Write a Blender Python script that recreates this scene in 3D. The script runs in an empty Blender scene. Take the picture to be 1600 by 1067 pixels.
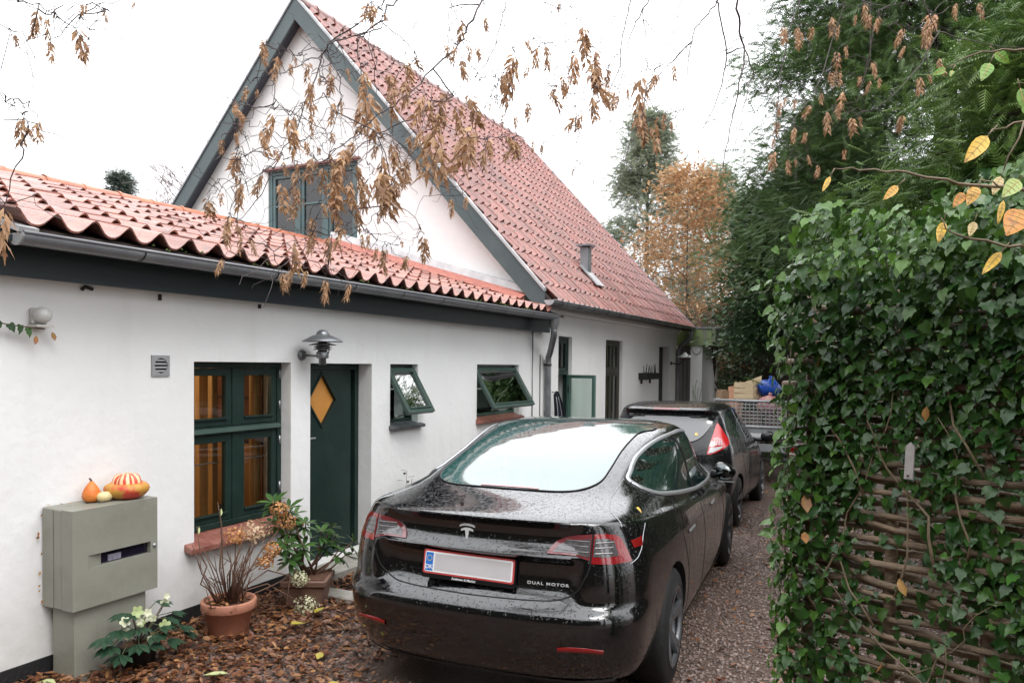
import bpy, bmesh, math, random
import numpy as np
from mathutils import Vector, Matrix, noise
import mathutils.kdtree
from mathutils.bvhtree import BVHTree
from mathutils.geometry import delaunay_2d_cdt

SC = bpy.context.scene
COL = SC.collection
R = math.radians
PI = math.pi
random.seed(7)
RNG = np.random.default_rng(7)

# ------------------------------------------------------------------ camera
F_PX, CX, CY, EYE = 1180.0, 800.0, 600.0, 1.85
psi = math.atan2(585, F_PX)
dl = math.atan2(30, F_PX)
rho = 0.0095
fh = Vector((-math.sin(psi), math.cos(psi), 0))
r0 = Vector((math.cos(psi), math.sin(psi), 0))
upv = Vector((0, 0, 1))
FW = math.cos(dl) * fh - math.sin(dl) * upv
u0 = math.cos(dl) * upv + math.sin(dl) * fh
UPC = math.cos(rho) * u0 - math.sin(rho) * r0
RT = math.cos(rho) * r0 + math.sin(rho) * u0
cam = bpy.data.cameras.new('camera')
cam.sensor_width = 36.0
cam.lens = F_PX / 1600 * 36.0
cam.shift_y = (533.5 - CY) / 1600 * -1.0
cam.clip_start = 0.05
cam.clip_end = 600
camo = bpy.data.objects.new('camera', cam)
COL.objects.link(camo)
camo.matrix_world = Matrix(((RT.x, UPC.x, -FW.x, 0), (RT.y, UPC.y, -FW.y, 0), (RT.z, UPC.z, -FW.z, EYE), (0, 0, 0, 1)))
SC.camera = camo
CAMP = Vector((0, 0, EYE))

# ------------------------------------------------------------------ sky and sun (overcast noon)
SUN_EL, SUN_AZ = R(54), R(122)
w = bpy.data.worlds.new('World')
SC.world = w
w.use_nodes = True
nt = w.node_tree
for n in list(nt.nodes):
    nt.nodes.remove(n)
out = nt.nodes.new('ShaderNodeOutputWorld')
bg = nt.nodes.new('ShaderNodeBackground')
sky = nt.nodes.new('ShaderNodeTexSky')
sky.sky_type = 'NISHITA'
sky.sun_disc = False
sky.sun_elevation = SUN_EL
sky.sun_rotation = SUN_AZ
sky.air_density = 1.0
sky.dust_density = 6.0
sky.ozone_density = 1.0
hs = nt.nodes.new('ShaderNodeHueSaturation')
hs.inputs['Saturation'].default_value = 0.12
# overcast cloud layer: the standard overcast sky, brighter overhead than at the horizon
tc = nt.nodes.new('ShaderNodeTexCoord')
sx = nt.nodes.new('ShaderNodeSeparateXYZ')
mr = nt.nodes.new('ShaderNodeMapRange')
mr.inputs['From Min'].default_value = 0.0
mr.inputs['From Max'].default_value = 1.0
mr.inputs['To Min'].default_value = 15.0
mr.inputs['To Max'].default_value = 34.0
cmb = nt.nodes.new('ShaderNodeVectorMath')
cmb.operation = 'SCALE'
cmb.inputs[0].default_value = (0.985, 1.0, 1.03)
mx = nt.nodes.new('ShaderNodeMixRGB')
mx.inputs['Fac'].default_value = 0.75
bg.inputs['Strength'].default_value = 0.10
L = nt.links
L.new(tc.outputs['Generated'], sx.inputs[0])
L.new(sx.outputs['Z'], mr.inputs['Value'])
L.new(mr.outputs['Result'], cmb.inputs['Scale'])
L.new(sky.outputs['Color'], hs.inputs['Color'])
L.new(hs.outputs['Color'], mx.inputs['Color1'])
L.new(cmb.outputs['Vector'], mx.inputs['Color2'])
L.new(mx.outputs['Color'], bg.inputs['Color'])
L.new(bg.outputs['Background'], out.inputs['Surface'])

sl = bpy.data.lights.new('sun', 'SUN')
sl.energy = 0.9
sl.angle = R(25)
sl.color = (1.0, 0.98, 0.95)
so = bpy.data.objects.new('sun', sl)
COL.objects.link(so)
sd = Vector((math.sin(SUN_AZ) * math.cos(SUN_EL), math.cos(SUN_AZ) * math.cos(SUN_EL), math.sin(SUN_EL)))
so.rotation_euler = sd.to_track_quat('Z', 'Y').to_euler()
so.location = sd * 50

vs = SC.view_settings
vs.view_transform = 'Standard'
vs.look = 'None'
vs.gamma = 1.0
vs.use_curve_mapping = False
vs.exposure = 0.55
SC.cycles.max_bounces = 6
SC.cycles.transparent_max_bounces = 12
SC.cycles.use_denoising = True

# ------------------------------------------------------------------ helpers
WM = {}


def thing(name, label, cat, loc=(0, 0, 0), rz=0.0, group=None, kind=None):
    o = bpy.data.objects.new(name, None)
    COL.objects.link(o)
    o.empty_display_size = 0.1
    o.location = loc
    o.rotation_euler = (0, 0, rz)
    WM[o] = Matrix.Translation(loc) @ Matrix.Rotation(rz, 4, 'Z')
    return tag(o, label, cat, group, kind)


def tag(o, label=None, cat=None, group=None, kind=None):
    if label:
        o['label'] = label
    if cat:
        o['category'] = cat
    if group:
        o['group'] = group
    if kind:
        o['kind'] = kind
    return o


def link(name, me, parent=None, world=True, M=None):
    """one object; with a parent its vertices are taken as world coordinates unless world is False"""
    o = bpy.data.objects.new(name, me)
    COL.objects.link(o)
    W = M.copy() if M is not None else Matrix.Identity(4)
    if parent is not None:
        o.parent = parent
        PW = WM.get(parent, Matrix.Identity(4))
        if world:
            o.matrix_basis = PW.inverted() @ W
            WM[o] = W
        else:
            o.matrix_basis = W
            WM[o] = PW @ W
    else:
        o.matrix_basis = W
        WM[o] = W
    return o


class MB:
    """collects geometry for ONE mesh object"""

    def __init__(s):
        s.v = []
        s.f = []
        s.mi = []
        s.sm = []

    def add(s, vs, fs, mi=0, sm=False):
        b = len(s.v)
        s.v.extend([tuple(v) for v in vs])
        for f in fs:
            s.f.append(tuple(b + i for i in f))
            s.mi.append(mi)
            s.sm.append(sm)
        return s

    def box(s, a, b, mi=0):
        x0, y0, z0 = (min(a[i], b[i]) for i in range(3))
        x1, y1, z1 = (max(a[i], b[i]) for i in range(3))
        return s.add([(x0, y0, z0), (x1, y0, z0), (x1, y1, z0), (x0, y1, z0), (x0, y0, z1), (x1, y0, z1), (x1, y1, z1), (x0, y1, z1)],
                     [(0, 3, 2, 1), (4, 5, 6, 7), (0, 1, 5, 4), (1, 2, 6, 5), (2, 3, 7, 6), (3, 0, 4, 7)], mi)

    def obox(s, o, ax, ay, az, mi=0):
        """box from corner-centred origin o with half vectors"""
        o, ax, ay, az = Vector(o), Vector(ax), Vector(ay), Vector(az)
        vs = [o + ax * i + ay * j + az * k for k in (-1, 1) for (i, j) in ((-1, -1), (1, -1), (1, 1), (-1, 1))]
        return s.add(vs, [(0, 3, 2, 1), (4, 5, 6, 7), (0, 1, 5, 4), (1, 2, 6, 5), (2, 3, 7, 6), (3, 0, 4, 7)], mi)

    def tube(s, pts, rad, n=8, mi=0, cap=True, sm=True):
        pts = [Vector(p) for p in pts]
        m = len(pts)
        if not hasattr(rad, '__len__'):
            rad = [rad] * m
        b = len(s.v)
        ref = None
        vs = []
        for i, p in enumerate(pts):
            t = (pts[min(i + 1, m - 1)] - pts[max(i - 1, 0)])
            if t.length < 1e-9:
                t = Vector((0, 0, 1))
            t.normalize()
            if ref is None:
                ref = t.orthogonal().normalized()
            ref = ref - t * ref.dot(t)
            if ref.length < 1e-6:
                ref = t.orthogonal()
            ref.normalize()
            q = t.cross(ref)
            for k in range(n):
                a = 2 * PI * k / n
                vs.append(p + (ref * math.cos(a) + q * math.sin(a)) * rad[i])
        fs = []
        for i in range(m - 1):
            for k in range(n):
                k2 = (k + 1) % n
                fs.append((i * n + k, i * n + k2, (i + 1) * n + k2, (i + 1) * n + k))
        s.add(vs, fs, mi, sm)
        if cap and n > 2:
            s.add([], [], mi)
            s.f.append(tuple(b + k for k in reversed(range(n))))
            s.mi.append(mi)
            s.sm.append(False)
            s.f.append(tuple(b + (m - 1) * n + k for k in range(n)))
            s.mi.append(mi)
            s.sm.append(False)
        return s

    def lathe(s, prof, c=(0, 0, 0), n=24, mi=0, axis='Z', sm=True, wob=None):
        """prof: list of (radius, height)"""
        c = Vector(c)
        vs = []
        for (r, h) in prof:
            for k in range(n):
                a = 2 * PI * k / n
                rr = r * (1 if wob is None else wob(a, h))
                x, y, z = rr * math.cos(a), rr * math.sin(a), h
                if axis == 'X':
                    x, y, z = z, x, y
                elif axis == 'Y':
                    x, y, z = y, z, x
                vs.append(c + Vector((x, y, z)))
        fs = []
        for i in range(len(prof) - 1):
            for k in range(n):
                k2 = (k + 1) % n
                fs.append((i * n + k, i * n + k2, (i + 1) * n + k2, (i + 1) * n + k))
        return s.add(vs, fs, mi, sm)

    def prism(s, poly, z0, z1, mi=0, f=None):
        """poly of 2D points, extruded; f maps (u,v,h)->xyz"""
        f = f or (lambda u, v, h: (u, v, h))
        n = len(poly)
        vs = [f(u, v, z0) for u, v in poly] + [f(u, v, z1) for u, v in poly]
        fs = [tuple(reversed(range(n))), tuple(range(n, 2 * n))]
        for k in range(n):
            fs.append((k, (k + 1) % n, n + (k + 1) % n, n + k))
        return s.add(vs, fs, mi)

    def mesh(s, name, mats, fixn=True):
        me = bpy.data.meshes.new(name)
        me.from_pydata(s.v, [], s.f)
        mats = mats if isinstance(mats, (list, tuple)) else [mats]
        for m in mats:
            me.materials.append(m)
        me.polygons.foreach_set('material_index', s.mi)
        me.polygons.foreach_set('use_smooth', s.sm)
        if fixn:
            bm = bmesh.new()
            bm.from_mesh(me)
            bmesh.ops.recalc_face_normals(bm, faces=bm.faces)
            bm.to_mesh(me)
            bm.free()
        me.update()
        if getattr(s, 'crisp', False):
            me.set_sharp_from_angle(angle=R(45))
        return me

    def build(s, name, mats, parent=None, world=True, bevel=0.0, M=None, fixn=True):
        me = s.mesh(name, mats, fixn)
        if bevel > 0:
            bm = bmesh.new()
            bm.from_mesh(me)
            ed = [e for e in bm.edges if len(e.link_faces) == 2 and e.calc_face_angle(0) > 0.6]
            bmesh.ops.bevel(bm, geom=ed, offset=bevel, segments=1, affect='EDGES', clamp_overlap=True)
            bm.to_mesh(me)
            bm.free()
        return link(name, me, parent, world, M)


def fast_mesh(name, V, Fc, mat, smooth=False, tint=None, mi=None):
    """V (N,3), Fc (M,k) arrays"""
    V = np.asarray(V, np.float32)
    Fc = np.asarray(Fc, np.int32)
    me = bpy.data.meshes.new(name)
    M_, k = Fc.shape
    me.vertices.add(len(V))
    me.vertices.foreach_set('co', V.ravel())
    me.loops.add(M_ * k)
    me.loops.foreach_set('vertex_index', Fc.ravel())
    me.polygons.add(M_)
    me.polygons.foreach_set('loop_start', np.arange(0, M_ * k, k, dtype=np.int32))
    me.polygons.foreach_set('loop_total', np.full(M_, k, np.int32))
    me.polygons.foreach_set('use_smooth', np.full(M_, smooth))
    for m in (mat if isinstance(mat, (list, tuple)) else [mat]):
        me.materials.append(m)
    if mi is not None:
        me.polygons.foreach_set('material_index', np.asarray(mi, np.int32))
    me.update(calc_edges=True)
    if tint is not None:
        a = me.attributes.new('tint', 'FLOAT', 'POINT')
        a.data.foreach_set('value', np.asarray(tint, np.float32))
    return me


def scatter(name, tv, tf, pos, mats3, mat, tint=None, smooth=False):
    """template (tv,tf) copied at pos with 3x3 matrices (scale included)"""
    tv = np.asarray(tv, float)
    tf = np.asarray(tf, int)
    n = len(pos)
    V = np.einsum('nij,vj->nvi', mats3, tv) + pos[:, None, :]
    Fc = tf[None] + (np.arange(n) * len(tv))[:, None, None]
    t = None if tint is None else np.repeat(tint, len(tv))
    return fast_mesh(name, V.reshape(-1, 3), Fc.reshape(-1, tf.shape[1]), mat, smooth, t)


def rand_rot(n, tilt=PI, rng=RNG):
    """random rotations: spin about z, tilt up to `tilt` about a random horizontal axis"""
    a = rng.uniform(0, 2 * PI, n)
    b = rng.uniform(0, 2 * PI, n)
    t = rng.uniform(-1, 1, n) * tilt
    def rz(x):
        c, s_ = np.cos(x), np.sin(x)
        m = np.zeros((n, 3, 3)); m[:, 0, 0] = c; m[:, 0, 1] = -s_; m[:, 1, 0] = s_; m[:, 1, 1] = c; m[:, 2, 2] = 1
        return m
    c, s_ = np.cos(t), np.sin(t)
    mx_ = np.zeros((n, 3, 3)); mx_[:, 0, 0] = 1; mx_[:, 1, 1] = c; mx_[:, 1, 2] = -s_; mx_[:, 2, 1] = s_; mx_[:, 2, 2] = c
    return rz(b) @ mx_ @ rz(a)


def frames(d, upish=None, rng=RNG):
    """3x3 matrices whose x axis is d (n,3), random roll unless upish is given (z near upish)"""
    d = d / np.maximum(np.linalg.norm(d, axis=1, keepdims=True), 1e-9)
    h = rng.normal(size=d.shape) if upish is None else np.asarray(upish, float) * np.ones_like(d)
    y = np.cross(h, d)
    y /= np.maximum(np.linalg.norm(y, axis=1, keepdims=True), 1e-9)
    z = np.cross(d, y)
    return np.stack([d, y, z], axis=2)


# ------------------------------------------------------------------ materials
MATS = {}


def mat(name, col, rough=0.6, col2=None, scale=6.0, fac=(0.35, 0.65), bump=0.0, bscale=40.0, spec=0.5, metal=0.0, coat=0.0,
        detail=4.0, objrand=0.0, tint=None, trans=0.0, emit=None, stretch=None, bdist=0.02):
    """principled material; noise in world space mixes col and col2; tint: per-leaf attribute mixes towards tint colour"""
    if name in MATS:
        return MATS[name]
    m = bpy.data.materials.new(name)
    m.use_nodes = True
    t = m.node_tree
    p = t.nodes['Principled BSDF']
    p.inputs['Base Color'].default_value = (*col, 1)
    p.inputs['Roughness'].default_value = rough
    p.inputs['Metallic'].default_value = metal
    p.inputs['Specular IOR Level'].default_value = spec
    p.inputs['Coat Weight'].default_value = coat
    p.inputs['Coat Roughness'].default_value = 0.04
    if emit:
        p.inputs['Emission Color'].default_value = (*emit[0], 1)
        p.inputs['Emission Strength'].default_value = emit[1]
    src = None
    geo = t.nodes.new('ShaderNodeNewGeometry')
    vec = geo.outputs['Position']
    if stretch:
        mp = t.nodes.new('ShaderNodeMapping')
        mp.inputs['Scale'].default_value = stretch
        t.links.new(vec, mp.inputs['Vector'])
        vec = mp.outputs['Vector']
    if col2 is not None:
        nz = t.nodes.new('ShaderNodeTexNoise')
        nz.inputs['Scale'].default_value = scale
        nz.inputs['Detail'].default_value = detail
        t.links.new(vec, nz.inputs['Vector'])
        rp = t.nodes.new('ShaderNodeMapRange')
        rp.inputs['From Min'].default_value = fac[0]
        rp.inputs['From Max'].default_value = fac[1]
        t.links.new(nz.outputs['Fac'], rp.inputs['Value'])
        mxn = t.nodes.new('ShaderNodeMixRGB')
        mxn.inputs['Color1'].default_value = (*col, 1)
        mxn.inputs['Color2'].default_value = (*col2, 1)
        t.links.new(rp.outputs['Result'], mxn.inputs['Fac'])
        src = mxn.outputs['Color']
    if tint is not None:
        at = t.nodes.new('ShaderNodeAttribute')
        at.attribute_name = 'tint'
        m2 = t.nodes.new('ShaderNodeMixRGB')
        m2.inputs['Color1'].default_value = (*col, 1)
        if src is not None:
            t.links.new(src, m2.inputs['Color1'])
        m2.inputs['Color2'].default_value = (*tint, 1)
        t.links.new(at.outputs['Fac'], m2.inputs['Fac'])
        src = m2.outputs['Color']
    if objrand:
        oi = t.nodes.new('ShaderNodeObjectInfo')
        hv = t.nodes.new('ShaderNodeHueSaturation')
        mr_ = t.nodes.new('ShaderNodeMapRange')
        mr_.inputs['To Min'].default_value = 1 - objrand
        mr_.inputs['To Max'].default_value = 1 + objrand
        t.links.new(oi.outputs['Random'], mr_.inputs['Value'])
        t.links.new(mr_.outputs['Result'], hv.inputs['Value'])
        if src is not None:
            t.links.new(src, hv.inputs['Color'])
        else:
            hv.inputs['Color'].default_value = (*col, 1)
        src = hv.outputs['Color']
    if src is not None:
        t.links.new(src, p.inputs['Base Color'])
    if bump:
        nb = t.nodes.new('ShaderNodeTexNoise')
        nb.inputs['Scale'].default_value = bscale
        nb.inputs['Detail'].default_value = 5
        t.links.new(vec, nb.inputs['Vector'])
        bp = t.nodes.new('ShaderNodeBump')
        bp.inputs['Strength'].default_value = bump
        bp.inputs['Distance'].default_value = bdist
        t.links.new(nb.outputs['Fac'], bp.inputs['Height'])
        t.links.new(bp.outputs['Normal'], p.inputs['Normal'])
    if trans:
        # thin leaf: part of the light passes through
        tr = t.nodes.new('ShaderNodeBsdfTranslucent')
        tr.inputs['Color'].default_value = (*col, 1)
        if src is not None:
            t.links.new(src, tr.inputs['Color'])
        ms = t.nodes.new('ShaderNodeMixShader')
        ms.inputs['Fac'].default_value = trans
        t.links.new(p.outputs['BSDF'], ms.inputs[1])
        t.links.new(tr.outputs['BSDF'], ms.inputs[2])
        t.links.new(ms.outputs['Shader'], t.nodes['Material Output'].inputs['Surface'])
    MATS[name] = m
    return m


def glass_mat(name, tintc=(0.9, 0.95, 0.93), refl=1.0, rough=0.02):
    if name in MATS:
        return MATS[name]
    m = bpy.data.materials.new(name)
    m.use_nodes = True
    t = m.node_tree
    t.nodes.remove(t.nodes['Principled BSDF'])
    tr = t.nodes.new('ShaderNodeBsdfTransparent')
    tr.inputs['Color'].default_value = (*tintc, 1)
    gl = t.nodes.new('ShaderNodeBsdfGlossy')
    gl.inputs['Roughness'].default_value = rough
    fr = t.nodes.new('ShaderNodeFresnel')
    fr.inputs['IOR'].default_value = 1.52
    mu = t.nodes.new('ShaderNodeMath')
    mu.operation = 'MULTIPLY'
    mu.inputs[1].default_value = 1.7 * refl
    mu.use_clamp = True
    ms = t.nodes.new('ShaderNodeMixShader')
    t.links.new(fr.outputs['Fac'], mu.inputs[0])
    t.links.new(mu.outputs[0], ms.inputs['Fac'])
    t.links.new(tr.outputs[0], ms.inputs[1])
    t.links.new(gl.outputs[0], ms.inputs[2])
    t.links.new(ms.outputs[0], t.nodes['Material Output'].inputs['Surface'])
    MATS[name] = m
    return m


def add_droplets(m, scale=150.0, strength=0.35, thr=0.32, lo=0.0):
    """beads of rain: a bump of scattered domes, thinned by a broad noise"""
    t = m.node_tree
    p = t.nodes['Principled BSDF']
    tcn = t.nodes.new('ShaderNodeTexCoord')
    vo = t.nodes.new('ShaderNodeTexVoronoi')
    vo.inputs['Scale'].default_value = scale
    vo.inputs['Randomness'].default_value = 1.0
    t.links.new(tcn.outputs['Object'], vo.inputs['Vector'])
    mp_ = t.nodes.new('ShaderNodeMapRange')
    mp_.inputs['From Min'].default_value = thr
    mp_.inputs['From Max'].default_value = 0.05
    mp_.interpolation_type = 'SMOOTHSTEP'
    t.links.new(vo.outputs['Distance'], mp_.inputs['Value'])
    # only some cells carry a drop
    sp = t.nodes.new('ShaderNodeSeparateColor')
    t.links.new(vo.outputs['Color'], sp.inputs[0])
    geo_ = t.nodes.new('ShaderNodeNewGeometry')
    sz_ = t.nodes.new('ShaderNodeSeparateXYZ')
    t.links.new(geo_.outputs['Normal'], sz_.inputs[0])
    up_ = t.nodes.new('ShaderNodeMapRange')
    up_.inputs['From Min'].default_value = 0.05
    up_.inputs['From Max'].default_value = 0.6
    up_.inputs['To Min'].default_value = 0.12
    t.links.new(sz_.outputs['Z'], up_.inputs['Value'])
    gt = t.nodes.new('ShaderNodeMath')
    gt.operation = 'GREATER_THAN'
    gt.inputs[1].default_value = 0.35
    t.links.new(sp.outputs[0], gt.inputs[0])
    ml = t.nodes.new('ShaderNodeMath')
    ml.operation = 'MULTIPLY'
    t.links.new(mp_.outputs['Result'], ml.inputs[0])
    t.links.new(gt.outputs[0], ml.inputs[1])
    bp = t.nodes.new('ShaderNodeBump')
    bp.inputs['Strength'].default_value = strength
    bp.inputs['Distance'].default_value = 0.004
    m3_ = t.nodes.new('ShaderNodeMath')
    m3_.operation = 'MULTIPLY'
    t.links.new(ml.outputs[0], m3_.inputs[0])
    t.links.new(up_.outputs['Result'], m3_.inputs[1])
    t.links.new(m3_.outputs[0], bp.inputs['Height'])
    t.links.new(bp.outputs['Normal'], p.inputs['Normal'])
    t.links.new(bp.outputs['Normal'], p.inputs['Coat Normal'])
# ------------------------------------------------------------------ shared materials
m_wall = mat('limewash', (0.80, 0.80, 0.80), 0.85, (0.73, 0.73, 0.725), 0.9, (0.35, 0.8), bump=0.3, bscale=12, spec=0.2, bdist=0.02)
m_wall2 = mat('limewash_house', (0.82, 0.81, 0.80), 0.85, (0.74, 0.735, 0.73), 0.9, (0.4, 0.8), bump=0.22, bscale=14, spec=0.2, bdist=0.02)


def stain_wall(m, base_z, amount):
    """rain-splash dirt above the plinth and grey runs, broken up by noise"""
    t = m.node_tree
    p = t.nodes['Principled BSDF']
    src = p.inputs['Base Color'].links[0].from_socket
    g = t.nodes.new('ShaderNodeNewGeometry')
    sx_ = t.nodes.new('ShaderNodeSeparateXYZ')
    t.links.new(g.outputs['Position'], sx_.inputs[0])
    mr_ = t.nodes.new('ShaderNodeMapRange')
    mr_.inputs['From Min'].default_value = base_z + .55
    mr_.inputs['From Max'].default_value = base_z
    t.links.new(sx_.outputs['Z'], mr_.inputs['Value'])
    nz = t.nodes.new('ShaderNodeTexNoise')
    nz.inputs['Scale'].default_value = 7
    nz.inputs['Detail'].default_value = 8
    t.links.new(g.outputs['Position'], nz.inputs['Vector'])
    m1 = t.nodes.new('ShaderNodeMath')
    m1.operation = 'MULTIPLY'
    t.links.new(mr_.outputs['Result'], m1.inputs[0])
    t.links.new(nz.outputs['Fac'], m1.inputs[1])
    mp_ = t.nodes.new('ShaderNodeMapping')
    mp_.inputs['Scale'].default_value = (5, 5, .7)
    n2 = t.nodes.new('ShaderNodeTexNoise')
    n2.inputs['Scale'].default_value = 1
    n2.inputs['Detail'].default_value = 5
    t.links.new(g.outputs['Position'], mp_.inputs['Vector'])
    t.links.new(mp_.outputs['Vector'], n2.inputs['Vector'])
    r2 = t.nodes.new('ShaderNodeMapRange')
    r2.inputs['From Min'].default_value = .55
    r2.inputs['From Max'].default_value = .75
    r2.inputs['To Max'].default_value = .10
    t.links.new(n2.outputs['Fac'], r2.inputs['Value'])
    ad = t.nodes.new('ShaderNodeMath')
    ad.operation = 'MULTIPLY_ADD'
    ad.use_clamp = True
    ad.inputs[1].default_value = amount
    t.links.new(m1.outputs[0], ad.inputs[0])
    t.links.new(r2.outputs['Result'], ad.inputs[2])
    mx_ = t.nodes.new('ShaderNodeMixRGB')
    mx_.inputs['Color2'].default_value = (.40, .38, .34, 1)
    t.links.new(ad.outputs[0], mx_.inputs['Fac'])
    t.links.new(src, mx_.inputs['Color1'])
    t.links.new(mx_.outputs['Color'], p.inputs['Base Color'])


stain_wall(m_wall, .1, .9)
stain_wall(m_wall2, .1, .6)
m_gable = mat('limewash_gable', (0.81, 0.80, 0.79), 0.85, (0.77, 0.75, 0.74), 0.8, (0.3, 0.8), bump=0.35, bscale=10, spec=0.2)
m_plinth = mat('tar_plinth', (0.012, 0.012, 0.013), 0.6, bump=0.3)
m_green = mat('green_paint', (0.0095, 0.024, 0.020), 0.42, (0.015, 0.032, 0.027), 5, bump=0.15, bscale=60, spec=.3)
m_greensash = mat('green_sash_paint', (0.028, 0.056, 0.045), 0.42, (0.038, 0.068, 0.056), 5, bump=0.15, bscale=60)
m_verge = mat('verge_paint', (0.050, 0.070, 0.074), 0.5, (0.068, 0.090, 0.094), 2.5, bump=0.15, bscale=25, stretch=(1, 1, 1))
m_fascia = mat('fascia_paint', (0.018, 0.026, 0.033), 0.5, (0.028, 0.038, 0.045), 3, bump=0.2, bscale=30, stretch=(1, 0.15, 1))
m_zinc = mat('weathered_zinc', (0.16, 0.165, 0.175), 0.45, (0.26, 0.265, 0.27), 4, metal=0.5, bump=0.12, bscale=40)
m_zincdk = mat('dark_zinc', (0.17, 0.175, 0.19), 0.45, (0.23, 0.235, 0.25), 3, metal=0.2)
m_zinclt = mat('pale_zinc', (0.45, 0.45, 0.45), 0.45, (0.33, 0.33, 0.34), 5, metal=0.2)
m_glass = glass_mat('window_glass')
m_sill = mat('red_sill', (0.20, 0.065, 0.05), 0.45, (0.30, 0.13, 0.10), 14, bump=0.25, bscale=60)
m_slate = mat('slate_sill', (0.05, 0.055, 0.065), 0.5, (0.09, 0.095, 0.10), 10)
m_steel = mat('galvanised', (0.32, 0.33, 0.34), 0.4, (0.42, 0.43, 0.44), 9, metal=0.7)
m_black = mat('black_iron', (0.012, 0.012, 0.013), 0.5)
m_moss = mat('moss', (0.055, 0.085, 0.02), 0.9, (0.09, 0.12, 0.03), 40)


def tilemat(name, c1, c2, c3):
    m = mat(name, c1, 0.30, c2, 2.2, (0.3, 0.7), bump=0.25, bscale=55, spec=0.6, objrand=0.2)
    t = m.node_tree
    # lichen and soot blotches of their own shape
    hv = [n for n in t.nodes if n.type == 'HUE_SAT'][0]
    nz = t.nodes.new('ShaderNodeTexNoise')
    nz.inputs['Scale'].default_value = 22
    nz.inputs['Detail'].default_value = 6
    g = t.nodes.new('ShaderNodeNewGeometry')
    t.links.new(g.outputs['Position'], nz.inputs['Vector'])
    rp = t.nodes.new('ShaderNodeMapRange')
    rp.inputs['From Min'].default_value = 0.50
    rp.inputs['From Max'].default_value = 0.68
    t.links.new(nz.outputs['Fac'], rp.inputs['Value'])
    mx_ = t.nodes.new('ShaderNodeMixRGB')
    mx_.inputs['Color2'].default_value = (*c3, 1)
    t.links.new(rp.outputs['Result'], mx_.inputs['Fac'])
    t.links.new(hv.outputs['Color'], mx_.inputs['Color1'])
    t.links.new(mx_.outputs['Color'], t.nodes['Principled BSDF'].inputs['Base Color'])
    return m


m_tile = tilemat('clay_tile', (0.27, 0.098, 0.078), (0.19, 0.078, 0.066), (0.11, 0.068, 0.060))
m_tile2 = tilemat('clay_tile_low', (0.34, 0.14, 0.10), (0.27, 0.115, 0.09), (0.17, 0.105, 0.095))
m_ridge = mat('ridge_tile', (0.48, 0.17, 0.09), 0.45, (0.38, 0.13, 0.08), 7, bump=0.25, objrand=0.1)


def wall_with_holes(mb, P, u0_, u1_, v0_, v1_, thick, holes, mi=0, clip=None):
    """P(u,v,d) -> xyz; d=0 is the outer face, d=thick the inner; holes (ua,ub,va,vb)"""
    us = sorted({u0_, u1_, *[h[0] for h in holes], *[h[1] for h in holes]})
    vs_ = sorted({v0_, v1_, *[h[2] for h in holes], *[h[3] for h in holes]})
    for i in range(len(us) - 1):
        for j in range(len(vs_) - 1):
            uc, vc = (us[i] + us[i + 1]) / 2, (vs_[j] + vs_[j + 1]) / 2
            if any(h[0] < uc < h[1] and h[2] < vc < h[3] for h in holes):
                continue
            a, b, c, d = us[i], us[i + 1], vs_[j], vs_[j + 1]
            for dd in (0, thick):
                mb.add([P(a, c, dd), P(b, c, dd), P(b, d, dd), P(a, d, dd)], [(0, 1, 2, 3)], mi)
    for (a, b, c, d) in holes + [(u0_, u1_, v0_, v1_)]:
        for (p, q) in (((a, c), (b, c)), ((b, c), (b, d)), ((b, d), (a, d)), ((a, d), (a, c))):
            mb.add([P(*p, 0), P(*q, 0), P(*q, thick), P(*p, thick)], [(0, 1, 2, 3)], mi)


def frame_ring(mb, P, a, b, c, d, wd, d0, d1, mi=0):
    """rectangular ring of four butted bars, width wd, from depth d0 to d1"""
    def bar(u0_, u1_, v0_, v1_):
        vs_ = [P(u, v, dd) for dd in (d0, d1) for (u, v) in ((u0_, v0_), (u1_, v0_), (u1_, v1_), (u0_, v1_))]
        mb.add(vs_, [(0, 3, 2, 1), (4, 5, 6, 7), (0, 1, 5, 4), (1, 2, 6, 5), (2, 3, 7, 6), (3, 0, 4, 7)], mi)
    bar(a, a + wd, c, d)
    bar(b - wd, b, c, d)
    bar(a + wd, b - wd, c, c + wd)
    bar(a + wd, b - wd, d - wd, d)


def slab(mb, P, a, b, c, d, d0, d1, mi=0):
    vs_ = [P(u, v, dd) for dd in (d0, d1) for (u, v) in ((a, c), (b, c), (b, d), (a, d))]
    mb.add(vs_, [(0, 3, 2, 1), (4, 5, 6, 7), (0, 1, 5, 4), (1, 2, 6, 5), (2, 3, 7, 6), (3, 0, 4, 7)], mi)


# ------------------------------------------------------------------ ground
m_ground = mat('wet_gravel_bed', (0.075, 0.045, 0.032), 0.5, (0.15, 0.10, 0.078), 70, (0.35, 0.65), bump=0.9, bscale=75, detail=6, bdist=0.03)
g = MB()
N = 24
xs = [-300, -120, -60, -30, -16, -9, -6, -5, -4.4, -3.5, -2.5, -1.5, -0.5, 0.5, 2, 5, 10, 20, 40, 80, 160, 300]
ys = [-300, -120, -50, -20, -8, -3, 0, 1.5, 3, 4, 5, 6, 7.5, 9, 11, 13, 16, 20, 26, 35, 50, 80, 140, 300]
gz = lambda y: -0.035 * min(max(0, y - 7.5), 4.5)
gv = [(x, y, gz(y)) for y in ys for x in xs]
gf = [(j * len(xs) + i, j * len(xs) + i + 1, (j + 1) * len(xs) + i + 1, (j + 1) * len(xs) + i) for j in range(len(ys) - 1) for i in range(len(xs) - 1)]
g.add(gv, gf)
ground = g.build('ground', m_ground)
tag(ground, 'brown gravel ground covered with wet autumn leaves', kind='structure')

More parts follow.
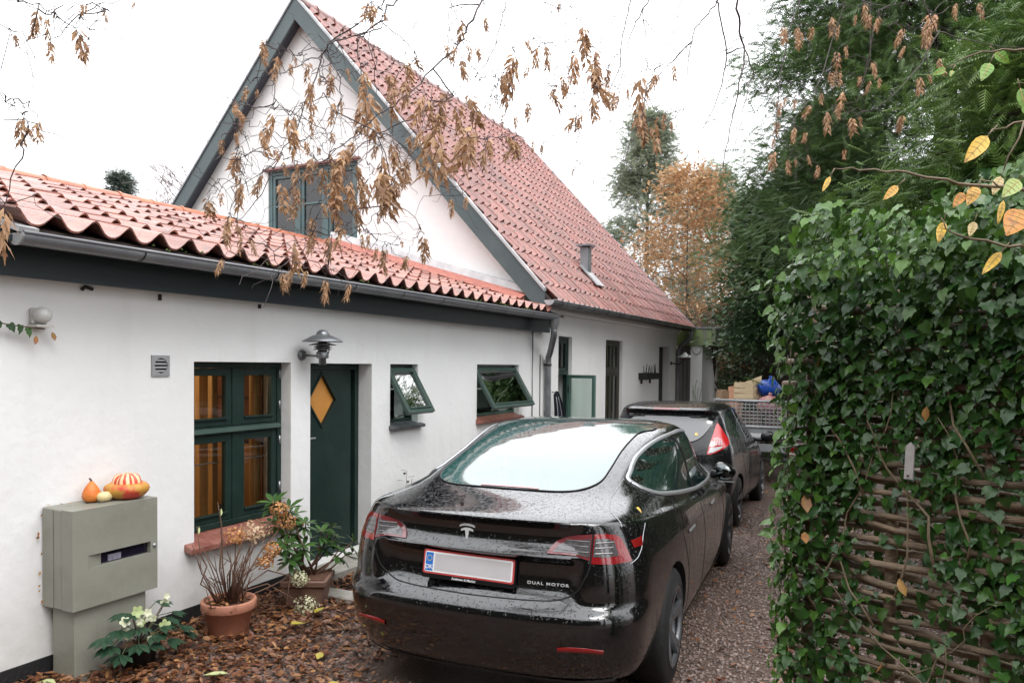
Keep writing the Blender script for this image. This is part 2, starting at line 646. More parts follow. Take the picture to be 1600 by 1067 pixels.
# ------------------------------------------------------------------ outbuilding (low white wing)
WX = -4.388
PW_ = lambda u, v, d: (WX - d, u, v)          # u along y, v up, d into the wall
ob = thing('outbuilding', 'low white wing with red pantile roof and green door along the driveway', 'outbuilding', (WX, 2.2, 0))
W1 = (3.785, 4.757, 0.60, 1.852)
DR = (4.99, 5.845, 0.10, 1.847)
S1 = (6.143, 6.636, 1.255, 1.847)
S2 = (7.905, 9.058, 1.215, 1.852)
mb = MB()
wall_with_holes(mb, PW_, 2.2, 9.47, 0.0, 2.62, 0.30, [(W1[0], W1[1], .525, W1[3]), DR, (S1[0], S1[1], S1[2] - .045, S1[3]), (S2[0], S2[1], S2[2] - .06, S2[3])])
mb.add([(WX - .301, 2.2, 0), (-7.84, 2.2, 0), (-7.84, 2.2, 3.55), (WX - .301, 2.2, 2.58)], [(0, 1, 2, 3)])
mb.add([(WX - 0.3, 2.5, 0), (-7.84, 2.5, 0), (-7.84, 2.5, 3.5), (WX - 0.3, 2.5, 2.6)], [(0, 1, 2, 3)])
mb.box((-7.84, 2.2, 0), (-8.1, 9.8, 3.5))
wall = mb.build('wall', m_wall, ob)
pl = MB()
pl.box((WX - 0.01, 2.19, 0.0), (WX + 0.006, 4.985, 0.115)).box((WX - 0.01, 5.85, 0.0), (WX + 0.006, 9.46, 0.115))
pl.build('plinth', m_plinth, ob)
# rooms behind the openings
m_roomwall = mat('room_brick', (0.16, 0.055, 0.035), 0.8, (0.09, 0.03, 0.022), 9, bump=0.5, bscale=30)
m_roomor = mat('room_orange', (0.40, 0.20, 0.075), 0.7, (0.28, 0.13, 0.05), 3)
m_pine = mat('pine_post', (0.60, 0.33, 0.12), 0.55, (0.48, 0.24, 0.08), 5, stretch=(8, 8, 0.6))
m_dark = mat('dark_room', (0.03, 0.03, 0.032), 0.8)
mb = MB()
mb.box((-6.6, 2.52, 0.0), (-6.5, 4.88, 2.6), 0).box((-6.5, 2.52, 0.0), (WX - 0.32, 4.88, 0.05), 1).box((-6.5, 4.82, 0.05), (WX - 0.32, 4.9, 1.15), 1).box((-6.5, 4.82, 1.152), (WX - 0.32, 4.9, 2.49), 0)
mb.box((-6.5, 2.52, 1.1), (-6.46, 4.82, 0.05), 1)
mb.box((-6.5, 2.52, 2.5), (WX - 0.32, 4.82, 2.55), 2)
for k in range(7):
    mb.box((-6.498, 2.52, 1.14 + k * 0.2), (-6.46, 4.818, 1.155 + k * 0.2), 2)
    mb.box((-6.45, 4.80, 1.16 + k * 0.19), (WX - .33, 4.819, 1.175 + k * 0.19), 2)
rm = mb.build('room', [m_roomwall, m_roomor, m_dark], ob)
post = MB().box((-5.0, 4.28, 0.05), (-4.9, 4.38, 2.5)).box((-5.9, 3.05, 0.05), (-5.8, 3.15, 2.5))
post.obox((-4.95, 3.86, 2.0), (0.045, 0, 0), (0, 0.04, 0.012), (0, -0.16, 0.42))
post.box((-4.80, 4.70, 0.05), (-4.73, 4.775, 2.49)).box((-4.80, 4.27, 0.05), (-4.745, 4.325, 2.49))
post.obox((-5.4, 4.78, 2.15), (0.30, 0, .22), (0, .03, 0), (-.03, 0, .045))
MB().box((-5.55, 4.05, .05), (-5.0, 4.75, .62)).box((-5.5, 4.1, .62), (-5.1, 4.3, .95)).build('dark_furniture', m_dark, ob, bevel=.02)
post.build('timber_post', m_pine, ob, bevel=0.005)
mb = MB().box((-6.6, 5.9, 0), (-6.5, 9.5, 2.6)).box((-6.5, 4.9, 0.0), (WX - 0.32, 9.46, 0.05)).box((-6.5, 4.9, 2.5), (WX - 0.32, 9.46, 2.55)).box((-6.5, 7.2, 0.05), (WX - 0.32, 7.25, 2.5))
mb.build('inner_room', mat('inner_plaster', (0.45, 0.46, 0.44), 0.8), ob)
for q in (((WX - 0.42, 7.75, 1.28), (WX - 0.40, 9.2, 1.55)), ((WX - 0.42, 6.0, 1.3), (WX - 0.40, 6.8, 1.6))):
    MB().box(*q).build('inner_shelf', mat('shelf_dark', (0.05, 0.06, 0.05), 0.7), ob)
# the lit bulb inside the front room
MB().lathe([(0, 2.12), (.03, 2.13), (.04, 2.17), (.02, 2.22), (.012, 2.3), (.012, 2.5)], (-5.6, 3.5, 0), 14).build('ceiling_bulb', mat('bulb', (.9, .8, .6), .4, emit=((1, .72, .38), 6)), ob)
plt_ = bpy.data.lights.new('bulb_light', 'POINT')
plt_.energy = 20
plt_.color = (1.0, .70, .38)
plt_.shadow_soft_size = .05
plo = bpy.data.objects.new('bulb_light', plt_)
COL.objects.link(plo)
plo.location = (-5.6, 3.5, 2.05)

# -- window W1: two top lights over two tall casements
D = 0.10
win = MB()
a, b, c, d = W1
frame_ring(win, PW_, a + 0.002, b - 0.002, c + 0.002, d - 0.002, 0.045, D, D + 0.09)
mid = (a + b) / 2
zt = 1.335
slab(win, PW_, mid - 0.035, mid + 0.035, c + 0.047, zt - 0.032, D + 0.004, D + 0.085)
slab(win, PW_, mid - 0.035, mid + 0.035, zt + 0.032, d - 0.047, D + 0.004, D + 0.085)
slab(win, PW_, a + 0.047, b - 0.047, zt - 0.03, zt + 0.03, D - 0.004, D + 0.08)
wf = win.build('window', m_green, ob, bevel=0.004)
MB().add([PW_(a + .03, zt - 0.012, D - 0.03), PW_(b - .03, zt - 0.012, D - 0.03), PW_(b - .03, zt + 0.02, D - 0.006), PW_(a + .03, zt + 0.02, D - 0.006), PW_(a + .03, zt - 0.022, D - 0.006), PW_(b - .03, zt - 0.022, D - 0.006)],
         [(0, 1, 2, 3), (0, 4, 5, 1), (0, 3, 4), (1, 5, 2)]).build('drip_rail', m_greensash, wf)
for (ua, ub, va, vb) in ((a + 0.048, mid - 0.037, c + 0.049, zt - 0.034), (mid + 0.037, b - 0.048, c + 0.049, zt - 0.034), (a + 0.048, mid - 0.037, zt + 0.033, d - 0.049), (mid + 0.037, b - 0.048, zt + 0.033, d - 0.049)):
    s = MB()
    frame_ring(s, PW_, ua, ub, va, vb, 0.055, D + 0.012, D + 0.06)
    slab(s, PW_, ua + 0.05, ub - 0.05, va + 0.046, va + 0.064, D - 0.004, D + 0.014)
    s.build('sash', m_green, wf, bevel=0.003)
    MB().add([PW_(ua + .05, va + .05, D + .035), PW_(ub - .05, va + .05, D + .035), PW_(ub - .05, vb - .05, D + .035), PW_(ua + .05, vb - .05, D + .035)], [(0, 1, 2, 3)]).build('pane', m_glass, wf)
for z in (0.80, 1.18, 1.47, 1.72):
    MB().tube([PW_(b - 0.03, z, D - 0.006), PW_(b - 0.03, z + 0.07, D - 0.006)], 0.008, 8).build('hinge', m_steel, wf)
sill = MB()
sill.add([PW_(3.70, 0.60, 0.098), PW_(4.84, 0.60, 0.098), PW_(4.84, 0.545, -0.075), PW_(3.70, 0.545, -0.075), PW_(3.70, 0.50, -0.075), PW_(4.84, 0.50, -0.075), PW_(4.84, 0.52, 0.03), PW_(3.70, 0.52, 0.03)],
         [(0, 1, 2, 3), (3, 2, 5, 4), (4, 5, 6, 7), (0, 3, 4, 7), (1, 6, 5, 2)])
sill.build('sill', m_sill, ob, bevel=0.006)
MB().tube([PW_(a + .08, 1.08, D + .12), PW_(mid - .06, 1.08, D + .12)], 0.005, 6).tube([PW_(mid + .06, 1.08, D + .12), PW_(b - .08, 1.08, D + .12)], 0.005, 6).build('curtain_rod', m_zinclt, wf)

# -- door with a diamond pane
a, b, c, d = DR
dm = MB()
DD = 0.15
frame_ring(dm, PW_, a + 0.002, b - 0.002, c + 0.002, d - 0.002, 0.055, DD, DD + 0.08)
dfr = dm.build('door_frame', m_green, ob, bevel=0.004)
lf = MB()
ua, ub, va, vb = a + 0.058, b - 0.10, c + 0.06, d - 0.06
cx_, cz_ = 5.335, 1.515
hw_, hh_ = 0.185, 0.235
# door leaf around the diamond hole: four corner pieces
cor = [(ua, va), (ub, va), (ub, vb), (ua, vb)]
hw_l = min(hw_, cx_ - ua - 0.012)
dia = [(cx_ - hw_l, cz_), (cx_, cz_ - hh_), (cx_ + hw_, cz_), (cx_, cz_ + hh_)]
for dd, fl in ((DD + 0.02, 0), (DD + 0.06, 1)):
    V = [PW_(*p, dd) for p in cor] + [PW_(*p, dd) for p in dia]
    lf.add(V, [(0, 1, 6, 5), (1, 2, 6), (2, 3, 7, 6), (3, 0, 5, 4), (3, 4, 7)])
for k in range(4):
    p, q = dia[k], dia[(k + 1) % 4]
    lf.add([PW_(*p, DD + .02), PW_(*q, DD + .02), PW_(*q, DD + .06), PW_(*p, DD + .06)], [(0, 1, 2, 3)])
door = lf.build('door', m_green, ob)
dk = MB()
for k in range(4):
    p, q = Vector(dia[k]), Vector(dia[(k + 1) % 4])
    n2 = Vector(((q - p).y, -(q - p).x)).normalized()
    o_ = 0.022
    cc = Vector((cx_, cz_))
    p2, q2 = p + (p - cc).normalized() * o_, q + (q - cc).normalized() * o_
    P4 = [(p, DD + .008), (q, DD + .008), (q2, DD + .008), (p2, DD + .008)]
    dk.add([PW_(v.x, v.y, h) for v, h in P4] + [PW_(v.x, v.y, DD + 0.03) for v, h in P4], [(0, 1, 2, 3), (0, 1, 5, 4), (2, 3, 7, 6), (4, 5, 6, 7)])
dk.build('diamond_moulding', m_green, door)
m_amber = mat('amber_pane_glow', (0.56, 0.235, 0.05), 0.35, (0.62, 0.28, 0.065), 6)  # opaque amber: the room's glow through the glass is put into the colour
MB().add([PW_(*p, DD + .045) for p in dia], [(0, 1, 2, 3)]).build('pane', m_amber, door)
hd = MB().tube([PW_(ua + 0.03, 1.19, DD + 0.02), PW_(ua + 0.03, 1.19, DD - 0.04), PW_(ua + 0.13, 1.19, DD - 0.045)], 0.008, 8)
hd.build('handle', m_zinclt, door)
MB().box(PW_(a - 0.02, 0.0, -0.28), PW_(b + 0.02, 0.095, 0.30)).build('doorstep', mat('step_stone', (0.32, 0.30, 0.27), 0.8, (0.22, 0.21, 0.18), 9, bump=0.3), ob, bevel=0.012)

# -- two small top-hung windows standing open
for (a, b, c, d), sillm, sdrop in ((S1, m_slate, 0.03), (S2, m_sill, 0.045)):
    D2 = 0.07
    m = MB()
    frame_ring(m, PW_, a + .002, b - .002, c + .002, d - .002, 0.032, D2, D2 + 0.08)
    w_ = m.build('window', m_greensash if sillm is m_sill else m_green, ob, bevel=0.003)
    # open sash: hinged along the top, bottom swung out 32 degrees
    ang = R(31)
    hz = d - 0.045
    ua, ub = a + 0.01, b - 0.01
    H_ = d - c - 0.075
    PS = lambda u, v, dd: (WX - D2 + 0.012 + v * math.sin(ang) - dd * math.cos(ang), u, hz - v * math.cos(ang) - dd * math.sin(ang))
    PS2 = lambda u, v, dd: PS(u, H_ - v, dd)
    s = MB()
    frame_ring(s, PS2, ua, ub, 0.0, H_, 0.052, -0.02, 0.025)
    slab(s, PS2, ua + .05, ub - .05, 0.043, 0.062, -0.032, -0.018)
    s.build('sash', m_greensash, w_, bevel=0.003)
    MB().add([PS2(ua + .05, .05, .005), PS2(ub - .05, .05, .005), PS2(ub - .05, H_ - .05, .005), PS2(ua + .05, H_ - .05, .005)], [(0, 1, 2, 3)]).build('pane', glass_mat('sash_glass', (0.55, 0.66, 0.61), 0.6), w_)
    MB().tube([PS2((ua + ub) / 2, .03, .03), PW_((ua + ub) / 2, c + 0.06, D2 + 0.02)], 0.006, 6).tube([PW_((ua + ub) / 2 - .05, c + .06, D2 + .01), PW_((ua + ub) / 2 + .05, c + .06, D2 + .01)], 0.008, 6).build('window_stay', m_steel, w_)
    sm_ = MB()
    ya, yb = a - 0.02, b + 0.06
    sm_.add([PW_(ya, c, 0.068), PW_(yb, c, 0.068), PW_(yb, c - sdrop, -0.06), PW_(ya, c - sdrop, -0.06), PW_(ya, c - sdrop - .03, -0.06), PW_(yb, c - sdrop - .03, -0.06), PW_(yb, c - sdrop - .03, 0.02), PW_(ya, c - sdrop - .03, 0.02)],
            [(0, 1, 2, 3), (3, 2, 5, 4), (4, 5, 6, 7), (0, 3, 4, 7), (1, 6, 5, 2)])
    sm_.build('sill', sillm, ob, bevel=0.004)
    MB().box(PW_(a + .033, c + .33, D2 + .05), PW_(b - .033, c + .345, D2 + .06)).build('glazing_bar', m_zinclt, w_)

# -- fascia, soffit, gutter
fa = MB()
fa.box((-4.30, 2.25, 2.307), (-4.268, 9.80, 2.50)).box((-4.268, 2.25, 2.47), (-4.06, 9.62, 2.50))
fa.build('fascia', m_fascia, ob)
MB().box((WX + 0.004, 2.2, 2.33), (-4.302, 9.46, 2.36)).build('eaves_trim', m_wall, ob)
GX, GZ, GR = -4.035, 2.505, 0.058


def gutter(mb, x, z, r, y0, y1, slope=0.0, n=9):
    th = 0.006
    vs_ = []
    for y in (y0, y1):
        zz = z + slope * (y - y0)
        for rr in (r, r - th):
            for k in range(n):
                aa = PI + PI * k / (n - 1)
                vs_.append((x + rr * math.cos(aa), y, zz + rr * math.sin(aa)))
    o2 = 2 * n
    fs = []
    for k in range(n - 1):
        fs.append((k, k + 1, o2 + k + 1, o2 + k))
        fs.append((n + k, o2 + n + k, o2 + n + k + 1, n + k + 1))
    fs += [(0, o2, o2 + n, n), (n - 1, 2 * n - 1, o2 + 2 * n - 1, o2 + n - 1)]
    mb.add(vs_, fs, 0, True)


gt = MB()
gutter(gt, GX, GZ, GR, 2.37, 9.46, 0.002)
gt.tube([(GX + GR, 2.37, GZ + .004), (GX + GR, 9.46, GZ + .018)], 0.009, 8)
gob = gt.build('gutter', m_zincdk, ob)
e = MB()
n = 12
cap = [(GX + (GR + .004) * math.cos(PI + PI * k / (n - 1)), 2.362, GZ + (GR + .004) * math.sin(PI + PI * k / (n - 1))) for k in range(n)]
e.add(cap + [(p[0], 2.374, p[2]) for p in cap], [tuple(range(n)), tuple(range(2 * n - 1, n - 1, -1))] + [(k, k + 1, n + k + 1, n + k) for k in range(n - 1)])
e.build('end_cap', m_zinclt, gob)
for y in (3.05, 4.15, 5.05, 5.75, 6.45, 7.15, 7.85, 8.6):
    j = MB()
    for k in range(8):
        a0, a1 = PI + PI * k / 8, PI + PI * (k + 1) / 8
        r_ = GR + 0.004
        p = [(GX + r_ * math.cos(q), yy + 0.03 * (1 - 0) * (q - PI) / PI, GZ + .002 * (y - 2.37) + r_ * math.sin(q)) for q in (a0, a1) for yy in (y, y + 0.012)]
        j.add(p, [(0, 1, 3, 2)])
    j.build('gutter_joint', m_black, gob)
# downpipe at the corner
dp = MB()
dp.lathe([(0.075, 0.0), (0.07, -0.05), (0.05, -0.12), (0.045, -0.14)], (GX, 9.40, GZ - 0.03), 14)
dp.tube([(GX, 9.40, 2.36), (GX, 9.405, 2.30), (GX - .02, 9.44, 2.24), (-4.26, 9.80, 2.04), (-4.315, 9.86, 1.96), (-4.32, 9.87, 1.88), (-4.32, 9.87, 1.2), (-4.32, 9.87, 0.05)], 0.043, 14)
dpo = dp.build('downpipe', m_zinc, ob)
for z in (1.84, 1.02):
    MB().tube([(-4.32, 9.87, z), (-4.32, 9.87, z + 0.03)], 0.049, 14).box((-4.37, 9.86, z), (-4.385, 9.88, z + .03)).build('pipe_clamp', m_black, dpo)
MB().tube([(WX + .012, 9.462, 2.33), (WX + .012, 9.462, 0.1)], 0.008, 6).tube([(WX + .012, 9.72, 2.0), (WX + .012, 9.72, 0.1)], 0.008, 6).tube([(WX + .012, 10.02, 2.0), (WX + .012, 10.02, 0.1)], 0.006, 6).build('cable', m_zinc, ob)

# -- vent grille
vy0, vy1, vz0, vz1 = 3.437, 3.575, 1.752, 1.892
v = MB()
n = 20
cyv, czv, rv = (vy0 + vy1) / 2, (vz0 + vz1) / 2, 0.052
sq = []
for k in range(n):
    aa = 2 * PI * k / n + PI / 4
    s_ = max(abs(math.cos(aa)), abs(math.sin(aa)))
    sq.append((cyv + (vy1 - vy0) / 2 * math.cos(aa) / s_, czv + (vz1 - vz0) / 2 * math.sin(aa) / s_))
ci = [(cyv + rv * math.cos(2 * PI * k / n + PI / 4), czv + rv * math.sin(2 * PI * k / n + PI / 4)) for k in range(n)]
v.add([PW_(p[0], p[1], -0.012) for p in sq] + [PW_(p[0], p[1], -0.014) for p in ci] + [PW_(p[0], p[1], 0.0) for p in sq] + [PW_(p[0], p[1], 0.02) for p in ci],
      [(k, (k + 1) % n, n + (k + 1) % n, n + k) for k in range(n)] + [(k, 2 * n + k, 2 * n + (k + 1) % n, (k + 1) % n) for k in range(n)] + [(n + k, n + (k + 1) % n, 3 * n + (k + 1) % n, 3 * n + k) for k in range(n)])
vg = v.build('vent_grille', mat('grey_plastic', (0.30, 0.30, 0.31), 0.5), ob)
MB().add([PW_(cyv - .055, czv - .055, -0.002), PW_(cyv + .055, czv - .055, -0.002), PW_(cyv + .055, czv + .055, -0.002), PW_(cyv - .055, czv + .055, -0.002)], [(0, 1, 2, 3)]).build('vent_hole', m_black, vg)
for k in range(4):
    z = czv - 0.036 + k * 0.024
    hl = math.sqrt(max(0, rv ** 2 - (z - czv) ** 2))
    MB().add([PW_(cyv - hl, z - .005, -0.012), PW_(cyv + hl, z - .005, -0.012), PW_(cyv + hl, z + .006, -0.004), PW_(cyv - hl, z + .006, -0.004)], [(0, 1, 2, 3)]).build('slat', MATS['grey_plastic'], vg)
MB().tube([PW_(2.95, 2.28, -.01), PW_(2.97, 2.30, -.012), PW_(3.02, 2.29, -.01)], 0.012, 6).tube([PW_(3.5, 2.26, -.01), PW_(3.5, 2.30, -.01)], 0.012, 6).tube([PW_(4.4, 2.27, -.01), PW_(4.4, 2.30, -.01)], 0.012, 6).build('hook', m_black, ob)


# ------------------------------------------------------------------ pantiles
def tile_mesh(name, m, wdt, ln, amp, thick=0.012, nseg=10):
    """S-shaped pantile: x across, y up the slope, z out of the roof; lower edge at y=0 rides on the tile below"""
    prof = []
    for k in range(nseg + 1):
        u = k / nseg
        # broad trough with a narrower roll
        ph = 2 * PI * u
        z = amp * (math.cos(ph) + 0.12 * math.cos(2 * ph))
        prof.append((wdt * (u - 0.5) * 1.03, z))
    n = nseg + 1
    vs_, fs = [], []
    lc, lt = 0.038, 0.014
    za = [z for x, z in prof]
    lf_ = [lt + (lc - lt) * ((z - min(za)) / (max(za) - min(za))) ** 1.2 for z in za]
    for (y, e_) in ((0.0, 1), (ln, 0)):
        for (x, z), l_ in zip(prof, lf_):
            vs_.append((x, y, z + l_ * e_))
    for (y, e_) in ((0.0, 1), (ln, 0)):
        for (x, z), l_ in zip(prof, lf_):
            vs_.append((x, y + 0.003, z + l_ * e_ - thick))
    for k in range(nseg):
        fs.append((k, k + 1, n + k + 1, n + k))
        fs.append((2 * n + k + 1, 2 * n + k, k, k + 1)[::-1])
        fs.append((2 * n + k, 3 * n + k, 3 * n + k + 1, 2 * n + k + 1))
    fs += [(0, n, 3 * n, 2 * n), (n - 1, 3 * n - 1, 4 * n - 1, 2 * n - 1)]
    mb_ = MB().add(vs_, fs, 0, True)
    me = mb_.mesh(name, m)
    me.set_sharp_from_angle(angle=R(50))
    return me


def roof_frame(p, up, across):
    up = Vector(up).normalized()
    ac = Vector(across).normalized()
    nn = ac.cross(up)
    return Matrix(((ac.x, up.x, nn.x, p[0]), (ac.y, up.y, nn.y, p[1]), (ac.z, up.z, nn.z, p[2]), (0, 0, 0, 1)))


# low roof
LS = 0.29
l_up = Vector((-1, 0, LS)).normalized()
lroof = MB()
lroof.add([(-4.06, 2.38, 2.545), (-7.84, 2.38, 2.545 + 3.78 * LS), (-7.84, 9.80, 2.545 + 3.78 * LS), (-4.06, 9.80, 2.545),
           (-4.06, 2.38, 2.51), (-7.84, 2.38, 2.51 + 3.78 * LS), (-7.84, 9.80, 2.51 + 3.78 * LS), (-4.06, 9.80, 2.51)],
          [(0, 1, 2, 3), (7, 6, 5, 4), (0, 4, 5, 1), (1, 5, 6, 2), (2, 6, 7, 3), (3, 7, 4, 0)])
lroof.add([(-7.84, 2.38, 2.545 + 3.78 * LS), (-11.5, 2.38, 2.55), (-11.5, 9.8, 2.55), (-7.84, 9.8, 2.545 + 3.78 * LS)], [(0, 1, 2, 3)])
lro = lroof.build('roof', mat('roof_underlay', (0.05, 0.035, 0.03), 0.9), ob)
TW, TL = 0.2165, 0.43
tm = [tile_mesh('tile', m_tile2, TW, TL + 0.05, 0.028)]
for row in range(9):
    for col in range(32):
        y = 2.455 + TW * (col + 0.5) - 0.1
        s0 = row * TL - 0.02
        p = Vector((-4.045, y, 2.578)) + l_up * s0
        p += Vector((0, random.gauss(0, 0.002), random.gauss(0, 0.0025)))
        Mx = roof_frame(p, l_up + Vector((0, random.gauss(0, 0.006), random.gauss(0, 0.004))), (0, 1, 0))
        link('tile', tm[0], lro, True, Mx)
rz_ = 2.578 + 3.79 * LS
for k in range(17):
    r = MB()
    y0 = 2.34 + k * 0.42
    r.lathe([(0.105, 0), (0.11, 0.02), (0.098, 0.05), (0.098, 0.43)], (-7.84, y0, rz_ - 0.015 + random.gauss(0, .003)), 16, axis='Y')
    r.build('ridge_tile', m_ridge, lro)
# verge flashing at the near end, apron and lead strip against the gable
MB().obox((-4.6, 2.40, 2.70), (-0.62, 0, 0.18), (0, 0.05, 0), (0.004, 0, 0.014)).build('verge_flashing', m_zinclt, lro)
sp = []
for k in range(19):
    x = -4.42 - k * 0.19
    sp.append(x)
ap = MB()
for i in range(len(sp) - 1):
    x0, x1 = sp[i], sp[i + 1]
    z0, z1 = 2.578 + (-4.045 - x0) * LS, 2.578 + (-4.045 - x1) * LS
    ap.add([(x0, 9.14, z0 + .055), (x1, 9.14, z1 + .055), (x1, 9.36, z1 + .14), (x0, 9.36, z0 + .14)], [(0, 1, 2, 3)])
ap.build('apron', mat('red_apron', (0.40, 0.15, 0.11), 0.55, (0.30, 0.10, 0.08), 20, bump=0.3), lro)
ld = MB()
for i in range(len(sp) - 1):
    x0, x1 = sp[i], sp[i + 1]
    z0, z1 = 2.578 + (-4.045 - x0) * LS + .135, 2.578 + (-4.045 - x1) * LS + .135
    ld.add([(x0, 9.355, z0), (x1, 9.355, z1), (x1, 9.37, z1 + .10), (x0, 9.37, z0 + .10), (x1, 9.498, z1 + .105), (x0, 9.498, z0 + .105)], [(0, 1, 2, 3), (3, 2, 4, 5)])
ld.build('lead_strip', mat('lead_flashing', (0.42, 0.42, 0.43), 0.5, (0.55, 0.55, 0.55), 6, metal=0.2), lro)
# moss tufts between eaves tiles and gutter
ms = MB()
for (y, n_) in ((3.35, 10), (4.18, 16), (5.2, 8), (5.9, 10), (7.2, 20), (7.9, 16), (8.6, 14)):
    for k in range(n_):
        p = Vector((-4.06 + random.uniform(-.02, .05), y + random.gauss(0, .10), 2.535 + random.uniform(0, .03)))
        r_ = random.uniform(.006, .016)
        ms.add([p + Vector(q) * r_ for q in ((1, 0, 0), (0, 1, 0), (-1, 0, 0), (0, -1, 0), (0, 0, 1.1))], [(0, 1, 4), (1, 2, 4), (2, 3, 4), (3, 0, 4)], 0, True)
mo = ms.build('moss', m_moss, lro)
mo['kind'] = 'stuff'

# ------------------------------------------------------------------ main house
GY = 9.50            # gable wall plane
hs_ = thing('house', 'tall white gabled house with steep red pantile roof and grey-green verge boards', 'house', (WX, GY, 0))
PH = lambda u, v, d: (WX - d, u, v)
M1 = (10.40, 10.94, 0.75, 2.287)
M2 = (12.52, 13.45, 0.25, 2.305)
D2_ = (15.955, 16.865, 0.05, 2.28)
mb = MB()
wall_with_holes(mb, PH, GY - .001 + 0.30, 17.44, 0.0, 2.74, 0.30, [M1, M2, D2_])
mb.box((WX - .3, GY + 0.299, 0), (WX, GY + .0, 2.74))
RXc, RZ = -8.5, 7.56
ES = 1.09     # roof slope
zw = lambda x: 2.70 + (-4.05 - x) * ES if x > RXc else 2.70 + (x - (2 * RXc + 4.05)) * ES
LX = 2 * RXc - WX
gv_ = [(WX - .301, GY, 0), (WX - .301, GY, zw(WX) - .05), (RXc, GY, zw(RXc) - .05), (LX, GY, zw(LX) - .05), (LX, GY, 0)]
# gable wall with the tall window opening
GWx0, GWx1, GWz0, GWz1 = -9.28, -7.42, 3.25, 5.01
mb2 = MB()
mb2.add([(WX - .301, GY, 0), (WX - .301, GY, zw(WX - .3) - .05), (GWx1, GY, zw(GWx1) - .05), (GWx1, GY, 0)], [(0, 1, 2, 3)])
mb2.add([(GWx1, GY, GWz1), (GWx1, GY, zw(GWx1) - .05), (RXc, GY, zw(RXc) - .05), (GWx0, GY, zw(GWx0) - .05), (GWx0, GY, GWz1)], [(0, 1, 2, 3, 4)])
mb2.add([(GWx0, GY, 0), (GWx0, GY, zw(GWx0) - .05), (LX, GY, zw(LX) - .05), (LX, GY, 0)], [(0, 1, 2, 3)])
mb2.add([(GWx0, GY, 0), (GWx1, GY, 0), (GWx1, GY, GWz0), (GWx0, GY, GWz0)], [(0, 1, 2, 3)])
for p, q in (((GWx0, GWz0), (GWx1, GWz0)), ((GWx1, GWz0), (GWx1, GWz1)), ((GWx1, GWz1), (GWx0, GWz1)), ((GWx0, GWz1), (GWx0, GWz0))):
    mb2.add([(p[0], GY, p[1]), (q[0], GY, q[1]), (q[0], GY + .3, q[1]), (p[0], GY + .3, p[1])], [(0, 1, 2, 3)])
mb2.build('gable_wall', m_gable, hs_)
mb.add([(WX, 17.445, 0), (WX, 17.445, zw(WX) - .05), (RXc, 17.445, zw(RXc) - .05), (LX, 17.445, zw(LX) - .05), (LX, 17.445, 0)], [(0, 1, 2, 3, 4)])
mb.build('wall', m_wall2, hs_)
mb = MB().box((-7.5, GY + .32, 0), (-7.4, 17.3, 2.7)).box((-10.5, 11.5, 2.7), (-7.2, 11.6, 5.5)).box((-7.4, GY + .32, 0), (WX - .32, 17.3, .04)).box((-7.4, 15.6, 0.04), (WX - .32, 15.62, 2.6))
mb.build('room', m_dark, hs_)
# gable window: three casements with bars
PG = lambda u, v, d: (u, GY + d, v)
gw = MB()
frame_ring(gw, PG, GWx0 + .002, GWx1 - .002, GWz0 + .002, GWz1 - .002, 0.07, 0.03, 0.12)
wd3 = (GWx1 - GWx0 - .14) / 3
for k in (1, 2):
    x = GWx0 + .07 + wd3 * k
    slab(gw, PG, x - .04, x + .04, GWz0 + .072, GWz1 - .072, 0.025, 0.118)
gwo = gw.build('window', mat('gable_window_paint', (0.055, 0.095, 0.10), 0.4, (0.07, 0.115, 0.12), 4), hs_, bevel=0.004)
for k in range(3):
    xa, xb = GWx0 + .07 + wd3 * k + (.04 if k else .002), GWx0 + .07 + wd3 * (k + 1) - (.04 if k < 2 else .002)
    s = MB()
    frame_ring(s, PG, xa + .002, xb - .002, GWz0 + .074, GWz1 - .074, 0.055, 0.045, 0.10)
    for z in (3.86, 4.43):
        slab(s, PG, xa + .059, xb - .059, z - .016, z + .016, 0.05, 0.09)
    s.build('sash', MATS['gable_window_paint'], gwo, bevel=0.003)
    MB().add([PG(xa + .05, GWz0 + .1, .075), PG(xb - .05, GWz0 + .1, .075), PG(xb - .05, GWz1 - .1, .075), PG(xa + .05, GWz1 - .1, .075)], [(0, 1, 2, 3)]).build('pane', glass_mat('gable_glass', (0.5, 0.56, 0.58), 1.0), gwo)
MB().box((GWx0 - .06, GY - .06, GWz1 + .002), (GWx1 + .06, GY - .002, GWz1 + .035)).build('lintel_cap', mat('red_lintel', (0.20, 0.08, 0.07), 0.5), hs_)

# verge boards
def verge(mb, x0, z0, x1, z1, wv, y0, y1):
    mb.add([(x0, y0, z0), (x1, y0, z1), (x1, y0, z1 - wv), (x0, y0, z0 - wv), (x0, y1, z0), (x1, y1, z1), (x1, y1, z1 - wv), (x0, y1, z0 - wv)],
           [(0, 1, 2, 3), (7, 6, 5, 4), (0, 4, 5, 1), (1, 5, 6, 2), (2, 6, 7, 3), (3, 7, 4, 0)])


ZA = 7.62
for sgn in (1, -1):
    xe = -4.13 if sgn > 0 else 2 * RXc + 4.13
    ze = ZA - abs(xe - RXc) * 1.094
    v = MB()
    verge(v, RXc, ZA, xe, ze, 0.345, 9.28, 9.315)
    v.build('verge_board', m_verge, hs_)
    sf = MB()
    verge(sf, RXc, ZA - .24, xe, ze - .24, 0.02, 9.317, GY - .002)
    sf.build('verge_soffit', mat('soffit_dark', (0.05, 0.055, 0.07), 0.6), hs_)
    cp = MB()
    verge(cp, RXc, ZA + .05, xe, ze + .05, 0.045, 9.26, 9.345)
    cp.build('verge_capping', m_zinclt if sgn > 0 else m_zincdk, hs_)

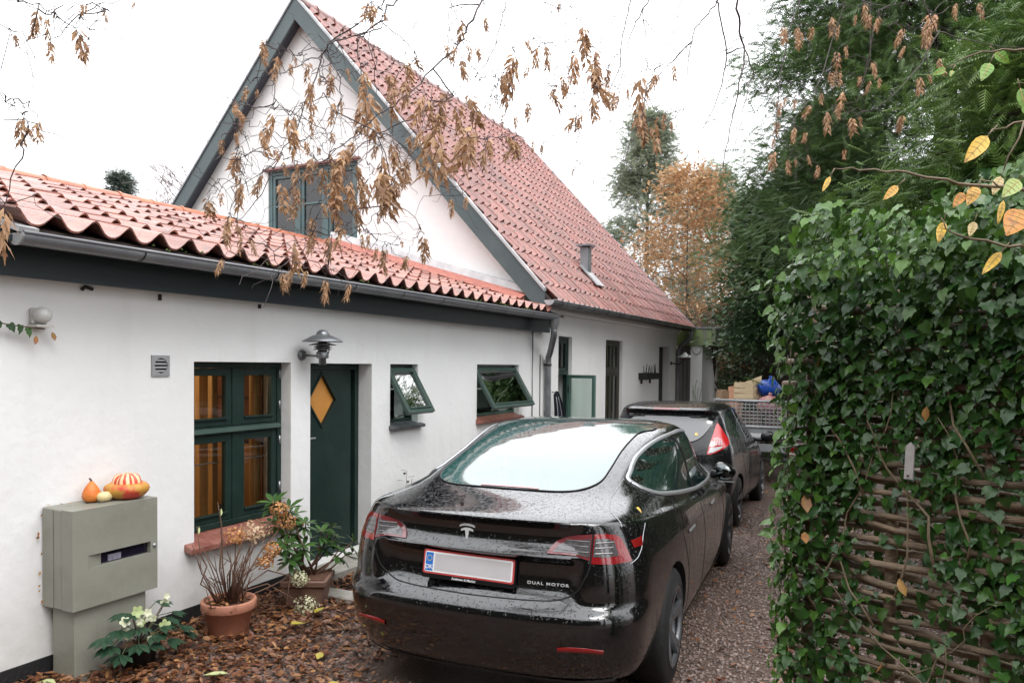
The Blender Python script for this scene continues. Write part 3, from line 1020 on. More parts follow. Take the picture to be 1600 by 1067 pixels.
# roof deck and tiles
m_up = Vector((-1, 0, ES)).normalized()
rd = MB()
EX, EZ = -4.03, 2.70
n_ = 12
for sgn in (1, -1):
    for y0, y1 in ((9.32, 17.5),):
        X = lambda x: x if sgn > 0 else 2 * RXc - x
        top = [(X(EX), y0, EZ), (X(RXc), y0, EZ + (EX - RXc) * ES), (X(RXc), y1, EZ + (EX - RXc) * ES), (X(EX), y1, EZ)]
        rd.add(top + [(p[0], p[1], p[2] - .05) for p in top], [(0, 1, 2, 3), (7, 6, 5, 4), (0, 4, 5, 1), (1, 5, 6, 2), (2, 6, 7, 3), (3, 7, 4, 0)])
rfo = rd.build('roof', MATS['roof_underlay'], hs_)
HTW, HTL = 0.2085, 0.335
hlen = math.hypot(EX - RXc, (EX - RXc) * ES)
rows = int(hlen / HTL)
tmh = tile_mesh('tile', m_tile, HTW, HTL + 0.05, 0.028)
allp = []
for row in range(rows + 1):
    for col in range(39):
        y = 9.345 + HTW * (col + .5)
        s0 = row * HTL - 0.03
        sag = -0.05 * math.sin(PI * (y - 9.8) / 7.7) * (row / rows)
        p = Vector((EX, y, EZ + 0.028)) + m_up * s0 + Vector((0, random.gauss(0, .002), sag + random.gauss(0, .003)))
        Mx = roof_frame(p, m_up + Vector((0, random.gauss(0, .006), 0)), (0, 1, 0))
        allp.append((((p - CAMP).length), Mx))
allp.sort(key=lambda q: q[0])
for dist, Mx in allp[:300]:
    link('tile', tmh, rfo, True, Mx)
tv = np.array([v.co[:] for v in tmh.vertices])
tf = [tuple(p.vertices) for p in tmh.polygons]
VV = np.concatenate([(np.c_[tv, np.ones(len(tv))] @ np.array(Mx).T)[:, :3] for _, Mx in allp[300:]])
FF = (np.array(tf)[None] + (np.arange(len(allp) - 300) * len(tv))[:, None, None]).reshape(-1, 4)
rest = link('far_tiles', fast_mesh('far_tiles', VV, FF, m_tile, True), rfo, True)
rest.data.set_sharp_from_angle(angle=R(50))
rest['kind'] = 'stuff'
for k in range(20):
    r = MB()
    y0 = 9.30 + k * 0.41
    sag = -0.05 * math.sin(PI * min(1, max(0, (y0 + .2 - 9.8) / 7.7)))
    r.lathe([(0.115, 0), (0.12, 0.02), (0.105, 0.05), (0.105, 0.43)], (RXc, y0, EZ + (EX - RXc) * ES + .0 + sag), 14, axis='Y')
    r.build('ridge_tile', m_tile, rfo)
MB().obox(((EX + RXc) / 2, 17.53, EZ + (EX - RXc) * ES / 2 + .04), m_up * (hlen / 2 + .02), (0, .025, 0), Vector((ES, 0, 1)).normalized() * .05).build('far_verge', m_zincdk, hs_)
# roof pipe
pp = Vector((-4.63, 12.15, 0)); pp.z = EZ + (EX - pp.x) * ES
ch = MB().box((pp.x - .08, pp.y - .085, pp.z - .08), (pp.x + .06, pp.y + .085, pp.z + .50))
cho = ch.build('chimney', mat('pipe_zinc', (0.20, 0.215, 0.23), 0.4, (0.25, 0.26, 0.27), 5, metal=0.4), rfo)
MB().box((pp.x - .13, pp.y - .14, pp.z + .52), (pp.x + .11, pp.y + .14, pp.z + .55)).box((pp.x - .05, pp.y - .05, pp.z + .495), (pp.x + .03, pp.y + .05, pp.z + .525)).build('chimney_cap', m_zincdk, rfo)
MB().obox(pp + Vector((.10, .02, .02)), Vector((1, 0, -ES)).normalized() * .24, (0, .17, 0), Vector((ES, 0, 1)).normalized() * .012).build('chimney_flashing', m_zinclt, rfo)
# main gutter with brackets
hg = MB()
HGX, HGZ = -4.02, 2.715
gutter(hg, HGX, HGZ, 0.068, 9.20, 17.42, 0.004)
hg.tube([(HGX + .068, 9.20, HGZ), (HGX + .068, 17.42, HGZ + .031)], 0.008, 6)
hgo = hg.build('gutter', m_zinc, hs_)
n = 12
cap = [(HGX + .072 * math.cos(PI + PI * k / (n - 1)), 9.192, HGZ + .072 * math.sin(PI + PI * k / (n - 1))) for k in range(n)]
MB().add(cap + [(p[0], 9.204, p[2]) for p in cap], [tuple(range(n)), tuple(range(2 * n - 1, n - 1, -1))] + [(k, k + 1, n + k + 1, n + k) for k in range(n - 1)]).build('end_cap', m_zinclt, hgo)
for k in range(13):
    y = 9.5 + k * 0.62
    b_ = MB()
    r_ = 0.073
    for q in range(8):
        a0, a1 = PI + PI * q / 8, PI + PI * (q + 1) / 8
        b_.add([(HGX + r_ * math.cos(z_), yy, HGZ + .004 * (y - 9.66) + r_ * math.sin(z_)) for z_ in (a0, a1) for yy in (y, y + .028)], [(0, 1, 3, 2)])
    b_.build('gutter_bracket', m_black, hgo)
MB().box((WX + .002, GY + .0, 2.60), (WX + .07, 17.42, 2.64)).box((WX + .002, GY, 2.641), (WX + .12, 17.42, 2.70)).build('cornice', m_wall2, hs_)
hd_ = MB().tube([(HGX, 17.30, 2.68), (HGX, 17.30, 2.52), (-4.3, 17.40, 2.32), (-4.34, 17.40, 2.2), (-4.34, 17.40, 0.1)], 0.042, 10)
hd_.build('downpipe', m_zincdk, hs_)
# house windows on the drive side
m_brownfr = mat('brown_green_paint', (0.055, 0.05, 0.038), 0.45, (0.04, 0.045, 0.035), 4)
m_curt = mat('yellow_curtain', (0.34, 0.27, 0.15), 0.8, (0.25, 0.20, 0.12), 3, stretch=(1, 9, 1))
for (a, b, c, d), wm, tr in ((M1, m_green, 1.735), (M2, m_brownfr, 1.745)):
    f_ = MB()
    frame_ring(f_, PH, a + .002, b - .002, c + .002, d - .002, 0.05, 0.055, 0.13)
    slab(f_, PH, a + .052, b - .052, tr - .03, tr + .03, 0.05, 0.128)
    fo = f_.build('window', wm, hs_, bevel=0.004)
    mids = [a + .052, b - .052] if b - a < .7 else [a + .052, (a + b) / 2, b - .052]
    for i in range(len(mids) - 1):
        for (va, vb, low) in ((c + .052, tr - .032, 1), (tr + .032, d - .052, 0)):
            if wm is m_green and low:
                continue
            s = MB()
            frame_ring(s, PH, mids[i] + .002, mids[i + 1] - .002, va, vb, 0.045, 0.065, 0.11)
            s.build('sash', wm, fo, bevel=0.003)
            MB().add([PH(mids[i] + .04, va + .04, .09), PH(mids[i + 1] - .04, va + .04, .09), PH(mids[i + 1] - .04, vb - .04, .09), PH(mids[i] + .04, vb - .04, .09)], [(0, 1, 2, 3)]).build('pane', m_glass, fo)
    if wm is m_brownfr:
        cm = MB()
        for (y0, y1) in ((a + .28, a + .42), (a + .62, a + .80)):
            n = 8
            vs_ = []
            for k in range(n + 1):
                yy = y0 + (y1 - y0) * k / n
                for z in (c + .05, d - .06):
                    vs_.append(PH(yy, z, 0.2 + .02 * math.sin(k * 2.1)))
            cm.add(vs_, [(2 * k, 2 * k + 1, 2 * k + 3, 2 * k + 2) for k in range(n)], 0, True)
        cm.build('curtain', m_curt, fo)
    else:
        # lower casement opened outwards, hinged on the far side
        ax = R(80)
        hy = b - 0.06
        wd = 0.50
        PO = lambda u, v, dd: (WX - .05 + u * math.sin(ax) + dd * math.cos(ax), hy - u * math.cos(ax) + dd * math.sin(ax), v)
        s = MB()
        frame_ring(s, PO, 0.0, wd, c + .06, tr - .03, 0.05, -0.02, 0.025)
        s.build('open_sash', mat('open_sash_paint', (0.055, 0.115, 0.095), 0.4), fo, bevel=0.003)
        MB().add([PO(.045, c + .1, 0), PO(wd - .045, c + .1, 0), PO(wd - .045, tr - .075, 0), PO(.045, tr - .075, 0)], [(0, 1, 2, 3)]).build('pane', glass_mat('sash_glass'), fo)
        MB().box(PO(.03, 1.43, -.03), PO(.05, 1.53, -.022)).build('latch', m_black, fo)
        cu = MB()
        n = 8
        cu.add([PH(a + .05 + .44 * k / n, z, .22 + .02 * math.sin(k * 2.3)) for k in range(n + 1) for z in (c, 1.7)], [(2 * k, 2 * k + 1, 2 * k + 3, 2 * k + 2) for k in range(n)], 0, True)
        cu.build('curtain', mat('grey_curtain', (0.40, 0.46, 0.42), 0.8), fo)
# recessed open doorway: dark slab stands in for the unlit interior
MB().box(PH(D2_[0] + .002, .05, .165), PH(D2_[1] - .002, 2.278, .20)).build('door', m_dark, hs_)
# porch at the far corner
po = thing('porch', 'flat-roofed porch with algae-green fascia at the far end of the house', 'porch', (-4.1, 17.6, 0))
m_algae = mat('algae_fascia', (0.16, 0.17, 0.13), 0.7, (0.20, 0.27, 0.09), 1.6, (0.42, 0.58), stretch=(2.5, 1, .3))
MB().box((-4.75, 17.56, 2.33), (-3.52, 19.6, 2.72)).build('roof', m_algae, po, bevel=0.01)
MB().box((-4.75, 17.54, 2.722), (-3.49, 19.63, 2.76)).build('roof_edge', m_zincdk, po)
MB().box((-4.10, 17.62, 0), (-3.83, 19.4, 2.328)).build('wall', m_wall2, po)
MB().box((-4.386, 17.75, 0), (-4.102, 17.80, 2.328)).build('door', mat('porch_door', (0.05, 0.048, 0.045), 0.6), po)
for k in range(3):
    MB().box((-4.37 + k * .09, 17.735, .3), (-4.31 + k * .09, 17.748, 2.0)).build('board', mat('porch_board', (0.085, 0.08, 0.075), 0.6), po)
MB().tube([(-4.09, 17.6, 2.3), (-4.03, 17.6, 2.17), (-3.96, 17.6, 2.13), (-3.89, 17.6, 2.17), (-3.84, 17.6, 2.3)], 0.008, 6).build('cable', m_zinc, po)
vn = MB()
for k in range(5):
    x = -4.05 + .05 * k
    pts = [(x + .03 * math.sin(z * 7 + k), 17.605, z) for z in np.linspace(.9, 1.3 + .12 * k % .3, 6)]
    vn.tube(pts, .006, 5)
vo_ = vn.build('vine', mat('vine_green', (0.14, 0.20, 0.06), 0.7), None)
tag(vo_, 'thin climbing vine on the white porch pillar', 'climbing plant')
# ------------------------------------------------------------------ cars
def streaks(m, rough):
    """dried runs of dirty water: vertical bands of duller clear coat"""
    t = m.node_tree
    p = t.nodes['Principled BSDF']
    tcn = t.nodes.new('ShaderNodeTexCoord')
    mp_ = t.nodes.new('ShaderNodeMapping')
    mp_.inputs['Scale'].default_value = (45, 45, 2.5)
    nz = t.nodes.new('ShaderNodeTexNoise')
    nz.inputs['Scale'].default_value = 1.0
    nz.inputs['Detail'].default_value = 4
    t.links.new(tcn.outputs['Object'], mp_.inputs['Vector'])
    t.links.new(mp_.outputs['Vector'], nz.inputs['Vector'])
    for sock, lo, hi in (('Roughness', rough, rough + .3), ('Coat Roughness', .02, .22)):
        r_ = t.nodes.new('ShaderNodeMapRange')
        r_.inputs['From Min'].default_value = .42
        r_.inputs['From Max'].default_value = .7
        r_.inputs['To Min'].default_value = lo
        r_.inputs['To Max'].default_value = hi
        t.links.new(nz.outputs['Fac'], r_.inputs['Value'])
        t.links.new(r_.outputs['Result'], p.inputs[sock])


def car_paint(name, col, drop=0.35, rough=0.12):
    m = mat(name, col, rough, coat=1.0, spec=0.12)
    add_droplets(m, 85.0, drop)
    streaks(m, rough)
    return m


def sstep(a, b, x):
    t = np.clip((x - a) / (b - a), 0, 1)
    return t * t * (3 - 2 * t)


def car_body(rows, nr=41, ns=30, nf=17):
    """rows of closed plan loops from the sill up to the roof; see fields below. y=0 at the rear bumper, x to the right."""
    V, Fc = [], []
    per = nr + 2 * ns + nf - 4 + 0
    loops = []
    for q in rows:
        yr, zr, yf, zf, hw, wr, wf, b, c, rec, zb = q
        pts = []
        ur = np.linspace(1, -1, nr)
        for u in ur:                       # rear, right to left
            ax = abs(u) * wr
            y = yr + b * u * u + c * abs(u) ** 8
            if rec:
                y += rec * (1 - float(sstep(0.50, 0.60, ax)))
            pts.append((u * wr, y, 0.0))
        y0 = yr + b + c
        y1 = yf - (b * .8 + c)
        def wside(s):
            return hw - (hw - wr) * max(0, 1 - s / .38) ** 2 - (hw - wf) * max(0, (s - .62) / .38) ** 2
        for k in range(1, ns):             # left side, rear to front
            s = k / ns
            pts.append((-wside(s), y0 + (y1 - y0) * s, 0))
        for u in np.linspace(-1, 1, nf):   # front, left to right
            pts.append((u * wf, yf - b * .8 * u * u - c * abs(u) ** 8, 0))
        for k in range(ns - 1, 0, -1):     # right side, front to rear
            s = k / ns
            pts.append((wside(s), y0 + (y1 - y0) * s, 0))
        lp = []
        for (x, y, _) in pts:
            t = min(1, max(0, (y - yr) / max(1e-6, (yf - yr))))
            lp.append((x, y, zr + (zf - zr) * t + zb * 4 * t * (1 - t)))
        loops.append(lp)
    n = len(loops[0])
    for lp in loops:
        V += lp
    for i in range(len(loops) - 1):
        for k in range(n):
            k2 = (k + 1) % n
            Fc.append((i * n + k, i * n + k2, (i + 1) * n + k2, (i + 1) * n + k))
    for i, flip in ((0, True), (len(loops) - 1, False)):
        c = np.mean(loops[i], axis=0)
        V.append(tuple(c))
        for k in range(n):
            k2 = (k + 1) % n
            Fc.append((i * n + k, i * n + k2, len(V) - 1))
    me = bpy.data.meshes.new('body')
    me.from_pydata(V, [], Fc)
    bm = bmesh.new()
    bm.from_mesh(me)
    bmesh.ops.recalc_face_normals(bm, faces=bm.faces)
    bm.to_mesh(me)
    bm.free()
    return me


def carve(me, wheels, rad, xin, wide=1.2):
    """smooth the body and cut the wheel arches out of it; returns the finished mesh"""
    o = bpy.data.objects.new('tmp_body', me)
    COL.objects.link(o)
    cm = MB()
    for (y, z) in wheels:
        for sgn in (1, -1):
            n = 40
            vs_ = [(sgn * xx, y + rad * math.cos(2 * PI * k / n), z + rad * math.sin(2 * PI * k / n)) for xx in (xin, wide) for k in range(n)]
            cm.add(vs_, [tuple(range(n)), tuple(range(2 * n - 1, n - 1, -1))] + [(k, n + k, n + (k + 1) % n, (k + 1) % n) for k in range(n)])
    co = cm.build('tmp_cut', [])
    s = o.modifiers.new('s', 'SUBSURF')
    s.levels = s.render_levels = 1
    bo = o.modifiers.new('b', 'BOOLEAN')
    bo.operation = 'DIFFERENCE'
    bo.object = co
    bo.solver = 'EXACT'
    dg = bpy.context.evaluated_depsgraph_get()
    dg.update()
    res = bpy.data.meshes.new_from_object(o.evaluated_get(dg))
    bpy.data.objects.remove(o)
    bpy.data.objects.remove(co)
    res.materials.clear()
    return res


def paint_arches(me, wheels, rad, xin):
    mi = []
    for p in me.polygons:
        c = p.center
        ins = any((c.y - y) ** 2 + (c.z - z) ** 2 < (rad + .004) ** 2 for (y, z) in wheels) and abs(c.x) > xin - .01 and abs(p.normal.x) < 0.5
        ins = ins or (any((c.y - y) ** 2 + (c.z - z) ** 2 < (rad + .004) ** 2 for (y, z) in wheels) and abs(abs(c.x) - xin) < .01)
        mi.append(1 if ins else 0)
    me.polygons.foreach_set('material_index', mi)
    me.polygons.foreach_set('use_smooth', [True] * len(mi))
    me.set_sharp_from_angle(angle=R(38))


def dense(poly, closed=True, step=0.02):
    out_ = []
    n = len(poly)
    for i in range(n if closed else n - 1):
        p, q = np.array(poly[i], float), np.array(poly[(i + 1) % n], float)
        m = max(1, int(np.linalg.norm(q - p) / step))
        for k in range(m):
            out_.append(tuple(p + (q - p) * k / m))
    if not closed:
        out_.append(tuple(poly[-1]))
    return out_


def smooth_poly(poly, closed=True, n=6):
    """Catmull-Rom through the points"""
    P = [np.array(p, float) for p in poly]
    m = len(P)
    o = []
    rng_ = range(m) if closed else range(m - 1)
    for i in rng_:
        g_ = (lambda k: P[k % m]) if closed else (lambda k: P[min(max(k, 0), m - 1)])
        p0, p1, p2, p3 = g_(i - 1), g_(i), g_(i + 1), g_(i + 2)
        for k in range(n):
            t = k / n
            o.append(tuple(0.5 * ((2 * p1) + (-p0 + p2) * t + (2 * p0 - 5 * p1 + 4 * p2 - p3) * t * t + (-p0 + 3 * p1 - 3 * p2 + p3) * t ** 3)))
    if not closed:
        o.append(tuple(P[-1]))
    return o


class Skin:
    """lays outlines onto a body surface along a direction: 'R' rear view (x,z), 'S' right side (y,z), 'L' left side, 'T' top (x,y)"""

    def __init__(s, me):
        s.bvh = BVHTree.FromPolygons([v.co[:] for v in me.vertices], [tuple(p.vertices) for p in me.polygons])

    def hit(s, u, v, view):
        if view == 'R':
            o, d = Vector((u, -2, v)), Vector((0, 1, 0))
        elif view == 'S':
            o, d = Vector((3, u, v)), Vector((-1, 0, 0))
        elif view == 'L':
            o, d = Vector((-3, u, v)), Vector((1, 0, 0))
        else:
            o, d = Vector((u, v, 4)), Vector((0, 0, -1))
        h = s.bvh.ray_cast(o, d)
        if h[0] is None:
            return None
        n = h[1]
        if n.dot(d) > 0:
            n = -n
        return h[0], n

    def patch(s, poly, view, off=0.004, grid=0.04, depth=0.006):
        pts = [Vector(p) for p in dense(poly, True, grid)]
        nb = len(pts)
        xs_, ys_ = [p.x for p in pts], [p.y for p in pts]
        inner = []
        gx = np.arange(min(xs_) + grid / 2, max(xs_), grid)
        gy = np.arange(min(ys_) + grid / 2, max(ys_), grid)
        for a in gx:
            for b in gy:
                inner.append(Vector((a, b)))
        vo, _, fo, _, _, _ = delaunay_2d_cdt(pts + inner, [], [list(range(nb))], 1, 1e-5)
        V, Nn, ok = [], [], []
        for p in vo:
            h = s.hit(p.x, p.y, view)
            ok.append(h is not None)
            V.append(h[0] + h[1] * off if h else Vector((0, 0, 0)))
            Nn.append(h[1] if h else Vector((0, 0, 1)))
        fs = [f for f in fo if all(ok[i] for i in f)]
        # keep the one connected sheet
        par = list(range(len(V)))
        def root_(a):
            while par[a] != a:
                par[a] = par[par[a]]
                a = par[a]
            return a
        for f in fs:
            for q in f[1:]:
                par[root_(q)] = root_(f[0])
        cnt_ = {}
        for f in fs:
            cnt_[root_(f[0])] = cnt_.get(root_(f[0]), 0) + 1
        if cnt_:
            top_ = max(cnt_, key=cnt_.get)
            fs = [f for f in fs if root_(f[0]) == top_]
        from collections import Counter
        ec = Counter()
        for f in fs:
            for i in range(len(f)):
                ec[tuple(sorted((f[i], f[(i + 1) % len(f)])))] += 1
        m = MB()
        m.add(V, fs, 0, True)
        b0 = {}
        for (a, b), cnt in ec.items():
            if cnt == 1:
                for q in (a, b):
                    if q not in b0:
                        b0[q] = len(m.v)
                        m.v.append(tuple(V[q] - Nn[q] * (off + depth)))
                m.f.append((a, b, b0[b], b0[a]))
                m.mi.append(0)
                m.sm.append(False)
        m.crisp = True
        return m

    def line(s, pts, view, rad=0.003, off=0.0, closed=False, n=5, step=0.03):
        P = []
        for (u, v) in dense(pts, closed, step):
            h = s.hit(u, v, view)
            if h:
                P.append(h[0] + h[1] * off)
        m = MB()
        if len(P) > 1:
            if closed:
                P.append(P[0])
            m.tube(P, rad, n)
        return m

    def strip(s, pts, view, wid=0.02, off=0.006, closed=False, step=0.03):
        """flat band of width wid along a line, raised off the skin"""
        D_ = dense(pts, closed, step)
        if closed:
            D_.append(D_[0])
        H = [s.hit(u, v, view) for (u, v) in D_]
        H = [h for h in H if h]
        m = MB()
        vs_, fs = [], []
        for i, (p, nn) in enumerate(H):
            t = (H[min(i + 1, len(H) - 1)][0] - H[max(i - 1, 0)][0])
            if t.length < 1e-7:
                t = Vector((0, 1, 0))
            sd_ = t.normalized().cross(nn).normalized() * wid / 2
            vs_ += [p + nn * off * .3 - sd_, p + nn * off - sd_ * .6, p + nn * off + sd_ * .6, p + nn * off * .3 + sd_]
            if i:
                b = 4 * (i - 1)
                for k in range(3):
                    fs.append((b + k, b + k + 1, b + k + 5, b + k + 4))
        m.add(vs_, fs, 0, True)
        return m


m_tyre = mat('tyre_rubber', (0.012, 0.012, 0.012), 0.75, bump=0.3, bscale=90)
m_rim = mat('grey_alloy', (0.16, 0.165, 0.175), 0.35, metal=0.7)
m_arch = mat('arch_liner', (0.006, 0.006, 0.006), 0.9)
m_trim = mat('car_black_trim', (0.008, 0.008, 0.009), 0.3)
m_chrome = mat('satin_trim', (0.42, 0.43, 0.44), 0.32, (0.34, 0.35, 0.36), 90, metal=0.6)
add_droplets(m_chrome, 160, 0.5)
m_cglass = mat('car_glass', (0.008, 0.022, 0.020), 0.03, spec=0.8, coat=0.3)
add_droplets(m_cglass, 120, 0.12)
m_red = mat('red_lens', (0.22, 0.008, 0.012), 0.12, coat=1.0)
m_lens = mat('clear_lens', (0.055, 0.052, 0.055), 0.15, (0.10, 0.095, 0.10), 60, coat=1.0)
m_refl = mat('red_reflector', (0.20, 0.006, 0.006), 0.25, coat=0.6)
m_white = mat('white_lettering', (0.75, 0.75, 0.75), 0.4)
m_silver = mat('silver_badge', (0.66, 0.67, 0.68), 0.3, metal=0.1)
m_seam = mat('panel_gap', (0.003, 0.003, 0.003), 0.8)


def wheel(parent, y, z, side, rt, rr, wdt, xo, spokes=5, rimmat=None):
    """wheel thing-part: tyre and rim with split spokes; xo = outer face distance from the middle"""
    s = side
    prof = [(rr, 0), (rr + .02, -.012), (rt - .03, -.012), (rt - .008, -.03), (rt, -.06), (rt, -wdt + .05), (rt - .012, -wdt + .02), (rr, -wdt)]
    t = MB().lathe([(r_, h * s) for r_, h in prof], (s * xo, y, z), 40, axis='X')
    to = t.build('wheel', m_tyre, parent, False)
    rm_ = MB()
    rm_.lathe([(rr - .028, -.03 * s), (rr - .02, -.004 * s), (rr + .003, -.002 * s), (rr + .004, -.02 * s), (rr - .03, -.06 * s), (rr - .05, -.15 * s)], (s * xo, y, z), 40, axis='X')
    rm_.lathe([(0.0, -.03 * s), (.05, -.03 * s), (.065, -.04 * s), (.065, -.09 * s)], (s * xo, y, z), 18, axis='X')
    for k in range(spokes):
        for dd in (-.11, .11):
            a = 2 * PI * k / spokes + .3
            p0 = Vector((s * (xo - .05), y + .05 * math.cos(a), z + .05 * math.sin(a)))
            p1 = Vector((s * (xo - .016), y + (rr - .02) * math.cos(a + dd), z + (rr - .02) * math.sin(a + dd)))
            ax = (p1 - p0)
            mid_ = (p0 + p1) / 2
            up_ = Vector((s, 0, 0))
            sd_ = ax.cross(up_).normalized()
            rm_.obox(mid_, ax / 2, sd_ * .014, ax.normalized().cross(sd_) * .014)
    rm_.build('rim', rimmat or m_rim, to, False)
    MB().lathe([(0.0, -.10 * s), (.16, -.10 * s), (.16, -.115 * s), (0, -.115 * s)], (s * xo, y, z), 24, axis='X').build('brake_disc', m_zincdk, to, False)
    return to


def text_mesh(body, size, extr=0.002, spacing=1.0, bold=0.0):
    cu = bpy.data.curves.new('lettering', 'FONT')
    cu.body = body
    cu.size = size
    cu.extrude = extr
    cu.offset = bold
    cu.space_character = spacing
    cu.align_x = 'CENTER'
    cu.align_y = 'CENTER'
    o = bpy.data.objects.new('tmp_text', cu)
    COL.objects.link(o)
    dg = bpy.context.evaluated_depsgraph_get()
    me = bpy.data.meshes.new_from_object(o.evaluated_get(dg))
    bpy.data.objects.remove(o)
    return me


# text lies in (x right, y up); stand it on the rear face: x->x, y->z (tilted), z->-y
def stand(c, tilt=0.0, yaw=0.0):
    return Matrix.Translation(c) @ Matrix.Rotation(yaw, 4, 'Z') @ Matrix.Rotation(PI / 2 - tilt, 4, 'X')


# ------------------------------------------------------------------ black saloon
CAR_A = R(4.2)
sal = thing('parked_car', 'glossy wet black saloon car seen from behind with white registration plate', 'car', (-1.91, 3.315, 0), CAR_A, 'cars parked nose to tail in the drive')
#        yr    zr    yf    zf    hw    wr    wf    b    c    rec   zb
T_ROWS = [
    (0.50, 0.20, 4.25, 0.19, 0.72, 0.62, 0.60, .05, .10, 0, 0),
    (0.24, 0.215, 4.50, 0.19, 0.84, 0.74, 0.72, .07, .14, 0, 0),
    (0.13, 0.25, 4.58, 0.22, 0.885, 0.80, 0.76, .09, .17, 0, 0),
    (0.055, 0.33, 4.63, 0.30, 0.902, 0.84, 0.80, .10, .19, 0, 0),
    (0.012, 0.46, 4.66, 0.40, 0.914, 0.86, 0.82, .10, .20, 0, 0),
    (0.0, 0.57, 4.68, 0.50, 0.920, 0.868, 0.82, .10, .20, 0, 0),
    (0.003, 0.612, 4.68, 0.53, 0.922, 0.868, 0.82, .10, .20, 0, 0),
    (0.050, 0.642, 4.68, 0.55, 0.923, 0.868, 0.82, .10, .19, -.01, 0),
    (0.074, 0.668, 4.67, 0.57, 0.924, 0.866, 0.82, .10, .18, 0, 0),
    (0.066, 0.70, 4.67, 0.59, 0.924, 0.865, 0.82, .10, .18, .055, 0),
    (0.070, 0.76, 4.66, 0.62, 0.922, 0.862, 0.81, .10, .18, .065, 0),
    (0.080, 0.855, 4.65, 0.655, 0.916, 0.850, 0.80, .10, .18, .060, 0.0),
    (0.086, 0.880, 4.64, 0.665, 0.913, 0.846, 0.80, .10, .18, .000, 0.005),
    (0.090, 0.892, 4.64, 0.67, 0.911, 0.842, 0.80, .10, .18, -.008, 0.01),
    (0.100, 0.925, 4.62, 0.68, 0.905, 0.832, 0.79, .10, .18, .030, 0.012),
    (0.112, 0.98, 4.60, 0.695, 0.893, 0.815, 0.78, .10, .18, .042, 0.015),
    (0.122, 1.033, 4.58, 0.705, 0.878, 0.795, 0.76, .10, .18, .012, 0.018),
    (0.128, 1.056, 4.55, 0.715, 0.862, 0.78, 0.74, .09, .18, -.030, 0.02),
    (0.140, 1.067, 4.50, 0.73, 0.848, 0.77, 0.72, .09, .18, -.022, 0.02),
    (0.22, 1.080, 4.25, 0.80, 0.830, 0.75, 0.68, .08, .16, 0, 0.03),
    (0.42, 1.103, 3.85, 0.92, 0.812, 0.705, 0.66, .07, .16, 0, 0.03),
    (0.60, 1.130, 3.52, 1.00, 0.795, 0.665, 0.64, .07, .16, 0, 0.02),
    (0.88, 1.212, 3.30, 1.12, 0.785, 0.645, 0.60, .06, .14, 0, 0.015),
    (1.22, 1.306, 3.05, 1.24, 0.755, 0.625, 0.56, .06, .12, 0, 0.015),
    (1.55, 1.372, 2.85, 1.335, 0.715, 0.61, 0.53, .05, .10, 0, 0.01),
    (1.85, 1.414, 2.65, 1.405, 0.655, 0.59, 0.53, .04, .08, 0, 0),
    (2.02, 1.430, 2.50, 1.427, 0.535, 0.48, 0.45, .03, .06, 0, 0),
    (2.15, 1.439, 2.38, 1.438, 0.30, 0.27, 0.26, .02, .03, 0, 0),
]
m_blackpaint = car_paint('wet_black_paint', (0.0030, 0.0030, 0.0038), 0.75, 0.08)
m_blackpaint.node_tree.nodes['Principled BSDF'].inputs['Coat IOR'].default_value = 1.7
AX = [(0.978, 0.335), (3.853, 0.335)]
body_me = carve(car_body(T_ROWS), AX, 0.372, 0.64)
body_me.materials.append(m_blackpaint)
body_me.materials.append(m_arch)
paint_arches(body_me, AX, 0.372, 0.64)
link('body', body_me, sal, False)
SK = Skin(body_me)
for (y, z) in AX:
    for s in (1, -1):
        wheel(sal, y, z, s, 0.336, 0.238, 0.235, 0.912)

# rear glass (runs on into the glass roof) and roof glass
def mirror_x(P):
    return P + [(-x, y) for x, y in reversed(P)]


rg = smooth_poly([(x - .025, y) for x, y in mirror_x([(0.0, 0.585), (0.30, 0.60), (0.44, 0.665), (0.515, 0.80), (0.525, 1.0), (0.52, 1.3), (0.53, 1.7), (0.54, 1.98)])], True, 4)
m_rglass = mat('rear_glass', (0.02, 0.075, 0.068), 0.04, spec=1.0, coat=1.0)
add_droplets(m_rglass, 90, 0.22)
SK.patch(rg, 'T', 0.004, 0.05).build('rear_window', m_rglass, sal, False)
SK.patch(smooth_poly(mirror_x([(0.0, 2.05), (0.49, 2.05), (0.50, 2.3), (0.49, 2.62), (0.0, 2.66)]), True, 3), 'T', 0.004, 0.05).build('roof_glass', m_rglass, sal, False)
SK.line(rg, 'T', 0.004, 0.004, True, 5, 0.04).build('window_seal', m_trim, sal, False)
SK.patch([(-.18, 0.605), (.18, 0.605), (.18, 0.622), (-.18, 0.622)], 'T', 0.007, .03, .002).build('brake_light', m_red, sal, False)
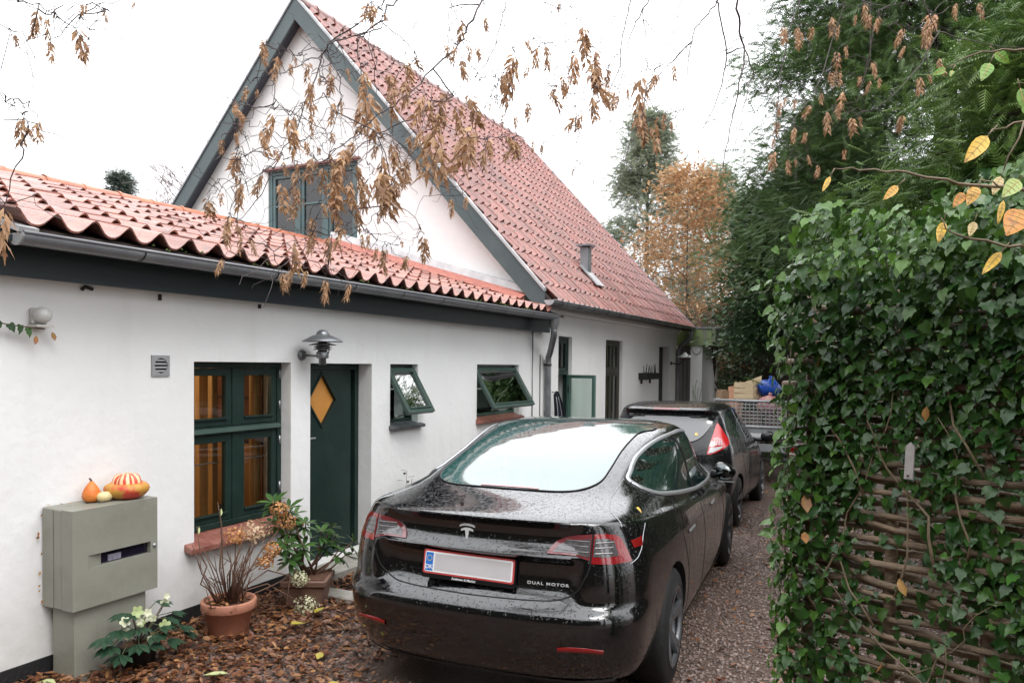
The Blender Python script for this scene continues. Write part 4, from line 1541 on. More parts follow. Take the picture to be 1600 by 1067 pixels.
# side windows: one bright-edged arc each side
arc = [(0.93, 1.165), (1.05, 1.215), (1.29, 1.283), (1.60, 1.340), (1.95, 1.372), (2.30, 1.368), (2.6, 1.315), (2.88, 1.20), (3.10, 1.06), (3.20, 0.965), (3.14, 0.93), (2.8, 0.935), (2.27, 0.957), (1.75, 1.005), (1.35, 1.05), (1.05, 1.095)]
arc_s = smooth_poly(arc, True, 5)
cen = (2.05, 1.15)
inn = [(cen[0] + (y - cen[0]) * .965, cen[1] + (z - cen[1]) * .91) for y, z in arc_s]
for vw, sg in (('S', 1), ('L', -1)):
    SK.patch(arc_s, vw, 0.003, 0.06).build('side_window', m_cglass, sal, False)
    SK.strip(arc_s, vw, 0.030, 0.010, True, .04).build('window_trim', m_chrome, sal, False)
    SK.strip([(2.06, 0.985), (1.99, 1.17), (1.90, 1.36)], vw, 0.075, 0.006).build('door_pillar', m_trim, sal, False)
    # door gaps, charge flap, handles
    SK.strip(smooth_poly([(1.32, 1.05), (1.20, 0.93), (1.32, 0.70), (1.42, 0.50), (1.45, 0.27)], False), vw, 0.007, 0.002).build('door_gap', m_seam, sal, False)
    SK.strip([(2.02, 0.94), (2.06, 0.7), (2.08, 0.27)], vw, 0.007, 0.002).build('door_gap', m_seam, sal, False)
    SK.strip(smooth_poly([(3.2, 0.96), (3.22, 0.7), (3.16, 0.27)], False), vw, 0.007, 0.002).build('door_gap', m_seam, sal, False)
    for y in (1.52, 2.56):
        SK.strip([(y - .11, 0.80), (y + .11, 0.80)], vw, 0.022, 0.006).build('door_handle', m_chrome, sal, False)
    SK.strip([(1.5, 0.235), (3.35, 0.235)], vw, 0.03, 0.008).build('sill_trim', m_trim, sal, False)
    # mirror
    mm = MB()
    mm.lathe([(0.0, 0), (.055, .004), (.078, .03), (.082, .08), (.06, .14), (.02, .175), (0, .18)], (0, 0, 0), 16, axis='Y')
    mv = [(v[0] * 1.0 + .18 * v[2] * 0 - sg * max(0, v[2]) * .45, v[1], v[2] * .95) for v in mm.v]
    mm.v = [(sg * .955 + v[0], 2.95 + v[1], 0.985 + v[2]) for v in mv]
    mo_ = mm.build('mirror', m_blackpaint, sal, False)
    MB().tube([(sg * .84, 3.02, .955), (sg * .92, 3.0, .965), (sg * .98, 3.0, .975)], [.035, .026, .03], 8).build('mirror_arm', m_trim, mo_, False)
    ml_ = MB().lathe([(0, 0), (.066, 0), (.066, -.003), (0, -.003)], (0, 0, 0), 16, axis='Y')
    ml_.v = [(sg * .955 + v[0] * 1.0 - sg * max(0, v[2]) * .45, 2.951 + v[1], 0.985 + v[2] * .95) for v in ml_.v]
    ml_.build('mirror_glass', mat('mirror_silver', (.10, .11, .11), .05, metal=1.0), mo_, False)
    MB().box((sg * .90, 2.945, .905), (sg * 1.03, 2.96, .913)).build('mirror_edge', m_chrome, mo_, False)

# tail lamps: outer part on the wing, inner part on the boot lid
for sg in (1, -1):
    F = lambda P: [(sg * x, z) for x, z in P]
    outer = dense(F([(0.628, 0.866), (0.628, 1.004), (0.68, 1.004), (0.722, 0.995), (0.745, 0.975), (0.775, 0.92), (0.80, 0.868), (0.72, 0.862)]), True, .03)
    inner = dense(F([(0.619, 1.004), (0.619, 0.880), (0.59, 0.888), (0.55, 0.900), (0.405, 0.902), (0.42, 0.935), (0.445, 0.962), (0.49, 0.985), (0.55, 0.998)]), True, .03)
    lo = SK.patch(outer, 'R', 0.006, 0.035).build('tail_light', m_red, sal, False)
    li = SK.patch(inner, 'R', 0.006, 0.035).build('tail_light', mat('smoky_red_lens', (0.16, 0.03, 0.035), 0.14, coat=1.0), sal, False)
    SK.patch(F([(0.632, 0.898), (0.632, 0.982), (0.69, 0.980), (0.715, 0.968), (0.742, 0.90), (0.70, 0.895)]), 'R', 0.0085, 0.03, .002).build('clear_lens', m_lens, lo, False)
    SK.patch(F([(0.615, 0.982), (0.615, 0.895), (0.55, 0.908), (0.435, 0.909), (0.455, 0.94), (0.50, 0.966)]), 'R', 0.0085, 0.03, .002).build('clear_lens', m_lens, li, False)
    for z in (0.912, 0.938, 0.962):
        SK.strip(F([(0.638, z), (0.715, z)]), 'R', 0.010, 0.010).build('light_bar', mat('lamp_bar', (0.20, 0.19, 0.19), .2, metal=.5), lo, False)
        SK.strip(F([(0.45 if z < .92 else .49, z + .006), (0.608, z + .006)]), 'R', 0.008, 0.010).build('light_bar', MATS['lamp_bar'], li, False)
    # red side reflector wrapping behind the flap
    SK.patch([(0.335, 0.925), (0.335, 0.962), (0.44, 0.968), (0.415, 0.926)], 'S' if sg > 0 else 'L', 0.004, 0.03).build('side_marker', m_refl, sal, False)
    SK.strip(smooth_poly(F([(0.49, 0.452), (0.56, 0.458), (0.64, 0.455), (0.70, 0.445)]), False), 'R', 0.028, 0.008).build('reflector', m_refl, sal, False)
    # boot lid gap: down from the deck, round under the lamp and along the bottom
    SK.strip(smooth_poly(F([(0.6235, 1.0), (0.6235, 0.9), (0.622, 0.845), (0.595, 0.78), (0.565, 0.73), (0.50, 0.685), (0.37, 0.668), (0.0, 0.662)]), False), 'R', 0.008, 0.002).build('boot_gap', m_seam, sal, False)
    SK.strip(smooth_poly([(sg * .60, 0.92), (sg * .60, 0.70), (sg * .61, 0.58), (sg * .66, 0.41), (sg * .74, 0.32)], False), 'T', 0.004, 0.003).build('wing_gap', m_chrome, sal, False)  # edge glints along these gaps painted as pale satin strips
    SK.strip(smooth_poly([(0.56, 1.01), (0.47, .97), (.41, .925), (.34, .88), (.28, .855)], False), 'S' if sg > 0 else 'L', 0.0045, 0.003).build('wing_gap', m_chrome, sal, False)
# diffuser
SK.strip([(-.72, .262), (-.4, .25), (0, .247), (.4, .25), (.72, .262)], 'R', 0.03, 0.012).build('bumper_lip', mat('grey_plastic_dark', (.03, .03, .032), .5), sal, False)
# badge: a tapering T with a curved bar over it
bd = MB()
tp = [(-.0085, .0), (-.0012, -.052), (.0012, -.052), (.0085, .0), (.028, -.004), (.026, .004), (.010, .010), (-.010, .010), (-.026, .004), (-.028, -.004)]
hb = SK.hit(-0.045, 0.965, 'R')
fb = lambda u, v, h: (u, hb[0].y - .006 - h + (v) * .10, 0.993 + v)
bd.prism(tp, 0, .004, 0, fb)
arc_b = [(.034 * t, .0125 + .006 * (1 - t * t)) for t in np.linspace(-1, 1, 9)] + [(.033 * t, .0195 + .0075 * (1 - t * t)) for t in np.linspace(1, -1, 9)]
bd.prism(arc_b, 0, .004, 0, fb)
bd.v = [((v[0]) * 1.3 - .045, v[1], .978 + (v[2] - .993) * 1.3) for v in bd.v]
bd.build('badge', m_silver, sal, False)
# registration plate
hp = SK.hit(0.0, 0.79, 'R')
PY = hp[0].y
PM = Matrix.Translation((-0.022, PY - .028, 0.797)) @ Matrix.Rotation(R(2.0), 4, 'Z') @ Matrix.Rotation(R(-9), 4, 'X') @ Matrix.Rotation(R(1.2), 4, 'Y')


def rrect(w_, h_, r_, n=4):
    P = []
    for cx2, cz2, a0 in ((w_ / 2 - r_, h_ / 2 - r_, 0), (-w_ / 2 + r_, h_ / 2 - r_, PI / 2), (-w_ / 2 + r_, -h_ / 2 + r_, PI), (w_ / 2 - r_, -h_ / 2 + r_, 1.5 * PI)):
        for k in range(n + 1):
            a = a0 + PI / 2 * k / n
            P.append((cx2 + r_ * math.cos(a), cz2 + r_ * math.sin(a)))
    return P


fp = lambda u, v, h: tuple(PM @ Vector((u, -h, v)))
ph = MB().prism(rrect(.530, .150, .012), -.012, .004, 0, lambda u, v, h: fp(u, v - .010, h)).build('number_plate', m_trim, sal, False)
MB().prism(rrect(.516, .124, .012), .004, .006, 0, fp).build('red_border', mat('plate_red', (.50, .06, .06), .4), ph, False)
MB().prism(rrect(.498, .106, .010), .006, .0072, 0, fp).build('white_field', mat('plate_white', (.78, .78, .78), .35), ph, False)
MB().prism([(-.244, -.047), (-.202, -.047), (-.202, .047), (-.244, .047)], .0072, .0082, 0, fp).build('blue_band', mat('plate_blue', (.02, .16, .55), .4), ph, False)
MB().prism([(-.192, -.044), (.240, -.044), (.240, .044), (-.192, .044)], .0072, .0079, 0, fp).build('blank_field', mat('plate_grey', (.50, .48, .49), .45, (.56, .54, .55), 3), ph, False)
tx = text_mesh('DK', .032, .0005, 1.0, .0006)
tx.materials.append(m_white)
TXM = lambda u, v, h: PM @ Matrix.Translation((u, -h, v)) @ Matrix.Rotation(PI / 2, 4, 'X')
link('lettering', tx, ph, False, WM[ph].inverted() @ WM[sal] @ TXM(-.223, -.028, .009) if False else TXM(-.223, -.028, .009))
st = MB()
for k in range(12):
    a = 2 * PI * k / 12
    c_ = (-.223 + .014 * math.cos(a), .018 + .014 * math.sin(a))
    st.prism([(c_[0] + .0026 * math.cos(q * 2 * PI / 5 + PI / 2), c_[1] + .0026 * math.sin(q * 2 * PI / 5 + PI / 2)) for q in range(5)], .0082, .0088, 0, fp)
so_ = st.build('star_ring', mat('plate_yellow', (.7, .55, .05), .4), ph, False)
so_['kind'] = 'stuff'
tx = text_mesh('Andersen & Martini', .017, .0004, 1.0, .0003)
tx.materials.append(m_white)
link('lettering', tx, ph, False, TXM(-.02, -.0745, .006))
hd2 = SK.hit(0.40, 0.745, 'R')
hd3 = SK.hit(0.30, 0.745, 'R')
yw = math.atan2(hd2[0].y - hd3[0].y, .1)
tx = text_mesh('DUAL MOTOR', .021, .001, 1.25, .0003)
tx.materials.append(m_silver)
for v in tx.vertices:
    v.co.x *= 1.35
link('lettering', tx, sal, False, stand((0.405, SK.hit(.405, .742, 'R')[0].y - .006, .742), 0.05, yw))

# ------------------------------------------------------------------ dark grey hatchback in front of it
HA = R(2.0)
hat = thing('parked_car', 'dark grey hatchback with red and clear tail lamp standing ahead of the saloon', 'car', (-2.36, 8.55, -0.04), HA, 'cars parked nose to tail in the drive')
hat.rotation_euler = (-0.035, 0, HA)
WM[hat] = Matrix.Translation((-2.36, 8.55, -0.04)) @ Matrix.Rotation(HA, 4, 'Z') @ Matrix.Rotation(-0.035, 4, 'X')
H_ROWS = [
    (0.35, 0.22, 3.70, 0.20, 0.70, 0.60, 0.60, .04, .10, 0, 0),
    (0.10, 0.26, 3.88, 0.22, 0.81, 0.74, 0.70, .06, .14, 0, 0),
    (0.02, 0.40, 3.94, 0.35, 0.845, 0.79, 0.74, .08, .16, 0, 0),
    (0.0, 0.52, 3.96, 0.45, 0.858, 0.81, 0.76, .08, .17, 0, 0),
    (0.015, 0.62, 3.96, 0.55, 0.861, 0.81, 0.76, .08, .17, 0, 0),
    (0.10, 0.68, 3.95, 0.60, 0.861, 0.80, 0.76, .08, .16, 0, 0),
    (0.125, 0.80, 3.92, 0.68, 0.855, 0.79, 0.75, .08, .15, 0, 0),
    (0.15, 0.92, 3.85, 0.75, 0.842, 0.775, 0.73, .08, .15, 0, 0.02),
    (0.185, 0.99, 3.70, 0.82, 0.822, 0.755, 0.70, .08, .15, 0, 0.03),
    (0.235, 1.06, 3.40, 0.90, 0.79, 0.725, 0.66, .08, .14, 0, 0.03),
    (0.30, 1.14, 3.05, 1.03, 0.75, 0.69, 0.62, .07, .13, 0, 0.01),
    (0.39, 1.25, 2.75, 1.18, 0.695, 0.645, 0.60, .06, .11, 0, 0),
    (0.46, 1.33, 2.52, 1.29, 0.65, 0.61, 0.58, .05, .09, -.03, 0),
    (0.44, 1.375, 2.35, 1.37, 0.625, 0.59, 0.56, .05, .08, -.09, 0),
    (0.45, 1.40, 2.2, 1.41, 0.605, 0.57, 0.55, .05, .08, -.08, 0),
    (0.60, 1.44, 2.05, 1.45, 0.56, 0.53, 0.52, .04, .07, 0, 0.005),
    (0.85, 1.468, 1.85, 1.475, 0.44, 0.42, 0.41, .03, .05, 0, 0),
    (1.1, 1.482, 1.65, 1.485, 0.24, 0.22, 0.22, .02, .03, 0, 0),
]
m_greypaint = car_paint('wet_grey_paint', (0.010, 0.010, 0.011), 0.4, 0.15)
m_greypaint.node_tree.nodes['Principled BSDF'].inputs['Coat Weight'].default_value = 0.6
AX2 = [(0.70, 0.305), (3.19, 0.305)]
hb_me = carve(car_body(H_ROWS), AX2, 0.34, 0.58)
hb_me.materials.append(m_greypaint)
hb_me.materials.append(m_arch)
paint_arches(hb_me, AX2, 0.34, 0.58)
link('body', hb_me, hat, False)
SK2 = Skin(hb_me)
for (y, z) in AX2:
    for s in (1, -1):
        wheel(hat, y, z, s, 0.305, 0.205, 0.195, 0.845)
m_hglass = mat('hatch_glass', (0.012, 0.013, 0.015), 0.04, spec=1.0, coat=0.6)
SK2.patch(smooth_poly(mirror_x([(0.0, 1.005), (0.30, 1.01), (0.43, 1.06), (0.505, 1.16), (0.535, 1.25), (0.54, 1.33), (0.0, 1.345)]), True, 3), 'R', 0.012, 0.05).build('rear_window', m_hglass, hat, False)
SK2.patch([(-.16, 1.382), (.16, 1.382), (.16, 1.402), (-.16, 1.402)], 'R', 0.004, .04).build('brake_light', m_refl, hat, False)
SK2.strip([(0, 1.03), (-.12, 1.035), (-.3, 1.05)], 'R', 0.02, 0.02).build('wiper', m_trim, hat, False)
for vw, sg in (('S', 1), ('L', -1)):
    F = lambda P: [(sg * x, z) for x, z in P]
    lampv = [(.53, .885), (.62, .905), (.70, .955), (.735, 1.0), (.722, 1.05), (.675, 1.12), (.60, 1.225), (.58, 1.22), (.565, 1.10), (.548, .99)]
    lampv = [(sg * x, z) for x, z in lampv]
    tl = SK2.patch(smooth_poly(lampv, True, 3), 'R', 0.012, 0.03, .01).build('tail_light', mat('bright_red_lens', (0.55, 0.015, 0.02), 0.15, coat=1.0), hat, False)
    SK2.patch(F([(.54, .897), (.61, .915), (.675, .955), (.68, .975), (.555, .955)]), 'R', 0.016, 0.02, .002).build('clear_lens', mat('reversing_lens', (.62, .60, .60), .2, coat=1.0), tl, False)
    SK2.patch(F([(.562, .97), (.675, .99), (.66, 1.05), (.61, 1.075), (.575, 1.06)]), 'R', 0.016, 0.02, .002).build('clear_lens', mat('pink_lens', (.55, .26, .26), .2, coat=1.0), tl, False)
    for k in range(4):
        SK2.strip(F([(.575 + k * .026, .98 + k * .003), (.58 + k * .024, 1.05)]), 'R', 0.005, 0.020).build('lamp_rib', m_refl, tl, False)
    sw = smooth_poly([(0.60, 1.12), (0.60, 1.20), (0.74, 1.31), (0.98, 1.375), (1.45, 1.40), (1.95, 1.375), (2.35, 1.27), (2.75, 1.05), (2.70, 1.0), (1.8, 1.0), (1.0, 1.06)], True, 4)
    SK2.patch(sw, vw, 0.004, 0.06).build('side_window', m_cglass, hat, False)
    SK2.strip([(1.52, .98), (1.48, 1.2), (1.42, 1.40)], vw, 0.06, 0.007).build('door_pillar', m_trim, hat, False)
    for y in (1.15, 2.05):
        SK2.strip([(y - .09, .88), (y + .09, .88)], vw, .03, .02).build('door_handle', m_greypaint, hat, False)
    for pts in ([(0.95, .98), (1.0, .8), (1.12, .55), (1.15, .26)], [(1.55, .97), (1.58, .6), (1.58, .26)], [(2.72, 1.0), (2.72, .6), (2.66, .26)]):
        SK2.strip(smooth_poly(pts, False), vw, .008, .002).build('door_gap', m_seam, hat, False)
    SK2.strip(smooth_poly([(.24, .80), (.20, .72), (.24, .66)], False), vw, .008, .002).build('wing_gap', m_seam, hat, False)
    mm = MB()
    mm.lathe([(0.0, 0), (.055, .004), (.078, .03), (.082, .07), (.06, .12), (.02, .155), (0, .16)], (0, 0, 0), 16, axis='Y')
    mm.v = [(sg * .97 + v[0] * 1.25, 2.45 + v[1], 1.0 + v[2] * 1.0) for v in mm.v]
    mo_ = mm.build('mirror', m_greypaint, hat, False)
    MB().tube([(sg * .76, 2.55, .96), (sg * .84, 2.52, .955), (sg * .92, 2.50, .965)], [.03, .025, .03], 8).build('mirror_arm', m_trim, mo_, False)
SK2.strip([(-.70, .88), (-.4, .87), (.4, .87), (.70, .88)], 'R', .012, .003).build('hatch_gap', m_seam, hat, False)
SK2.strip(smooth_poly([(.42, .5), (.47, 1.0), (.48, 1.8)], False), 'T', .012, .004).build('roof_strip', m_trim, hat, False)
SK2.strip(smooth_poly([(-.42, .5), (-.47, 1.0), (-.48, 1.8)], False), 'T', .012, .004).build('roof_strip', m_trim, hat, False)

for (car, sk, u, v, vw, lab) in ((sal, SK, .775, .58, 'T', 'small yellow leaf stuck on the right haunch of the black saloon'), (hat, SK2, .40, 1.085, 'R', 'small yellow leaf stuck to the rear window of the hatchback')):
    h_ = sk.hit(u, v, vw)
    Wm = WM[car]
    lf_ = MB().add([(0, 0, 0), (.012, .02, .004), (.045, 0, .002), (.012, -.02, .004), (.03, .018, .006), (.03, -.018, .006)], [(0, 3, 5, 2), (0, 2, 4, 1)])
    o_ = lf_.build('fallen_leaf', mat('wet_yellow_leaf', (.70, .48, .12), .4))
    o_.matrix_world = Wm @ Matrix.Translation(h_[0] + h_[1] * .014) @ h_[1].to_track_quat('Z', 'Y').to_matrix().to_4x4() @ Matrix.Rotation(2.2, 4, 'Z')
    tag(o_, lab, 'leaf')
# ------------------------------------------------------------------ gravel and fallen leaves
m_stone = mat('wet_gravel', (0.18, 0.118, 0.095), 0.34, (0.30, 0.23, 0.20), 60, (0.3, 0.7), spec=0.5, tint=(0.055, 0.036, 0.030))
m_leaf = mat('fallen_leaf', (0.15, 0.052, 0.024), 0.38, (0.085, 0.030, 0.017), 30, (0.3, 0.7), spec=0.5, tint=(0.40, 0.20, 0.075), trans=0.12)


def gzz(y):
    return -0.035 * np.clip(y - 7.5, 0, 4.5)


def stones(n, x0, x1, y0, y1, smin, smax, keep=None):
    x = RNG.uniform(x0, x1, n)
    y = y0 + (y1 - y0) * RNG.uniform(0, 1, n) ** 1.35
    if keep is not None:
        k = keep(x, y)
        x, y = x[k], y[k]
    return np.c_[x, y, gzz(y)], RNG.uniform(smin, smax, len(x))


def under_car(x, y):
    return (x > -2.9 - .05 * (y - 3.6)) & (x < -1.38 - .055 * np.maximum(0, y - 4)) & (y > 3.7) & (y < 12.0)


p1, s1 = stones(40000, -1.7, 0.7, 2.1, 13.0, .006, .0145, lambda x, y: ~under_car(x, y))
p2, s2 = stones(11000, -4.3, -0.4, 2.2, 4.6, .005, .012, lambda x, y: ~under_car(x, y))
P = np.concatenate([p1, p2]); S = np.concatenate([s1, s2])
P[:, 2] += S * .25
bm = bmesh.new()
bmesh.ops.create_icosphere(bm, subdivisions=1, radius=1.0)
tv = np.array([v.co[:] for v in bm.verts]); tf = np.array([[v.index for v in f.verts] for f in bm.faces])
bm.free()
tv = tv * (1 + RNG.uniform(-.18, .18, (len(tv), 1)))
Mx = rand_rot(len(P)) * S[:, None, None]
Mx[:, 2, :] *= 0.75
tn = RNG.beta(1.2, 1.6, len(P))
go = link('gravel', scatter('gravel', tv, tf, P, Mx, m_stone, tn, False))
tag(go, 'small wet brown and grey gravel stones on the drive', 'gravel', kind='stuff')

LEAF_V = np.array([(0, 0, 0), (.25, .22, .05), (.6, .27, .07), (1.0, 0, .03), (.6, -.27, .07), (.25, -.22, .05), (.5, 0, -.03)])
LEAF_F = np.array([(0, 6, 1), (1, 6, 2), (2, 6, 3), (3, 6, 4), (4, 6, 5), (5, 6, 0)])


def leaf_litter(n, x0, x1, y0, y1, keep, lo, hi):
    x = RNG.uniform(x0, x1, n); y = RNG.uniform(y0, y1, n)
    k = keep(x, y)
    x, y = x[k], y[k]
    s = RNG.uniform(lo, hi, len(x))
    z = gzz(y) + RNG.uniform(.004, .045, len(x))
    return np.c_[x, y, z], s


# a thick drift along the wall that thins towards the wheels
def drift(x, y):
    d_ = (x + 4.38) / 1.9 + (y - 3.2) * .10
    dens = np.clip(1.15 - d_ * .95, 0.05, 1)
    return (RNG.uniform(0, 1, len(x)) < dens) & (x > -4.36) & ~((x > -2.75) & (y > 3.55))


q1, t1 = leaf_litter(26000, -4.38, -1.0, 2.0, 5.6, drift, .024, .066)
q2, t2 = leaf_litter(5200, -1.7, 1.0, 2.2, 13.0, lambda x, y: (RNG.uniform(0, 1, len(x)) < .45) & ~under_car(x, y), .025, .06)
q3, t3 = leaf_litter(900, -4.3, -2.7, 5.5, 17, lambda x, y: x < 0, .03, .06)
q4, t4 = leaf_litter(3500, -6, 3, 12, 24, lambda x, y: (x > -3.4) | (y > 19.5), .05, .10)
Q = np.concatenate([q1, q2, q3, q4]); T = np.concatenate([t1, t2, t3, t4])
n1 = len(q1)
Mx = rand_rot(len(Q), R(34)) * T[:, None, None]
Mx[:, :, 1] *= RNG.uniform(.55, 1.35, len(Q))[:, None]
tn = RNG.beta(.55, 1.9, len(Q))
lo_ = link('fallen_leaves', scatter('fallen_leaves', LEAF_V, LEAF_F, Q, Mx, m_leaf, tn, True))
tag(lo_, 'drift of wet brown autumn leaves over the ground', 'fallen leaves', kind='stuff')
m_yel = mat('yellow_leaf', (0.50, 0.40, 0.06), 0.45, (0.38, 0.33, 0.07), 30, trans=0.15)
m_palel = mat('pale_green_leaf', (0.50, 0.55, 0.28), 0.45, (0.42, 0.46, 0.2), 30, trans=0.15)
for (x, y, s, m, lab) in ((-4.13, 2.62, .13, m_palel, 'pale green leaf lying at the foot of the white wall beside the cabinet post'),
                          (-3.38, 3.16, .14, m_palel, 'large pale green leaf on the brown litter before the terracotta pot'),
                          (-3.48, 3.10, .085, m_yel, 'bright yellow leaf touching the large pale green one'),
                          (-3.66, 4.22, .13, m_yel, 'yellow-green leaf lying just behind the terracotta pot'),
                          (-3.58, 4.02, .14, m_yel, 'yellow leaf below the square planter'),
                          (-3.12, 3.66, .09, m_yel, 'small yellow leaf in the middle of the brown litter'),
                          (-2.72, 3.35, .08, m_yel, 'narrow yellow leaf near the rear bumper of the saloon'),
                          (-3.05, 5.0, .09, m_yel, 'yellow leaf on the stone edge by the doorstep')):
    me = fast_mesh('yellow_leaf', LEAF_V * s, LEAF_F, m, True)
    o = link('yellow_leaf', me)
    o.location = (x, y, .05)
    o.rotation_euler = (random.uniform(-.2, .2), random.uniform(-.2, .2), random.uniform(0, 6.28))
    tag(o, lab, 'leaf', 'bright leaves on the litter')

# ------------------------------------------------------------------ trees
def bark(name, c):
    return mat(name, c, 0.85, tuple(q * .55 for q in c), 12, bump=0.6, bscale=25)


m_bark = bark('dark_bark', (0.06, 0.045, 0.035))
m_barkg = bark('grey_bark', (0.11, 0.095, 0.085))
SPR_V = [(0, 0, 0)]
SPR_F = []
_v, _f = [], []
def _tri(a, b, c):
    k = len(_v)
    _v.extend([a, b, c]); _f.append((k, k + 1, k + 2))
for k in range(7):
    u = k / 7
    ln = .42 * (1 - u * .65)
    for sg in (1, -1):
        _tri((u, 0.0, -.06 * u), (u + .09, 0.0, -.06 * u), (u + ln * .75, sg * ln * .62, -.10 * u - .06))
_tri((.0, -.02, 0), (.0, .02, 0), (1.1, 0, -.10))
SPRAY_V, SPRAY_F = np.array(_v), np.array(_f)
BL_V = np.array([(0, 0, 0), (.5, .26, .06), (1, 0, 0), (.5, -.26, .06)])
BL_F = np.array([(0, 3, 2), (0, 2, 1)])


def evergreen(label, base, height, prof, nb, per, slen, m, barkm, trunk_r=.16, droop=.35, z0=.1, cat='tree', name='evergreen_tree', tmpl=None, lean=(0, 0), group='trees and shrubs behind the drive', wide=0.25, up=0.1, topf=1):
    """prof(h 0..1) -> crown radius; boughs carry sprays so that clumps and gaps form"""
    t = thing(name, label, cat, base, 0, group)
    b = np.array(base, float)
    tr = MB()
    tp = [Vector(base) + Vector((lean[0] * q, lean[1] * q, height * q)) for q in np.linspace(0, .97, 8)]
    tr.tube(tp, list(trunk_r * (1 - np.linspace(0, .95, 8))), 9)
    for _ in range(min(nb, 26)):
        h = RNG.uniform(z0, .9)
        a = RNG.uniform(0, 2 * PI)
        r_ = prof(h) * .75
        p0 = Vector(base) + Vector((lean[0] * h, lean[1] * h, height * h))
        tr.tube([p0, p0 + Vector((math.cos(a) * r_ * .5, math.sin(a) * r_ * .5, r_ * .18)), p0 + Vector((math.cos(a) * r_, math.sin(a) * r_, r_ * .1))], [trunk_r * .28, trunk_r * .15, .01], 5, cap=False)
    tr.build('trunk', barkm, t)
    pos, dirs, tint = [], [], []
    for i in range(nb):
        h = RNG.uniform(z0, 1.0) if (i % 6 or not topf) else RNG.uniform(.8, 1)
        a = RNG.uniform(0, 2 * PI)
        rr = prof(h) * RNG.uniform(.7, 1.08)
        n_ = max(3, int(per * RNG.uniform(.6, 1.4)))
        u = RNG.uniform(.25, 1, n_) ** .7
        cl = RNG.normal(0, wide, (n_, 3)) * np.array([1, 1, .55])
        d = np.array([math.cos(a), math.sin(a), 0])
        c = b + np.array([lean[0] * h, lean[1] * h, height * h])
        p = c + d * (rr * u)[:, None] + np.array([0, 0, 1]) * (rr * (.22 * u - droop * u * u))[:, None] + cl
        pos.append(p)
        dd = d * .8 + RNG.normal(0, .45, (n_, 3)) + np.array([0, 0, up - droop * .6])
        dirs.append(dd)
        tint.append(np.clip(RNG.normal(.35 + RNG.uniform(-.25, .35), .15, n_), 0, 1))
    pos = np.concatenate(pos); dirs = np.concatenate(dirs); tint = np.concatenate(tint)
    tvv, tff = tmpl or (SPRAY_V, SPRAY_F)
    fr = frames(dirs, np.array([0, 0, 1.0]) + RNG.normal(0, .4, dirs.shape)) * (slen * RNG.uniform(.65, 1.3, len(pos)))[:, None, None]
    cr = link('crown', scatter('crown', tvv, tff, pos, fr, m, tint, False), t, True)
    return t


m_ever1 = mat('cypress_green', (0.040, 0.085, 0.028), 0.5, tint=(0.115, 0.19, 0.055), trans=0.3)
m_ever2 = mat('yew_green', (0.050, 0.105, 0.024), 0.5, tint=(0.15, 0.23, 0.048), trans=0.3)
m_ever3 = mat('dark_laurel', (0.032, 0.075, 0.030), 0.4, tint=(0.085, 0.15, 0.055), spec=0.5, trans=0.25)
m_pinegr = mat('hazed_conifer', (0.17, 0.205, 0.14), 0.6, tint=(0.29, 0.32, 0.22), trans=0.45)  # distance haze put into the colour: paler and greyer than near foliage
m_orange = mat('orange_beech', (0.36, 0.19, 0.095), 0.5, tint=(0.54, 0.37, 0.20), trans=0.4)
m_brown = mat('brown_twig', (0.075, 0.055, 0.045), 0.8)

evergreen('tall dark cypress with feathery sprays rising highest behind the ivy fence', (0.75, 13.5, -.15), 13.5,
          lambda h: 4.0 * (1 - h) ** .5 * (.3 + .7 * min(1, h * 3.3)), 800, 150, .20, m_ever1, m_bark, .26, .26, .25, wide=.30)
evergreen('dark evergreen with its trunk leaning over the mesh trailer', (-1.55, 16.4, -.15), 5.6,
          lambda h: 1.2 * math.sin(PI * min(1, .18 + h * .8)) ** .8, 210, 150, .115, m_ever3, m_bark, .17, .35, .42, tmpl=(BL_V, BL_F), lean=(-.75, .2), wide=.26)
evergreen('bright green feathery yew leaning over the top of the ivy fence', (1.6, 7.6, -.02), 5.0,
          lambda h: 2.1 * math.sin(PI * min(1, .12 + h * .85)) ** .7, 260, 120, .17, m_ever2, m_bark, .14, .28, .3, wide=.24)
evergreen('rounded dark green bush between the orange beech and the cypress', (-1.3, 20.2, -.15), 8.4,
          lambda h: 2.0 * math.sin(PI * min(1, .2 + h * .78)) ** .7, 300, 90, .26, m_ever1, m_bark, .16, .3, .2, wide=.28)
evergreen('slender conifer in haze-paled grey-green standing far beyond the roof', (-7.2, 24.5, 0), 10.2,
          lambda h: 3.6 * (1 - h) ** .85 + .06, 260, 46, .30, m_pinegr, m_barkg, .14, .3, .2, wide=.26, topf=0)
evergreen('orange-leaved beech between the house roof and the dark trees', (-5.0, 20.9, 0), 7.2,
          lambda h: 2.1 * math.sin(PI * min(1, .15 + h * .8)) ** .9, 250, 54, .125, m_orange, m_barkg, .06, .1, .22, tmpl=(BL_V, BL_F), name='beech_tree', wide=.28, up=.2, topf=0)
evergreen('haze-paled grey-green conifer directly behind the orange beech', (-5.6, 27.5, 0), 9.0,
          lambda h: 3.0 * (1 - h) ** .7 + .08, 220, 52, .30, m_pinegr, m_barkg, .14, .3, .12, wide=.28, topf=0)
evergreen('dense dark shrub directly behind the crates on the trailer', (-1.5, 18.0, -.15), 3.0,
          lambda h: 1.7 * math.sin(PI * min(1, .25 + h * .7)), 150, 80, .13, m_ever3, m_bark, .1, .3, .05, 'shrub', 'evergreen_shrub', (BL_V, BL_F))
evergreen('low dark evergreen shrub in the shade beside the trailer', (-3.2, 21.5, 0), 3.8,
          lambda h: 1.9 * math.sin(PI * min(1, .25 + h * .7)), 110, 70, .14, m_ever3, m_bark, .1, .3, .05, 'shrub', 'evergreen_shrub', (BL_V, BL_F))
